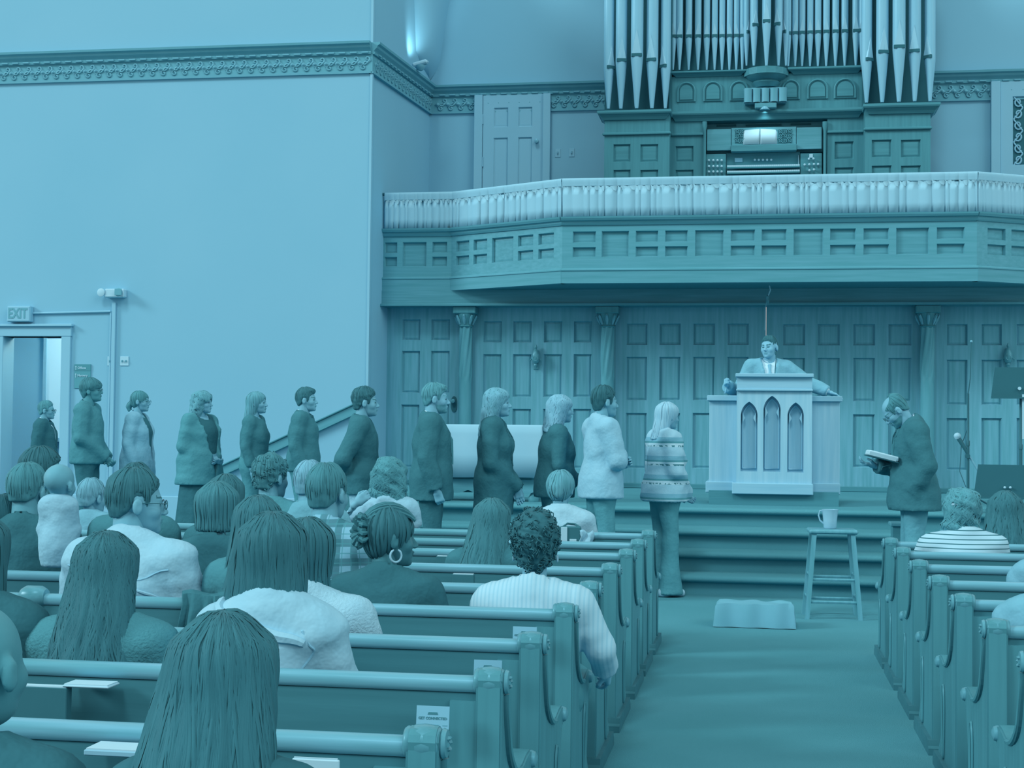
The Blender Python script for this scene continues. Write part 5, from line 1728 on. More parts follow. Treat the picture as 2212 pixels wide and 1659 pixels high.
def locks(F, g, n, steps, rad, seed, wave=0.0, wfreq=3.0, start='crown', zmin=-9, spread=1.0, step=None, low=None):
    """hair locks traced downwards over the hair volume; returns V,Q of thin tapered tubes"""
    rng = np.random.RandomState(seed)
    a = rng.uniform(0, 2 * math.pi, n)
    u = rng.uniform(0.02, 1.0, n) ** 0.8
    P = np.stack([0.085 * u * np.sin(a) * spread, -0.02 + 0.10 * u * np.cos(a), np.full(n, 0.16) - 0.06 * u], 1)
    for _ in range(14):
        P = P - grad(F, g, P) * np.clip(sample(F, g, P), -0.03, 0.03)[:, None]
    out = P - np.array([0, -0.02, 0.10])
    dirv = out / (np.linalg.norm(out, axis=1, keepdims=True) + 1e-9)
    pts = [P.copy()]
    st = step or 0.022
    lift = rng.uniform(-0.001, 0.004, n); stopr = rng.uniform(0, 1, n) ** 2
    ph = rng.uniform(0, 6.28, n)
    alive = np.ones(n, bool)
    for k in range(steps):
        N = grad(F, g, P)
        d = dirv * max(0, 1 - k * 0.16) + np.array([0, 0, -1.0])
        d = d - N * (d * N).sum(1, keepdims=True)
        ln = np.linalg.norm(d, axis=1, keepdims=True)
        alive &= (ln[:, 0] > 0.12)
        d = d / (ln + 1e-9)
        side = np.cross(N, d)
        Pn = P + (d * st + side * (wave * np.cos(ph + k * st * 2 * math.pi * wfreq))[:, None] * st * 12) * alive[:, None]
        for _ in range(2):
            Pn = Pn - grad(F, g, Pn) * np.clip(sample(F, g, Pn) - lift, -0.02, 0.02)[:, None] * alive[:, None]
        if low is not None:
            alive &= Pn[:, 2] > low(Pn[:, 1]) + 0.006 + 0.03 * stopr
            Pn = np.where(alive[:, None], Pn, P)
        P = Pn
        pts.append(P.copy())
    A = np.stack(pts, 1)                      # n, k, 3
    k = A.shape[1]
    N = np.stack([grad(F, g, A[:, i]) for i in range(k)], 1)
    T = np.gradient(A, axis=1); T /= (np.linalg.norm(T, axis=2, keepdims=True) + 1e-9)
    B = np.cross(N, T)
    tt = np.linspace(0, 1, k)
    r = rad * (0.35 + 0.9 * np.sin(np.pi * np.clip(tt * 0.9 + 0.08, 0, 1)))[None, :, None] * rng.uniform(0.6, 1.3, (n, 1, 1))
    R3 = np.stack([A + B * r * 1.3, A + N * r * 0.9, A - B * r * 1.3], 2)      # n,k,3,3
    V = R3.reshape(-1, 3)
    b0 = (np.arange(n) * k * 3)[:, None, None] + (np.arange(k - 1) * 3)[None, :, None]
    Q = []
    for j in range(2):
        Q.append(np.stack([b0[..., 0] + j, b0[..., 0] + j + 1, b0[..., 0] + 3 + j + 1, b0[..., 0] + 3 + j], -1).reshape(-1, 4))
    Q = np.concatenate(Q)
    # drop degenerate runs
    c = np.linalg.norm(V[Q[:, 0]] - V[Q[:, 3]], axis=1)
    return V, Q[c > 1e-4]


def curls_np(V, n, r, rad, seed=2, wind=1.2):
    rng = np.random.RandomState(seed)
    P = V[rng.randint(0, len(V), n)]
    k = 8
    t = np.linspace(0, wind * 2 * math.pi, k)
    a = rng.normal(size=(n, 3)); a /= np.linalg.norm(a, axis=1, keepdims=True)
    b = np.cross(a, rng.normal(size=(n, 3))); b /= np.linalg.norm(b, axis=1, keepdims=True)
    c = np.cross(a, b)
    rr = r * rng.uniform(0.6, 1.3, (n, 1, 1))
    A = P[:, None] + (a[:, None] * np.cos(t)[None, :, None] + b[:, None] * np.sin(t)[None, :, None]) * rr + c[:, None] * (t / 6.28)[None, :, None] * r * 0.8
    T = np.gradient(A, axis=1); T /= np.linalg.norm(T, axis=2, keepdims=True) + 1e-9
    N = c[:, None] * np.ones((1, k, 1)); B = np.cross(N, T)
    w = rad
    R3 = np.stack([A + B * w, A + N * w, A - B * w, A - N * w], 2)
    Vv = R3.reshape(-1, 3)
    b0 = ((np.arange(n) * k * 4)[:, None] + (np.arange(k - 1) * 4)[None, :]).ravel()
    Q = np.concatenate([np.stack([b0 + j, b0 + (j + 1) % 4, b0 + 4 + (j + 1) % 4, b0 + 4 + j], 1) for j in range(4)])
    return Vv, Q


def tubes_np(curves, rads, n=6):
    mb = MB()
    for c, r in zip(curves, rads):
        mb.tube(c, r, n)
    V = np.array([tuple(v) for v in mb.v]); quads = [f for f in mb.f if len(f) == 4]
    return V, np.array(quads)


def hand_np(wrist, fdir, pn, right, curl=0.5, s=1.0, h=0.0055, thumb_up=False, spreadf=1.0, point=None):
    """hand volume: fdir along the fingers, pn palm normal (where the palm faces)"""
    w = np.array(wrist, float); f = np.array(fdir, float); f /= np.linalg.norm(f)
    p = np.array(pn, float); p -= f * (p @ f); p /= np.linalg.norm(p)
    side = np.cross(f, p) * (1 if right else -1)      # towards the thumb
    side = -side
    lo = w - 0.16 * s; hi = w + 0.16 * s
    lo = np.minimum(w - 0.03, w + f * 0.21 * s) - 0.07 * s; hi = np.maximum(w + 0.03, w + f * 0.21 * s) + 0.07 * s
    g = Grid(lo, hi, h)

    def L(a, b, c): return w + (f * a + side * b + p * c) * s
    F = g.cone(L(-0.03, 0, 0), L(0.02, 0, 0), 0.027 * s, 0.026 * s)
    for b in (-0.028, -0.010, 0.010, 0.027):
        F = smin(F, g.cone(L(0.02, b * 0.8, 0), L(0.082, b, 0), 0.016 * s, 0.0125 * s), 0.014)
    lens = [(0.027, 0.070), (0.010, 0.078), (-0.010, 0.073), (-0.028, 0.057)]
    for k, (b, ln) in enumerate(lens):
        cu = curl if point is None or k != 0 else 0.05
        q = L(0.086, b, 0.002); ang = 0.0
        dd = f.copy()
        seg = [0.45, 0.31, 0.24]
        for j in range(3):
            ang += cu * (1.15 if j else 0.9) + (0.05 * k)
            dd = f * math.cos(ang) + p * math.sin(ang) + side * (b * 2.2 * spreadf) * (1 - 0.5 * cu)
            dd /= np.linalg.norm(dd)
            q2 = q + dd * ln * seg[j] * s
            F = smin(F, g.cone(q, q2, (0.0092 - 0.0008 * j) * s, (0.0086 - 0.0010 * j) * s), 0.0035)
            q = q2
    if thumb_up:
        a = L(0.03, 0.03, 0.005); b_ = L(0.05, 0.075, 0.008); c_ = L(0.052, 0.115, 0.0)
    else:
        a = L(0.022, 0.026, 0.008); b_ = L(0.055, 0.050, 0.022 + 0.02 * curl); c_ = L(0.088, 0.050 - 0.01 * curl, 0.034 + 0.022 * curl)
    F = smin(F, g.cone(a, b_, 0.0135 * s, 0.0108 * s), 0.010)
    F = smin(F, g.cone(b_, c_, 0.0105 * s, 0.0085 * s), 0.004)
    V, Q = nets(F, g)
    return V, Q


ARMS = {  # elbow, wrist relative to the shoulder line for a 1.75 m figure: (out, forward, z)
    'hang': ((0.045, -0.03, 1.15), (0.035, 0.05, 0.90)),
    'hang_back': ((0.05, -0.07, 1.15), (0.03, -0.03, 0.90)),
    'clasp': ((0.055, -0.02, 1.15), (-0.155, 0.20, 1.02)),
    'clasp_low': ((0.05, 0.0, 1.14), (-0.145, 0.20, 0.93)),
    'cross': ((0.05, 0.05, 1.16), (-0.25, 0.20, 1.20)),
    'cross_in': ((0.04, 0.06, 1.14), (-0.20, 0.17, 1.15)),
    'behind': ((0.055, -0.13, 1.15), (-0.12, -0.19, 1.02)),
    'pocket': ((0.06, -0.06, 1.15), (0.01, 0.05, 0.95)),
    'book': ((0.02, 0.02, 1.14), (-0.10, 0.27, 1.16)),
    'lap': ((0.05, 0.04, 1.16), (-0.08, 0.28, 1.00)),
}


class P_:
    pass


def person(label, pos, rz, H, fem=0, sw=None, girth=1.0, pose='stand', arms=('hang', 'hang'), head=(0, 0, 0), headoff=(0, 0, 0), hair=('short', 0.1, {}), skin=0.6,
           top=None, jacket=None, bottom=('trousers', 0.15), res=0.016, hres=0.0075, lod=1.0, glasses=None, lean=0.0, hands=(1, 1), brow=None, beard=0, extra=None, collar=None, tie=None,
           group=None, legs=True, hcurl=(0.45, 0.45), handdir=(None, None), skin_low=None, sit_z=0.38, headfat=1.0, nlock=None, tilt=0.0, tc=1.0, hk=1.0):
    s = H / 1.75
    sw = sw or (0.158 if fem else 0.178)
    root = empty('person', pos, rz, label=label, cat='person', group=group)
    # -------------- skeleton in 1.75 m units, facing +y
    dz = 0.0
    seated = pose == 'sit'
    if seated: dz = (sit_z / s + 0.085) - 0.93

    def LN(p):
        """lean the trunk about the hips"""
        x, y, z = p
        z0 = 0.95
        if z > 0.93: z = 0.93 + (min(z, 1.425) - 0.93) * tc + max(0.0, z - 1.425)
        c_, s_ = math.cos(lean), math.sin(lean)
        yy = y * c_ + (z - z0) * s_; zz = z0 + (z - z0) * c_ - y * s_
        return np.array([(x + tilt * (zz - z0)) * s, yy * s, (zz + dz) * s])
    hc = LN((headoff[0], 0.03 + headoff[1], 1.638 + headoff[2]))
    HR = rotm(*head)
    hs = s * (0.97 if fem else 1.0)
    hs = max(hs, 0.90 * 1.0) if 1.0 < H < 1.5 else hs
    hs *= hk
    sh = {1: LN((sw, -0.005, 1.425)), -1: LN((-sw, -0.005, 1.425))}
    g = None
    A = {}
    for i, sd in enumerate((1, -1)):
        spec = arms[i]
        e, w = ARMS[spec] if isinstance(spec, str) else spec
        if len(e) == 3:
            A[sd] = (sh[sd], LN((sd * (sw + e[0]), e[1], e[2])), LN((sd * (sw + w[0]), w[1], w[2])))
    hip = {sd: LN((sd * 0.088, 0, 0.93)) for sd in (1, -1)}
    if seated:
        hip = {sd: np.array([sd * 0.095 * s, 0.0, (0.93 + dz) * s]) for sd in (1, -1)}
        knee = {sd: np.array([sd * 0.11 * s, 0.42 * s, (0.93 + dz) * s + 0.0]) for sd in (1, -1)}
        ank = {sd: np.array([sd * 0.11 * s, 0.44 * s, 0.07]) for sd in (1, -1)}
    else:
        knee = {sd: np.array([sd * 0.092, 0.015, 0.50]) * s for sd in (1, -1)}
        ank = {sd: np.array([sd * 0.095, -0.02, 0.085]) * s for sd in (1, -1)}
    # -------------- trunk grid
    xs = [abs(v[0]) for a in A.values() for v in a]; ys = [v[1] for a in A.values() for v in a]; zs_ = [v[2] for a in A.values() for v in a]
    X = max(xs + [0.22 * s * girth]) + 0.09 * s
    y0 = min(ys + [-0.16 * s * girth, hc[1] - 0.12]) - 0.07 * s; y1 = max(ys + [0.16 * s * girth]) + 0.09 * s
    zlo = (0.80 + dz) * s if not seated else (0.80 + dz) * s
    zlo = min(zlo, min(zs_) - 0.05)
    if legs and not seated: zlo = 0.0
    if legs and seated: y1 = max(y1, 0.58 * s); zlo = 0.0
    ztop = sh[1][2] + 0.16 * s
    ztop = max(ztop, max(zs_) + 0.06)
    g = Grid((-X, y0, zlo - 0.02), (X, y1, ztop), res)
    gi = girth
    G_ = gi
    T = g.ell(LN((0, 0.0, 1.275)), np.array((sw * 0.93 * (0.6 + 0.4 * G_), 0.122 * G_, 0.20)) * s)
    T = smin(T, g.ell(LN((0, 0.008 * G_, 1.085)), np.array((0.138 * G_ if not fem else 0.122 * G_, 0.117 * G_, 0.19)) * s), 0.06)
    T = smin(T, g.ell(LN((0, -0.005, 0.95)), np.array(((0.160 if not fem else 0.172) * (0.5 + 0.5 * G_), 0.128 * (0.5 + 0.5 * G_), 0.14)) * s), 0.06)
    T = smin(T, g.cone(LN((-sw * 0.82, -0.008, 1.425)), LN((sw * 0.82, -0.008, 1.425)), 0.062 * s, 0.062 * s), 0.06)
    nb = LN((0, -0.028, 1.492))
    for sd in (1, -1):
        T = smin(T, g.cone(nb, LN((sd * sw * 0.78, -0.015, 1.432)), 0.047 * s, 0.052 * s), 0.04)
        if fem: T = smin(T, g.ell(LN((sd * 0.075, 0.085, 1.27)), np.array((0.06, 0.05, 0.06)) * s), 0.05)
    arm = {}
    for sd in A:
        a, e, w = A[sd]
        k = (0.86 if fem else 1.0) * (0.7 + 0.3 * G_)
        q = smin(g.cone(a, e, 0.056 * s * k, 0.043 * s * k), g.cone(e, w, 0.043 * s * k, 0.029 * s * k), 0.02)
        arm[sd] = q
    LG = None
    if legs:
        for sd in (1, -1):
            q = smin(g.cone(hip[sd], knee[sd], 0.088 * s * (0.5 + 0.5 * G_), 0.058 * s), g.cone(knee[sd], ank[sd], 0.056 * s, 0.040 * s), 0.03)
            LG = q if LG is None else smin(LG, q, 0.02)
    Bd = T
    for sd in arm: Bd = smin(Bd, arm[sd], 0.035)
    if LG is not None: Bd = smin(Bd, LG, 0.05)
    # -------------- body mesh: trunk + head + hands
    parts = []
    V, Q = nets(Bd.copy(), g, 2)
    parts.append((V, Q, 0))
    hg = Grid((-0.105, -0.125, -0.135), (0.105, 0.135, 0.130), hres)
    HF = head_field(hg, fem, headfat)
    Vh, Qh = nets(HF, hg)
    Vh = relax(Vh, Qh, 1, 0.4)
    mi = head_mats(Vh, Qh, brow, beard)

    def HW(Vv): return (Vv * hs) @ HR.T + hc
    parts.append((HW(Vh), Qh, mi))
    # neck
    ntop = HW(np.array([[0, -0.025, -0.045]]))[0]
    nr = (0.047 if fem else 0.056) * s * (0.75 + 0.25 * G_)
    nbase = LN((0, -0.012, 1.40))
    ng = Grid(np.minimum(ntop, nbase) - 0.09, np.maximum(ntop, nbase) + 0.09, 0.012)
    NF = smin(ng.cone(nbase, ntop, nr * 1.12, nr), ng.ell(nbase, (nr * 1.6, nr * 1.2, 0.03)), 0.04)
    Vn, Qn = nets(NF, ng)
    parts.append((Vn, Qn, 0))
    hand_tip = {}
    for i, sd in enumerate((1, -1)):
        if not hands[i] or sd not in A: continue
        a, e, w = A[sd]
        fd = (w - e) / np.linalg.norm(w - e)
        pn = np.array([-sd * 1.0, 0.15, 0.0])
        if handdir[i] is not None:
            fd, pn = [np.array(q, float) for q in handdir[i][:2]]
        o = hand_np(w + fd * 0.015, fd, pn, sd == 1, hcurl[i], s * (0.92 if fem else 1.0), 0.0055 * max(1, res / 0.016), thumb_up=(handdir[i] is not None and len(handdir[i]) > 2))
        parts.append((o[0], o[1], 0))
    hv = hair[1] if hair else 0.2
    me = mesh_np('body', parts)
    me.materials.append(skin_mat(skin)); me.materials.append(hair_mat(hv if brow is None else brow)); me.materials.append(mat('eye_dark', 0.0, 0.2, 0.0, spec=0.6)); me.materials.append(skin_mat(max(0.0, skin - 0.10))); me.materials.append(mat('beard_%d' % round(hv * 100), (hv + skin) / 2 - 0.05, 0.8, 0.05, 60))
    link('body', me, None, root)
    # -------------- garments
    zw = 1.02

    def cutneck(F, r=0.060, zz=1.50, y=-0.008):
        a = LN((0, y, zz - 0.02)); b = a + (hc - a) * 1.2
        return smax(F, -g.cone(a, b, r * s, r * s * 1.15), 0.01)

    def garment(name, off, v, hem, sleeve=1.0, kind='plain', neck=0.060, neckz=1.475, open_=None, wr=0.006, seed=1, pattern=None, flare=0.0, extra_=None, sl_off=0.0, stuffm=None, ribs=None):
        F = T
        if hem < 0.93 and not seated:
            rr = 0.186 * (0.5 + 0.5 * G_)
            F = smin(F, g.cone(LN((0, 0.0, 1.0)), LN((0, 0.0, hem - 0.25)), rr * s, rr * 1.04 * s, sy=0.80), 0.05)
        F = F - f32(off * s)
        if flare:
            zc_ = LN((0, 0, hem + 0.15))[2]
            F = F - np.clip((f32(zc_ + 0.25 * s) - g.z), 0, 0.4) * f32(flare)
        for sd in A:
            a, e, w = A[sd]
            k = (0.86 if fem else 1.0) * (0.7 + 0.3 * G_)
            o_ = (off + 0.004 + sl_off) * s
            if sleeve >= 1.0:
                fo = (w - e) / np.linalg.norm(w - e)
                q = smin(g.cone(a, e, 0.057 * s * k + o_, 0.046 * s * k + o_), g.cone(e, w, 0.046 * s * k + o_, 0.036 * s * k + o_), 0.02)
                q = np.maximum(q, np.where(((g.x - f32(e[0])) * f32(fo[0]) + (g.y - f32(e[1])) * f32(fo[1]) + (g.z - f32(e[2])) * f32(fo[2])) > 0, g.plane(w + fo * 0.005, fo), f32(-1)))
            elif sleeve > 0:
                m_ = a + (e - a) * sleeve
                fo = (e - a) / np.linalg.norm(e - a)
                q = np.maximum(g.cone(a, e, 0.058 * s * k + o_, 0.05 * s * k + o_), g.plane(m_, fo))
            else: continue
            F = smin(F, q, 0.03)
        if wr:
            F = F + np.minimum(g.noise(17 / s, seed, (1, 1, 1.1)), f32(0.35)) * f32(wr) + np.minimum(g.noise(36 / s, seed + 3, (1, 1, 1.3)), f32(0.35)) * f32(wr * 0.6)
        if ribs:
            F = F + np.sin(g.x * f32(ribs)) * f32(0.0016)
        F = np.maximum(F, -g.plane(LN((0, 0, hem)), (0, 0, 1)))
        if seated: F = np.maximum(F, -g.plane((0, 0, (0.86 + dz) * s), (0, 0, 1)))
        F = cutneck(F, neck, neckz)
        if open_:
            zb_, wtop = open_
            zb_w, zt_w = LN((0, 0, zb_))[2], LN((0, 0, 1.47))[2]
            wv = np.clip((g.z - f32(zb_w)) / f32(zt_w - zb_w), 0, 1.2) * f32(wtop * s)
            inside_ = np.minimum(wv - np.abs(g.x), g.y - f32(0.01))
            lap = np.where((np.abs(g.x) - wv < 0.045 * s) & (g.y > 0.02) & (g.z > zb_w), f32(0.006), f32(0))
            F = F - lap
            F = np.maximum(F, inside_)
            F = np.where((g.z > zb_w) | (wv > 0), F, F)
        V, Q = nets(F.copy(), g)
        V = relax(V, Q, 1, 0.45)
        o = link(name, mesh_np(name, [(V, Q, 0)]), stuffm or (cloth_mat(v, kind) if pattern is None else pattern), root)
        return F

    pi = P_()

    def onto(F, pts, it=25):
        Pp = np.array([LN(q) for q in pts], float)
        for _ in range(it):
            Pp = Pp - grad(F, g, Pp) * np.clip(sample(F, g, Pp), -0.02, 0.02)[:, None]
        return Pp
    if bottom and legs:
        kind = bottom[0]; v = bottom[1]
        if kind in ('trousers', 'jeans', 'flare'):
            F = smin(smax(T, g.plane(LN((0, 0, 1.06)), (0, 0, 1)), 0.02) if not seated else g.ell((0, 0, (0.95 + dz) * s), np.array((0.17, 0.125, 0.12)) * s), LG, 0.05) - f32(0.011)
            if kind == 'flare':
                for sd in (1, -1):
                    F = smin(F, g.cone(knee[sd], ank[sd] + np.array([sd * 0.01, 0.03, -0.05]), 0.062 * s, 0.115 * s), 0.03)
            F = np.maximum(F, g.plane(LN((0, 0, 1.05)), (0, 0, 1)))
            F = np.maximum(F, f32(0.035 if kind != 'flare' else 0.018) - g.z)
            F = F + g.noise(20 / s, 31, (1, 1, 1.6)) * f32(0.006)
        else:   # skirt
            zt2, zb2 = 1.06 * s, bottom[2] * s
            t = np.clip((f32(zt2) - g.z) / f32(zt2 - zb2), 0, 1)
            rw = f32(0.135 * s * G_) + t * f32(0.09 * s); rd = f32(0.105 * s * G_) + t * f32(0.085 * s)
            F = (np.sqrt((g.x / rw) ** 2 + (g.y / rd) ** 2) - 1) * f32(0.13)
            F = smin(F, smax(T, g.plane((0, 0, 1.1 * s), (0, 0, 1)), 0.01) - f32(0.01), 0.02)
            F = np.maximum(F, f32(zb2) - g.z); F = np.maximum(F, g.z - f32(1.08 * s))
            F = F + np.sin(np.arctan2(g.y, g.x) * 9) * f32(0.006) * t
        V, Q = nets(F.copy(), g)
        V = relax(V, Q, 1, 0.45)
        link('trousers' if kind != 'skirt' else 'skirt', mesh_np('trousers', [(V, Q, 0)]), cloth_mat(v, kind), root)
    if legs and not seated:
        for sd in (1, -1):
            a = ank[sd]
            sg = Grid((a[0] - 0.07, a[1] - 0.11, -0.012), (a[0] + 0.07, a[1] + 0.22, 0.12), 0.012)
            F = smin(sg.cone((a[0], a[1] - 0.04, 0.035), (a[0], a[1] + 0.14, 0.03), 0.040, 0.036), sg.cone((a[0], a[1] - 0.03, 0.03), (a[0], a[1] - 0.01, 0.1), 0.042, 0.042), 0.03)
            F = np.maximum(F, f32(0.001) - sg.z)
            V, Q = nets(F, sg)
            link('shoe', mesh_np('shoe', [(V, Q, 0)]), cloth_mat(0.03 if kind != 'flare' else 0.85, 'leather'), root)
    FT = FJ = None
    if top: FT = garment(top.get('name', 'shirt'), top.get('off', 0.007), top['v'], top.get('hem', 0.98), top.get('sleeve', 0.0 if jacket else 1.0), top.get('kind', 'plain'), top.get('neck', 0.060), top.get('neckz', 1.475), top.get('open'), top.get('wr', 0.005 if not jacket else 0.001), top.get('seed', 1), top.get('mat'), top.get('flare', 0), sl_off=top.get('sl', 0), ribs=top.get('ribs'))
    if jacket: FJ = garment(jacket.get('name', 'jacket'), jacket.get('off', 0.020), jacket['v'], jacket.get('hem', 0.80), jacket.get('sleeve', 1.0), jacket.get('kind', 'plain'), jacket.get('neck', 0.066), jacket.get('neckz', 1.45), jacket.get('open'), jacket.get('wr', 0.006), jacket.get('seed', 4), jacket.get('mat'), jacket.get('flare', 0), sl_off=jacket.get('sl', 0.004))
    if jacket and jacket.get('open') and jacket['open'][0] > 1.0:
        zb_, wt = jacket['open']
        for sd in (-1, 1):
            path = [(sd * (wt * t + 0.035 * math.sin(math.pi * min(1, t * 1.15))), 0.24 - 0.10 * t, zb_ + (1.455 - zb_) * t) for t in np.linspace(0.02, 0.96, 9)]
            q = onto(FJ, path)
            V, Q = tubes_np([[Vector(tuple(p_)) for p_ in q]], [0.0045], 5)
            link('lapel', mesh_np('lapel', [(V, Q, 0)]), cloth_mat(jacket['v'], jacket.get('kind', 'plain')), root)
    if collar:   # (v, radius, height, kind)
        cv, cr, ch = collar[:3]
        a = LN((0, -0.012, 1.475)); b = a + (ntop - a) * 0.8; d = (ntop - a); d = d / np.linalg.norm(d)
        cg = Grid(a - 0.15, a + 0.15, 0.008 if res < 0.02 else 0.01)
        q = cg.cone(a - d * 0.03, a + d * ch, cr * s * 1.12, cr * s)
        F = np.abs(q) - f32(0.006)
        F = np.maximum(F, cg.plane(a + d * ch + np.array([0, 0, 0]), d + np.array([0, 0.22, 0])))
        F = np.maximum(F, -cg.plane(a - d * 0.025, d))
        if len(collar) > 3 and collar[3] == 'open':
            F = np.maximum(F, np.minimum(cg.y - f32(a[1] + 0.02), f32(0.03) - np.abs(cg.x)))
        if len(collar) > 4: F = F + np.sin(np.arctan2(cg.x - f32(a[0]), cg.y - f32(a[1])) * 40) * f32(0.002)
        V, Q = nets(F, cg)
        link('collar', mesh_np('collar', [(V, Q, 0)]), cloth_mat(cv, 'plain'), root)
    if tie:
        tv = tie[0]
        zb_ = tie[2] if len(tie) > 2 else 1.10
        if tie[1] == 'tie':
            a = LN((0, 0.085 * (0.6 + 0.4 * G_), 1.45)); b = LN((0, 0.135 * G_, 1.30)); c_ = LN((0, 0.130 * G_, zb_))
            V, Q = tubes_np([[a, a * 0.5 + b * 0.5, b, b * 0.5 + c_ * 0.5, c_]], [[0.020, 0.016, 0.024, 0.030, 0.034]], 8)
            o = link('tie', mesh_np('tie', [(V, Q, 0)]), cloth_mat(tv, 'silk'), root)
        else:
            a = LN((0, 0.082, 1.462))
            mb = MB()
            for sd in (-1, 1):
                mb.tube([a + np.array([sd * 0.004, 0.004, 0]), a + np.array([sd * 0.03, 0.0, 0.004]), a + np.array([sd * 0.055, -0.012, 0.002])], [0.008, 0.018, 0.022], 8)
            mb.tube([a + np.array([-0.008, 0.008, 0]), a + np.array([0.008, 0.008, 0])], 0.011, 8)
            mb.build('bow_tie', cloth_mat(tv, 'silk'), root, smooth=True)
    # -------------- hair
    if hair:
        st, hv, HP = hair
        L = HP.get('len', 0.12)
        ex = 0.03 + max([0] + [max(abs(np.array(c)).max() + (max(r) if hasattr(r, '__len__') else r) - 0.12, 0) for c, r in HP.get('balls', [])])
        wide = max(HP.get('w1', 0.1), HP.get('w0', 0.1), 0.1) + 0.035 + abs(HP.get('lean', 0)) + ex
        hg2 = Grid((-wide, -0.17 - ex - max(0, -HP.get('y1', 0) - 0.06), -max(L, 0.13) - 0.02 - ex), (wide, 0.15, 0.175), HP.get('res', hres * (1.0 if L < 0.2 else 1.15)))
        HFd = hair_field(hg2, st, HP)
        V, Q = nets(HFd.copy(), hg2)
        V = relax(V, Q, 1, 0.4)
        hp_ = [(HW(V), Q, 0)]
        short_ = st in ('short', 'curly_short', 'bowl', 'balding')
        n = nlock if nlock is not None else int(HP.get('locks', 90) * (1.8 if short_ else 1.0))
        if n > 0:
            lv, lq = locks(HFd, hg2, n, HP.get('steps', max(9, int((L + 0.12) / 0.022))), (0.0022 if short_ else HP.get('rad', 0.0035)), HP.get('seed', 3), HP.get('wave', 0.0), HP.get('wf', 7.0), low=lowline(st, HP) if st in ('short', 'curly_short', 'bowl', 'balding') else None, step=0.012 if st in ('short', 'curly_short', 'bowl', 'balding') else None)
            hp_.append((HW(lv), lq, 1))
        if HP.get('curls'):
            cv, cq = curls_np(V[V[:, 1] < 0.09], HP['curls'], HP.get('cr', 0.010), HP.get('crad', 0.0028))
            hp_.append((HW(cv), cq, 1))
        me = mesh_np('hair', hp_)
        me.materials.append(hair_mat(hv)); me.materials.append(hair_mat2(hv))
        link('hair', me, None, root)
    if glasses:
        mb = MB()
        for sd in (1, -1):
            ring = [np.array([sd * 0.033 + 0.023 * math.cos(a), 0.108, 0.000 + 0.018 * math.sin(a)]) for a in np.linspace(0, 2 * math.pi, 13)]
            mb.tube([HW(p[None])[0] for p in ring], 0.0022, 5)
            mb.tube([HW(np.array([q]))[0] for q in ((sd * 0.056, 0.104, 0.004), (sd * 0.076, 0.08, 0.006), (sd * 0.084, 0.0, 0.006), (sd * 0.084, -0.02, -0.008))], 0.0022, 5)
        mb.tube([HW(np.array([q]))[0] for q in ((-0.010, 0.110, 0.004), (0, 0.116, 0.006), (0.010, 0.110, 0.004))], 0.002, 5)
        mb.build('glasses', mat('glasses_%d' % int(glasses * 100), glasses, 0.3, 0.02, spec=0.6), root)
    pi.onto = lambda pts, f='top': onto(FT if f == 'top' else FJ, pts)
    pi.root = root; pi.A = A; pi.HW = HW; pi.LN = LN; pi.s = s; pi.hc = hc; pi.sh = sh
    return pi
# ================================================================== the people
def stand(px, ptop, Y, z0, label, rz, **k):
    q = at(px, ptop, Y=Y)
    H = (q.z - z0) / 1.012
    return person(label, (q.x, Y, z0), rz, H, **k)


def sit(px, ptop, rail, label, rz=0.0, H=1.68, dy=0.20, sit_z=0.372, **k):
    Y = rail + dy
    q = at(px, ptop, Y=Y)
    s = H / 1.75
    nk = 0.004
    k.setdefault('headoff', (0, 0, nk)); nk = k['headoff'][2]
    tc = ((q.z - 0.012 - sit_z) / s - 0.085 - 0.332 - nk) / 0.495
    if tc < 0.74:
        sit_z = max(0.30, sit_z - (0.74 - tc) * 0.495 * s); tc = max(0.70, ((q.z - 0.012 - sit_z) / s - 0.417 - nk) / 0.495)
    tc = min(tc, 1.08)
    return person(label, (q.x, Y, 0), rz, H, pose='sit', sit_z=sit_z, tc=tc, **k)


QR = -math.pi / 2
# ---------------- the queue, left to right
stand(97, 866, 16.3, 0.175, 'boy with glasses in a dark jacket and bow tie standing in the doorway', QR + 0.15, arms=('hang', 'hang'), hair=('short', 0.38, dict(th=0.016, locks=60)), skin=0.56, sw=0.16, girth=1.18,
      top=dict(v=0.95), jacket=dict(v=0.02, open=(1.12, 0.055), name='jacket'), collar=(0.98, 0.056, 0.05), tie=(0.10, 'bow'), glasses=0.1, bottom=('trousers', 0.03), head=(0.0, 0.05, 0), res=0.018, hands=(1, 0))
stand(192, 818, 14.6, 0.175, 'young man with bowl haircut and grey pullover, hands folded low', QR + 0.12, arms=('clasp_low', 'clasp_low'), hair=('bowl', 0.20, dict(th=0.022, locks=90, rad=0.005)), skin=0.38, girth=1.2,
      top=dict(v=0.30, hem=0.86, off=0.016, name='pullover', sl=0.006), collar=(0.32, 0.058, 0.05), glasses=0.25, bottom=('trousers', 0.10), head=(0.05, 0.12, 0), res=0.018)
stand(299, 843, 15.0, 0.175, 'young woman with glasses and ponytail in a long pale cardigan', QR + 0.05, fem=1, girth=1.25, sw=0.165, arms=('hang', 'hang'), hair=('pony', 0.30, dict(th=0.008, locks=60, balls=[((0, -0.125, -0.035), 0.032), ((0, -0.15, -0.065), 0.03), ((0, -0.135, -0.10), 0.025)])), skin=0.6,
      top=dict(v=0.08, hem=0.98, neck=0.075, neckz=1.45, name='top'), jacket=dict(v=0.68, hem=0.66, off=0.018, open=(0.86, 0.10), name='cardigan', flare=0.06), glasses=0.35, bottom=('trousers', 0.40), head=(0.0, 0.0, 0), res=0.018)
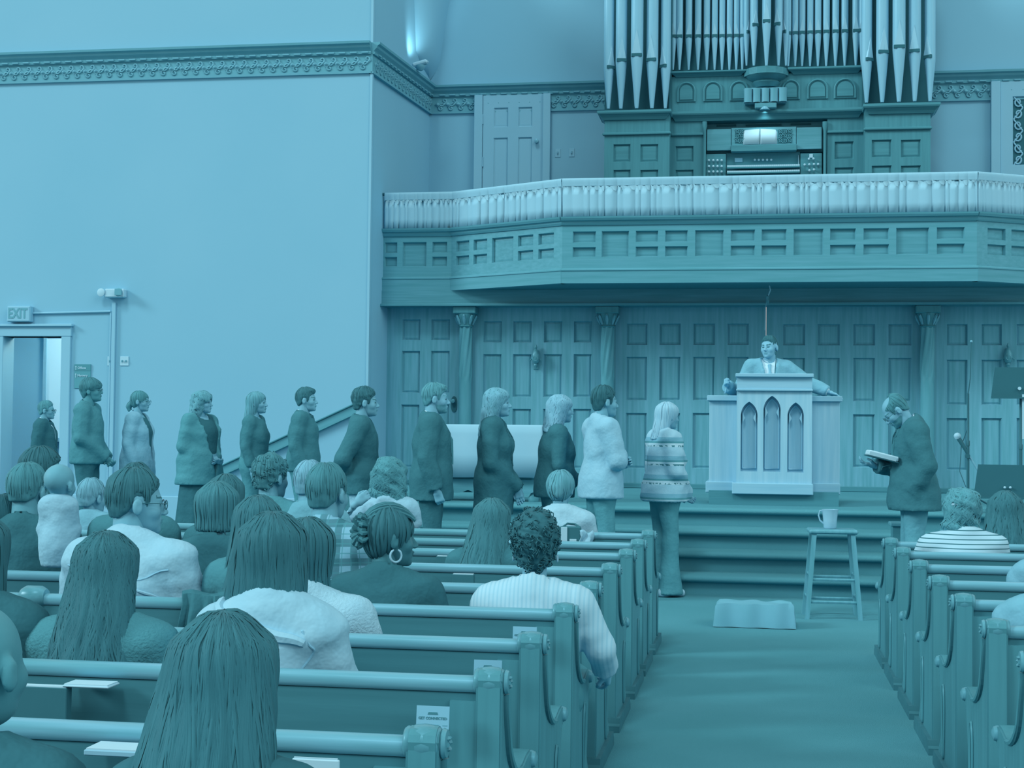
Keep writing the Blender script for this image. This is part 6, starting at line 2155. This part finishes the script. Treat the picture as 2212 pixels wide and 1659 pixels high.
stand(434, 845, 14.5, 0.175, 'woman with curly blonde hair in a grey blazer and long black dress', QR - 0.35, fem=1, girth=1.55, sw=0.19, arms=('clasp', 'clasp'), hair=('wavy', 0.48, dict(th=0.020, len=0.26, w0=0.10, w1=0.125, d1=0.07, y1=-0.11, curl=0.007, cs=90, locks=170, rad=0.005, wave=0.10, wf=16, hl=-0.005)), skin=0.62,
      top=dict(v=0.02, hem=0.95, neck=0.085, neckz=1.44, name='dress'), jacket=dict(v=0.36, hem=0.72, off=0.022, open=(0.80, 0.14), flare=0.10, name='blazer', wr=0.009), bottom=('skirt', 0.02, 0.12), head=(0.38, 0.02, 0), res=0.018)
stand(551, 845, 14.3, 0.175, 'girl with long straight fair hair in a dark long-sleeved top', QR + 0.0, fem=1, girth=1.2, arms=('hang', 'hang'), hair=('long', 0.47, dict(th=0.010, len=0.27, w0=0.088, w1=0.092, d1=0.05, y1=-0.12, locks=120, rad=0.0035)), skin=0.60,
      top=dict(v=0.18, hem=0.93, off=0.009, name='jersey', neck=0.068), bottom=('jeans', 0.32), head=(0.0, 0.03, 0), res=0.018)
stand(657, 838, 14.1, 0.175, 'teenage boy with dark quiff in a dark buttoned jacket', QR + 0.06, girth=1.2, arms=('hang', 'hang'), hair=('short', 0.08, dict(th=0.018, locks=80, balls=[((0, 0.055, 0.095), (0.055, 0.04, 0.03))])), skin=0.60,
      top=dict(v=0.9), jacket=dict(v=0.18, hem=0.88, off=0.014, name='jacket', neck=0.062, neckz=1.48), collar=(0.95, 0.058, 0.045), tie=(0.06, 'bow'), bottom=('trousers', 0.34), head=(0.0, 0.05, 0), res=0.018)
stand(783, 838, 12.7, 0.0, 'young man with dark tousled hair in a dark open jacket and pale trousers', QR + 0.15, arms=('behind', 'behind'), hair=('short', 0.03, dict(th=0.022, locks=110, curl=0.003, rad=0.005)), skin=0.60,
      top=dict(v=0.78, hem=0.93), jacket=dict(v=0.13, hem=0.84, off=0.020, open=(0.80, 0.05), name='jacket'), bottom=('trousers', 0.80), head=(0.1, 0.03, 0), res=0.018, hands=(1, 1))
stand(934, 828, 12.3, 0.0, 'man with short fair hair in a dark suit standing by the communion table', QR + 0.18, girth=1.15, arms=('hang', 'hang'), hair=('short', 0.40, dict(th=0.014, locks=90, balls=[((0, 0.05, 0.09), (0.055, 0.045, 0.03))])), skin=0.62, beard=1,
      top=dict(v=0.95), jacket=dict(v=0.10, hem=0.80, off=0.020, open=(1.12, 0.06), name='suit_jacket'), collar=(0.98, 0.060, 0.055), tie=(0.30, 'tie'), bottom=('trousers', 0.05), head=(0.02, 0.0, 0), hcurl=(0.95, 0.9), res=0.018)
stand(1069, 838, 12.6, 0.0, 'woman with wavy fair hair in a long dark blazer and pale trousers', QR + 0.02, fem=1, arms=('clasp_low', 'clasp_low'), hair=('wavy', 0.56, dict(th=0.014, len=0.30, w0=0.09, w1=0.10, d1=0.06, y1=-0.135, curl=0.003, cs=70, locks=170, rad=0.0045, wave=0.06, wf=10)), skin=0.62,
      top=dict(v=0.50, neck=0.075, neckz=1.44, name='blouse'), jacket=dict(v=0.07, hem=0.69, off=0.022, open=(1.10, 0.07), name='blazer'), bottom=('trousers', 0.82), head=(0.05, 0.04, 0), hcurl=(0.15, 0.2), handdir=(((0.05, 0.25, -1), (-1, 0, 0)), ((0, 0.3, -1), (1, 0, 0))), res=0.018)
stand(1200, 852, 12.8, 0.0, 'woman with shoulder-length blonde hair in a dark sweater', QR + 0.35, fem=1, girth=1.2, arms=('clasp', 'clasp'), hair=('wavy', 0.66, dict(th=0.014, len=0.225, w0=0.094, w1=0.11, d1=0.09, y1=-0.085, curl=0.003, cs=80, locks=170, rad=0.0045, wave=0.07, wf=10)), skin=0.62,
      top=dict(v=0.11, hem=0.86, off=0.014, name='sweater'), bottom=('trousers', 0.16), head=(0.05, -0.02, 0), res=0.018, lean=0.03)
stand(1300, 835, 12.5, 0.0, 'man with black hair in a pale sweatshirt and jeans, arms folded', QR + 0.50, arms=('cross', 'cross_in'), hair=('short', 0.0, dict(th=0.020, locks=120, nape=-0.075, rad=0.0045)), skin=0.58,
      top=dict(v=0.76, hem=0.84, off=0.020, name='sweatshirt', wr=0.005, flare=0.05, sl=0.008), collar=(0.72, 0.056, 0.035), bottom=('jeans', 0.40), head=(0.0, 0.0, 0), res=0.018)
m_blanket = mat('woven_blanket', 0.82, 0.9, 0.03, 20, bump=0.2, bscale=60, spec=0.1, pattern=blanket_pattern)
stand(1437, 868, 12.95, 0.0, 'woman with white-blonde hair in a banded woven jacket and flared jeans', QR + 0.55, fem=1, arms=('clasp_low', 'clasp_low'), hair=('long', 0.78, dict(th=0.012, len=0.24, w0=0.090, w1=0.075, d1=0.05, y1=-0.12, locks=170, rad=0.0045)), skin=0.62, girth=1.1,
      top=dict(v=0.8, hem=0.86, off=0.026, name='woven_jacket', mat=m_blanket, wr=0.010, sl=0.010, flare=0.06), bottom=('flare', 0.38), head=(0.1, -0.05, 0), res=0.016)
# ---------------- preacher behind the pulpit
stand(1661, 725, 15.98, 0.72, 'preacher in a light grey suit speaking behind the pulpit, arms spread', math.pi + 0.1, arms=(((0.12, 0.02, 1.16), (0.27, 0.27, 1.21)), ((0.25, 0.02, 1.24), (0.42, 0.10, 1.165))), hair=('short', 0.03, dict(th=0.010, locks=80, hl=0.0)), skin=0.66, girth=1.18, sw=0.195, headfat=1.08,
      top=dict(v=1.0, sleeve=1.0), jacket=dict(v=0.60, hem=0.80, off=0.018, open=(1.14, 0.075), name='suit_jacket', sl=0.004), collar=(1.0, 0.060, 0.04), tie=(0.66, 'tie'), bottom=('trousers', 0.5), head=(-0.55, 0.0, 0.05), brow=0.02, beard=0, hcurl=(0.9, 0.1),
      handdir=(((0.35, 0.9, 0.45), (-1, 0.2, 0), 1), ((-0.95, 0.15, -0.32), (0, 0.1, -1))), res=0.016, hres=0.006)
# ---------------- man reading
rd = stand(1975, 838, 12.35, 0.0, 'bearded man in a dark jacket bent over an open book', math.pi / 2 + 0.1, arms=('book', 'pocket'), hair=('balding', 0.26, dict(th=0.010, locks=80)), skin=0.62, girth=1.05, beard=1, glasses=0.1,
           top=dict(v=0.95), jacket=dict(v=0.09, hem=0.80, off=0.024, open=(1.10, 0.06), name='jacket', wr=0.009, flare=0.10), collar=(0.98, 0.062, 0.055), tie=(0.15, 'tie'), bottom=('trousers', 0.48), head=(0.0, -0.75, 0), headoff=(0, 0.085, -0.045), res=0.016, hres=0.0065,
           handdir=(((-0.2, 1, 0.15), (0, 0.1, 1)), None), hcurl=(0.35, 0.6), lean=0.05, hands=(1, 0))
bk = at(1903, 991, Y=12.3)
r = empty('open_book', (bk.x, 12.28, bk.z), 0.1, label='open white-paged book held by the bearded man', cat='book')
o = MB().box(-0.125, 0.125, -0.1, 0.1, -0.004, 0.003, 0.002).build('cover', m_black, r); o.rotation_euler = (0, 0.24, 0)
o = MB().box(-0.118, 0.118, -0.095, 0.095, 0.003, 0.046, 0.008).build('page_block', m_paper, r); o.rotation_euler = (0, 0.24, 0)
o = MB().box(-0.118, 0.10, -0.094, -0.0965, 0.03, 0.06, 0.0005).build('open_leaf', m_paper, r); o.rotation_euler = (0.25, 0.24, 0)

# ---------------- seated, nearest first
sit(478, 1322, 2.28, 'seated woman with very long dark straight hair, nearest the camera', H=1.64, fem=1, arms=('lap', 'lap'), hair=('long', 0.06, dict(th=0.012, len=0.50, w0=0.098, w1=0.155, d0=0.098, d1=0.06, y1=-0.19, locks=1150, rad=0.0019, res=0.0075, strand=0.0022, wave=0.012, wf=3, lean=-0.03)), skin=0.5,
    top=dict(v=0.05, off=0.012), res=0.018, hands=(0, 0), legs=True, bottom=('trousers', 0.1))
sit(-72, 1322, 2.35, 'bald man at the left edge nearest the camera', H=1.76, arms=('lap', 'lap'), hair=None, skin=0.40, top=dict(v=0.04, off=0.015), res=0.02, hands=(0, 0), headfat=1.12, bottom=('trousers', 0.05), head=(-0.2, 0, 0))
sit(226, 1146, LROW[1], 'seated girl with very long dark wavy hair in a grey knitted top', H=1.62, fem=1, sw=0.185, girth=1.1, arms=('lap', 'lap'), hair=('long', 0.05, dict(th=0.010, len=0.42, w0=0.094, w1=0.135, d0=0.096, d1=0.055, y1=-0.185, locks=850, rad=0.0022, res=0.008, wave=0.03, wf=4, seed=8)), skin=0.5,
    top=dict(v=0.30, off=0.014, kind='knit', name='knit_top'), res=0.016, hands=(0, 0), bottom=('trousers', 0.1))
hj = sit(588, 1106, LROW[1], 'seated woman with dark shoulder-length hair in a pale hooded jacket', H=1.70, fem=1, sw=0.158, girth=1.0, arms=('lap', 'lap'), hair=('long', 0.05, dict(th=0.012, len=0.235, w0=0.098, w1=0.128, d0=0.1, d1=0.085, y1=-0.045, locks=850, rad=0.0021, res=0.008, wave=0.01, wf=3, lean=-0.02, seed=11)), skin=0.55,
    top=dict(v=0.80, off=0.024, name='jacket', wr=0.009, neck=0.07), collar=(0.80, 0.085, 0.035), res=0.014, hands=(0, 0), bottom=('trousers', 0.15), head=(-0.15, 0, 0))
sit(-58, 1105, LROW[1], 'dark-haired person in a dark coat at the left edge', H=1.66, fem=1, sw=0.19, arms=('lap', 'lap'), hair=('long', 0.03, dict(th=0.012, len=0.24, w0=0.098, w1=0.11, d1=0.08, y1=-0.05, locks=120)), skin=0.5, top=dict(v=0.03, off=0.018, name='coat'), res=0.018, hands=(0, 0))
sit(662, 1118, LROW[2], 'person in a white cable-knit sweater beside the woman in the hooded jacket', H=1.68, fem=1, sw=0.185, arms=('lap', 'lap'), hair=('bob', 0.06, dict(th=0.012, len=0.14, w0=0.09, w1=0.09, d1=0.07, y1=-0.03, locks=120)), skin=0.6,
    top=dict(v=0.84, off=0.020, kind='knit', name='cable_sweater', ribs=260, sl=0.006), res=0.011, hands=(1, 0), lean=-0.02)
br = sit(838, 1092, LROW[3], 'woman with braided bun and hoop earring in a black top', H=1.68, fem=1, sw=0.185, girth=1.12, arms=('lap', 'lap'), hair=('updo', 0.04, dict(th=0.010, locks=150, rad=0.0042, nape=-0.085)), skin=0.18, brow=0.0,
         top=dict(v=0.0, off=0.012, name='top', neck=0.072, neckz=1.455), res=0.014, hres=0.0065, hands=(0, 0), head=(-0.85, -0.02, 0), rz=-0.15)
wc = sit(1156, 1106, LROW[3], 'woman with short dark curls and white ribbed sweater', H=1.68, headoff=(0, 0, 0.018), fem=1, sw=0.182, girth=1.0, arms=(((0.075, 0.03, 1.20), (0.085, 0.15, 1.08)), 'lap'), hair=('afro', 0.0, dict(th=0.02, k=0.99, curl=0.004, cs=170, locks=0, curls=420, cr=0.009, crad=0.0026, res=0.0065, strand=0.0)), skin=0.62,
    top=dict(v=0.86, off=0.016, name='ribbed_sweater', neck=0.074, neckz=1.46, ribs=420, wr=0.003, mat=mat('ribbed_knit', 0.90, 0.85, 0.015, 9, spec=0.1, pattern=rib_pattern(62, 0.82))), res=0.011, hands=(1, 0), bottom=('trousers', 0.3))
ws = sit(286, 1016, LROW[3], 'broad man with dark hair and glasses in a white shirt', H=1.80, sw=0.215, girth=1.38, arms=('lap', (((0.06, 0.05, 1.17)), (-0.02, 0.30, 1.12))), hair=('short', 0.07, dict(th=0.016, locks=200, nape=-0.058, rad=0.0042)), skin=0.58, glasses=0.05,
    top=dict(v=0.80, off=0.016, name='shirt', wr=0.010, sl=0.006), collar=(0.84, 0.062, 0.045), res=0.015, hres=0.0065, hands=(0, 1), head=(-0.75, -0.03, 0), rz=-0.25, dy=0.24, headfat=1.06)
sit(555, 1070, LROW[3], 'seated woman with long dark hair behind the pale hooded jacket', H=1.62, fem=1, arms=('lap', 'lap'), hair=('long', 0.08, dict(th=0.012, len=0.36, w0=0.094, w1=0.11, d1=0.06, y1=-0.16, locks=220, rad=0.0038, wave=0.012)), skin=0.5, top=dict(v=0.28, off=0.016), res=0.018, hands=(0, 0))
sit(468, 1041, LROW[4], 'seated woman with a smooth brown bob and dark top with pale neckline', H=1.66, fem=1, arms=('lap', 'lap'), hair=('bob', 0.20, dict(th=0.014, len=0.115, w0=0.094, w1=0.098, d0=0.1, d1=0.088, y1=-0.028, locks=240, rad=0.0035)), skin=0.62,
    top=dict(v=0.04, off=0.012, neck=0.082, neckz=1.45), collar=(0.42, 0.082, 0.008), res=0.016, hands=(0, 0), head=(-0.1, 0, 0))
m_plaid = mat('plaid_flannel', 0.68, 0.9, 0.02, 12, bump=0.1, bscale=40, spec=0.1, pattern=plaid_pattern(0.12, 0.40))
sit(705, 1004, LROW[4], 'man with greying hair in a plaid shirt', H=1.76, arms=('lap', 'lap'), girth=1.1, hair=('short', 0.24, dict(th=0.014, locks=180, nape=-0.062)), skin=0.56, top=dict(v=0.6, off=0.014, mat=m_plaid, name='plaid_shirt'), collar=(0.5, 0.062, 0.045), res=0.015, hands=(0, 0), head=(-0.3, 0, 0))
sit(56, 1001, LROW[4], 'man with short brown hair and ribbed pale collar in a dark sweater', H=1.76, arms=('lap', 'lap'), girth=1.05, hair=('short', 0.28, dict(th=0.010, locks=150, nape=-0.045)), skin=0.50, top=dict(v=0.05, off=0.014, name='sweater'), collar=(0.55, 0.062, 0.055, 'r', 1), res=0.017, hands=(0, 0), head=(-0.1, 0, 0))
sit(4, 1070, LROW[4], 'person with dark hair and pale neck at the left edge behind the pews', H=1.62, fem=1, arms=('lap', 'lap'), hair=('short', 0.03, dict(th=0.016, locks=80)), skin=0.58, top=dict(v=0.2, off=0.014), res=0.02, hands=(0, 0), head=(-0.5, 0, 0))
sit(84, 972, LROW[5], 'young man with black hair in profile behind the man with the ribbed collar', H=1.78, arms=('lap', 'lap'), hair=('short', 0.02, dict(th=0.022, locks=90)), skin=0.40, top=dict(v=0.06, off=0.014), res=0.02, hands=(0, 0), head=(-1.0, 0, 0), rz=-0.3, glasses=0.5)
sit(292, 1004, LROW[5], 'person with dark hair mostly hidden behind the man in the white shirt', H=1.72, arms=('lap', 'lap'), hair=('short', 0.03, dict(th=0.018, locks=60)), skin=0.5, top=dict(v=0.2, off=0.014), res=0.02, hands=(0, 0))
sit(487, 1023, LROW[5], 'person with dark hair rising behind the brown bob', H=1.68, fem=1, arms=('lap', 'lap'), hair=('long', 0.08, dict(th=0.012, len=0.2, w1=0.1, locks=80)), skin=0.5, top=dict(v=0.1, off=0.014), res=0.02, hands=(0, 0))
sit(1062, 1076, LROW[5], 'seated woman with long loose brown hair left of the dark curls', H=1.62, fem=1, arms=('lap', 'lap'), hair=('long', 0.14, dict(th=0.012, len=0.40, w0=0.094, w1=0.13, d1=0.055, y1=-0.18, locks=280, rad=0.0042, wave=0.03, wf=4, lean=-0.05)), skin=0.5, top=dict(v=0.16, off=0.014), res=0.018, hands=(0, 0), sw=0.18)
sit(584, 986, LROW[6], 'boy with curly brown hair and white collar', H=1.70, arms=('lap', 'lap'), hair=('curly_short', 0.22, dict(th=0.026, locks=150, curl=0.005, cs=110, rad=0.004, curls=120, cr=0.010, crad=0.003)), skin=0.55, top=dict(v=0.35, off=0.014), collar=(0.92, 0.060, 0.04), res=0.02, hands=(0, 0), head=(-0.5, 0, 0))
sit(668, 998, LROW[6], 'person with pale grey hair beside the plaid shirt', H=1.70, arms=('lap', 'lap'), hair=('short', 0.62, dict(th=0.016, locks=90)), skin=0.6, top=dict(v=0.55, off=0.018), res=0.02, hands=(0, 0), head=(-0.3, 0, 0))
sit(841, 992, LROW[8], 'woman with big curly hair in a white top, hand raised to her head', H=1.68, fem=1, arms=('lap', ((0.20, -0.12, 1.27), (0.03, -0.20, 1.46))), hair=('wavy', 0.36, dict(th=0.030, len=0.19, w0=0.11, w1=0.135, d0=0.115, d1=0.10, y1=-0.03, curl=0.008, cs=75, locks=220, rad=0.0055, wave=0.16, wf=13)), skin=0.62,
    top=dict(v=0.80, off=0.012, sleeve=0.55), res=0.018, hands=(0, 1), hcurl=(0.4, 0.8), handdir=(None, ((0.75, -0.05, 0.65), (0.1, 0.95, 0.1))), head=(-0.2, 0, 0))
sit(1211, 1016, LROW[8], 'woman with fair twisted bun in a white top', H=1.68, fem=1, sw=0.18, girth=1.1, arms=('lap', 'lap'), hair=('bun', 0.46, dict(th=0.014, locks=120, rad=0.005, nape=-0.095, balls=[((0, -0.125, 0.01), (0.045, 0.03, 0.045)), ((0.015, -0.13, -0.03), (0.03, 0.028, 0.03))])), skin=0.6,
    top=dict(v=0.84, off=0.014, neck=0.068), res=0.018, hands=(0, 0), head=(-0.15, 0, 0))
sit(197, 1046, LROW[7], 'small child with fair hair on the far pew', H=1.15, arms=('lap', 'lap'), hair=('short', 0.58, dict(th=0.018, locks=90)), skin=0.6, top=dict(v=0.6), res=0.018, hands=(0, 0), sit_z=0.45, head=(-0.4, 0, 0))
# right block
m_stripe = mat('striped_jersey', 0.90, 0.9, 0.015, 9, spec=0.1, pattern=stripes_pattern(40, 0.22, 0.05))
sj = sit(2080, 1056, RROW[5], 'woman with curly greying hair and hair clip in a striped jersey', H=1.64, fem=1, sw=0.20, girth=1.3, arms=('lap', 'lap'), hair=('wavy', 0.40, dict(th=0.020, len=0.15, w0=0.10, w1=0.105, d0=0.105, d1=0.09, y1=-0.03, curl=0.008, cs=85, locks=180, rad=0.005, wave=0.12, wf=13, lean=-0.02)), skin=0.6,
    top=dict(v=0.9, off=0.014, mat=m_stripe, name='striped_jersey'), res=0.014, hands=(0, 0))
sit(2172, 1063, RROW[6], 'person with long dark hair at the right edge beyond the striped jersey', H=1.62, fem=1, sw=0.19, arms=('lap', 'lap'), hair=('long', 0.08, dict(th=0.02, len=0.32, w0=0.11, w1=0.15, d1=0.09, y1=-0.13, locks=160, rad=0.006, wave=0.04)), skin=0.5, top=dict(v=0.04, off=0.02), res=0.02, hands=(0, 0))
sit(2318, 1085, RROW[3], 'person in a pale shirt at the right edge, farther row', H=1.70, sw=0.195, girth=1.15, arms=('lap', 'lap'), hair=('short', 0.3, dict(locks=30)), skin=0.6, top=dict(v=0.62, off=0.020, wr=0.010), res=0.018, hands=(0, 0))
sit(2330, 1130, RROW[1], 'person in a pale denim shirt at the right edge, nearer row', H=1.72, sw=0.195, girth=1.1, arms=('lap', 'lap'), hair=('short', 0.2, dict(locks=30)), skin=0.6, top=dict(v=0.60, off=0.020, wr=0.012), res=0.014, hands=(0, 0))

# baby held at the shoulder of the man in the white shirt
q = at(128, 1058, Y=5.95)
person('bald baby in a pale romper held by the man in the white shirt', (q.x + 0.0, 5.95, q.z - 0.62), 0.2, 0.68, arms=('lap', 'lap'), hair=None, skin=0.54, sw=0.125, girth=0.85, top=dict(v=0.78, off=0.010, hem=0.62, name='romper', wr=0.002), legs=False, bottom=None, res=0.011, hres=0.0075, hk=1.85, headoff=(0, -0.02, 0.02), hands=(0, 0), head=(-0.4, 0, 0.1), headfat=1.08)
# braids, hoop and other small things worn
mb = MB(); rng = random.Random(5)
for k in range(26):
    a = 2 * math.pi * k / 26 + rng.uniform(-0.1, 0.1); rr = rng.uniform(0.035, 0.075)
    c = np.array([0.0, -0.092, 0.03])
    pts = []
    for t in np.linspace(0, 1, 7):
        th_ = t * 2.4
        p_ = c + np.array([math.sin(a) * rr * math.sin(th_) * 1.0, -0.012 - 0.042 * math.sin(th_ * 1.25), math.cos(a) * rr * math.sin(th_)])
        pts.append(br.HW(p_[None])[0])
    mb.tube(pts, [0.007, 0.009, 0.010, 0.010, 0.0095, 0.009, 0.006], 6)
for k in range(9):
    x0 = -0.062 + 0.0155 * k
    pts = []
    for t in np.linspace(0, 1, 8):
        an = 0.55 + t * 2.0
        p_ = np.array([x0 * (1 - 0.5 * t), -0.014 + 0.116 * math.cos(an), 0.036 + 0.108 * math.sin(an) * math.sqrt(max(0.05, 1 - (x0 / 0.085) ** 2))])
        pts.append(br.HW(p_[None])[0])
    mb.tube(pts, 0.0068, 5)
mb.build('braids', hair_mat2(0.12), br.root, smooth=True)
ring = [br.HW((np.array([0.088, -0.004 + 0.024 * math.sin(a), -0.066 + 0.026 * math.cos(a)]))[None])[0] for a in np.linspace(0.35, 5.9, 20)]
MB().tube(ring, [0.002] + [0.0042] * 18 + [0.002], 8).build('hoop_earring', mat('earring_metal', 0.82, 0.3, 0.03, spec=0.6), br.root, smooth=True)

# collar and seams of the pale jacket, yoke and pleats of the white shirt: raised bands that follow the cloth
def seam(pi, name, pts, rad, m, n=5):
    q = pi.onto(bez(pts, n))
    MB().tube([Vector(tuple(v)) for v in q], rad if not callable(rad) else [rad(i / (len(q) - 1)) for i in range(len(q))], 7).build(name, m, pi.root, smooth=True)


seam(hj, 'hood_edge', [(-0.12, 0.04, 1.47), (-0.12, -0.05, 1.48), (-0.07, -0.12, 1.47), (0.0, -0.14, 1.45), (0.07, -0.13, 1.43), (0.115, -0.09, 1.42), (0.125, -0.04, 1.43)], lambda t: 0.008 + 0.012 * math.sin(math.pi * t), cloth_mat(0.80))
seam(hj, 'back_seam', [(0.0, -0.2, 1.38), (0.01, -0.2, 1.2), (0.01, -0.2, 1.05)], 0.003, cloth_mat(0.72))
seam(hj, 'sleeve_seam', [(0.10, -0.05, 1.46), (0.165, -0.10, 1.38), (0.17, -0.16, 1.28), (0.15, -0.18, 1.18)], 0.0035, cloth_mat(0.72))
seam(ws, 'yoke_seam', [(-0.22, -0.10, 1.40), (-0.1, -0.17, 1.37), (0.05, -0.19, 1.36), (0.17, -0.17, 1.37), (0.25, -0.10, 1.40)], 0.0032, cloth_mat(0.74))
for k, x in enumerate((0.07, 0.10)):
    seam(ws, 'back_pleat', [(x, -0.2, 1.36), (x + 0.01 * k, -0.22, 1.22), (x - 0.01, -0.22, 1.08)], 0.003, cloth_mat(0.76))
for k, (z, dx) in enumerate(((1.30, 0.0), (1.25, 0.01), (1.20, 0.0), (1.15, 0.02), (1.10, 0.0))):
    seam(ws, 'sleeve_fold', [(0.15 + dx, -0.19, z + 0.02), (0.19 + dx, -0.16, z), (0.23 + dx, -0.10, z - 0.03)], lambda t: 0.002 + 0.005 * math.sin(math.pi * t), cloth_mat(0.80))
# hair clip, ear studs
a, b = sj.HW(np.array([[-0.085, -0.075, 0.03]]))[0], sj.HW(np.array([[-0.04, -0.125, 0.045]]))[0]
MB().tube([a, (a + b) / 2 + np.array([-0.006, -0.008, 0.004]), b], [0.007, 0.009, 0.006], 6).build('hair_clip', mat('clip_metal', 0.85, 0.3, 0.02, spec=0.5), sj.root, smooth=True)
for sx in (-1, 1):
    ring = [wc.HW(np.array([[sx * 0.090, -0.008 + 0.012 * math.sin(t), -0.052 + 0.013 * math.cos(t)]]))[0] for t in np.linspace(0.3, 6.0, 12)]
    MB().tube(ring, 0.003, 6).build('earring', MATS['earring_metal'], wc.root, smooth=True)
# dark coat draped over a pew rail
Yd = LROW[3]
xa, xb = at(398, 1300, Y=Yd).x, at(492, 1300, Y=Yd).x
mb = MB(); prof = [(0.10, -0.16), (0.07, -0.08), (0.045, -0.01), (0.03, 0.02), (0.0, 0.034), (-0.03, 0.024), (-0.045, -0.01), (-0.06, -0.08), (-0.065, -0.17)]
nx = 26
for i in range(nx + 1):
    u = i / nx
    for k, (yy, zz) in enumerate(prof):
        w = abs(k - 4) / 4
        mb.v.append((xa + (xb - xa) * u + 0.01 * math.sin(k * 1.3), Yd + yy - 0.018 * math.sin(u * 26 + 1.5 * math.sin(u * 9)) * w * (1 if yy < 0 else -1), ZCAP + zz * (0.9 + 0.2 * math.sin(u * 7)) + 0.008))
n_ = len(prof)
mb.f = [(i * n_ + j, (i + 1) * n_ + j, (i + 1) * n_ + j + 1, i * n_ + j + 1) for i in range(nx) for j in range(n_ - 1)]
o = mb.build('draped_coat', cloth_mat(0.12), None, smooth=True, label='dark coat draped over the fourth left pew rail', cat='coat')
o.modifiers.new('t', 'SOLIDIFY').thickness = 0.008
# bag and cloth on the front pew
Yg = LROW[8]
a = at(1235, 1152, Y=Yg - 0.02)
r = empty('patterned_bag', (a.x, Yg + 0.0, ZCAP + 0.016), 0.1, label='dark and white patterned bag hung on the front left pew rail', cat='bag')
bx('bag_body', -0.08, 0.06, -0.05, -0.03, -0.085, 0.035, mat('bag_dark', 0.05, 0.7, 0.02), r, 0.008)
bx('bag_panel', -0.07, -0.03, -0.056, -0.05, -0.08, 0.03, m_white, r, 0.002)
bx('bag_panel', -0.015, 0.03, -0.056, -0.05, -0.075, -0.045, m_white, r, 0.002)
MB().tube([(-0.06, -0.04, 0.03), (-0.03, -0.01, 0.05), (0.02, 0.0, 0.045), (0.05, -0.04, 0.03)], 0.007, 6).build('strap', MATS['bag_dark'], r, smooth=True)
a = at(1265, 1158, Y=Yg - 0.03)
mb = MB()
for i in range(9):
    for j in range(7):
        u, v = i / 8, j / 6
        mb.v.append((a.x - 0.04 + 0.085 * u + 0.01 * math.sin(5 * v), Yg - 0.035 - 0.012 * math.sin(9 * u + 3 * v), ZCAP + 0.02 - 0.10 * v + 0.012 * math.sin(7 * u)))
mb.f = [(i * 7 + j, (i + 1) * 7 + j, (i + 1) * 7 + j + 1, i * 7 + j + 1) for i in range(8) for j in range(6)]
o = mb.build('white_cloth', m_cloth, None, smooth=True, label='crumpled white cloth on the front left pew rail', cat='cloth')
o.modifiers.new('t', 'SOLIDIFY').thickness = 0.005
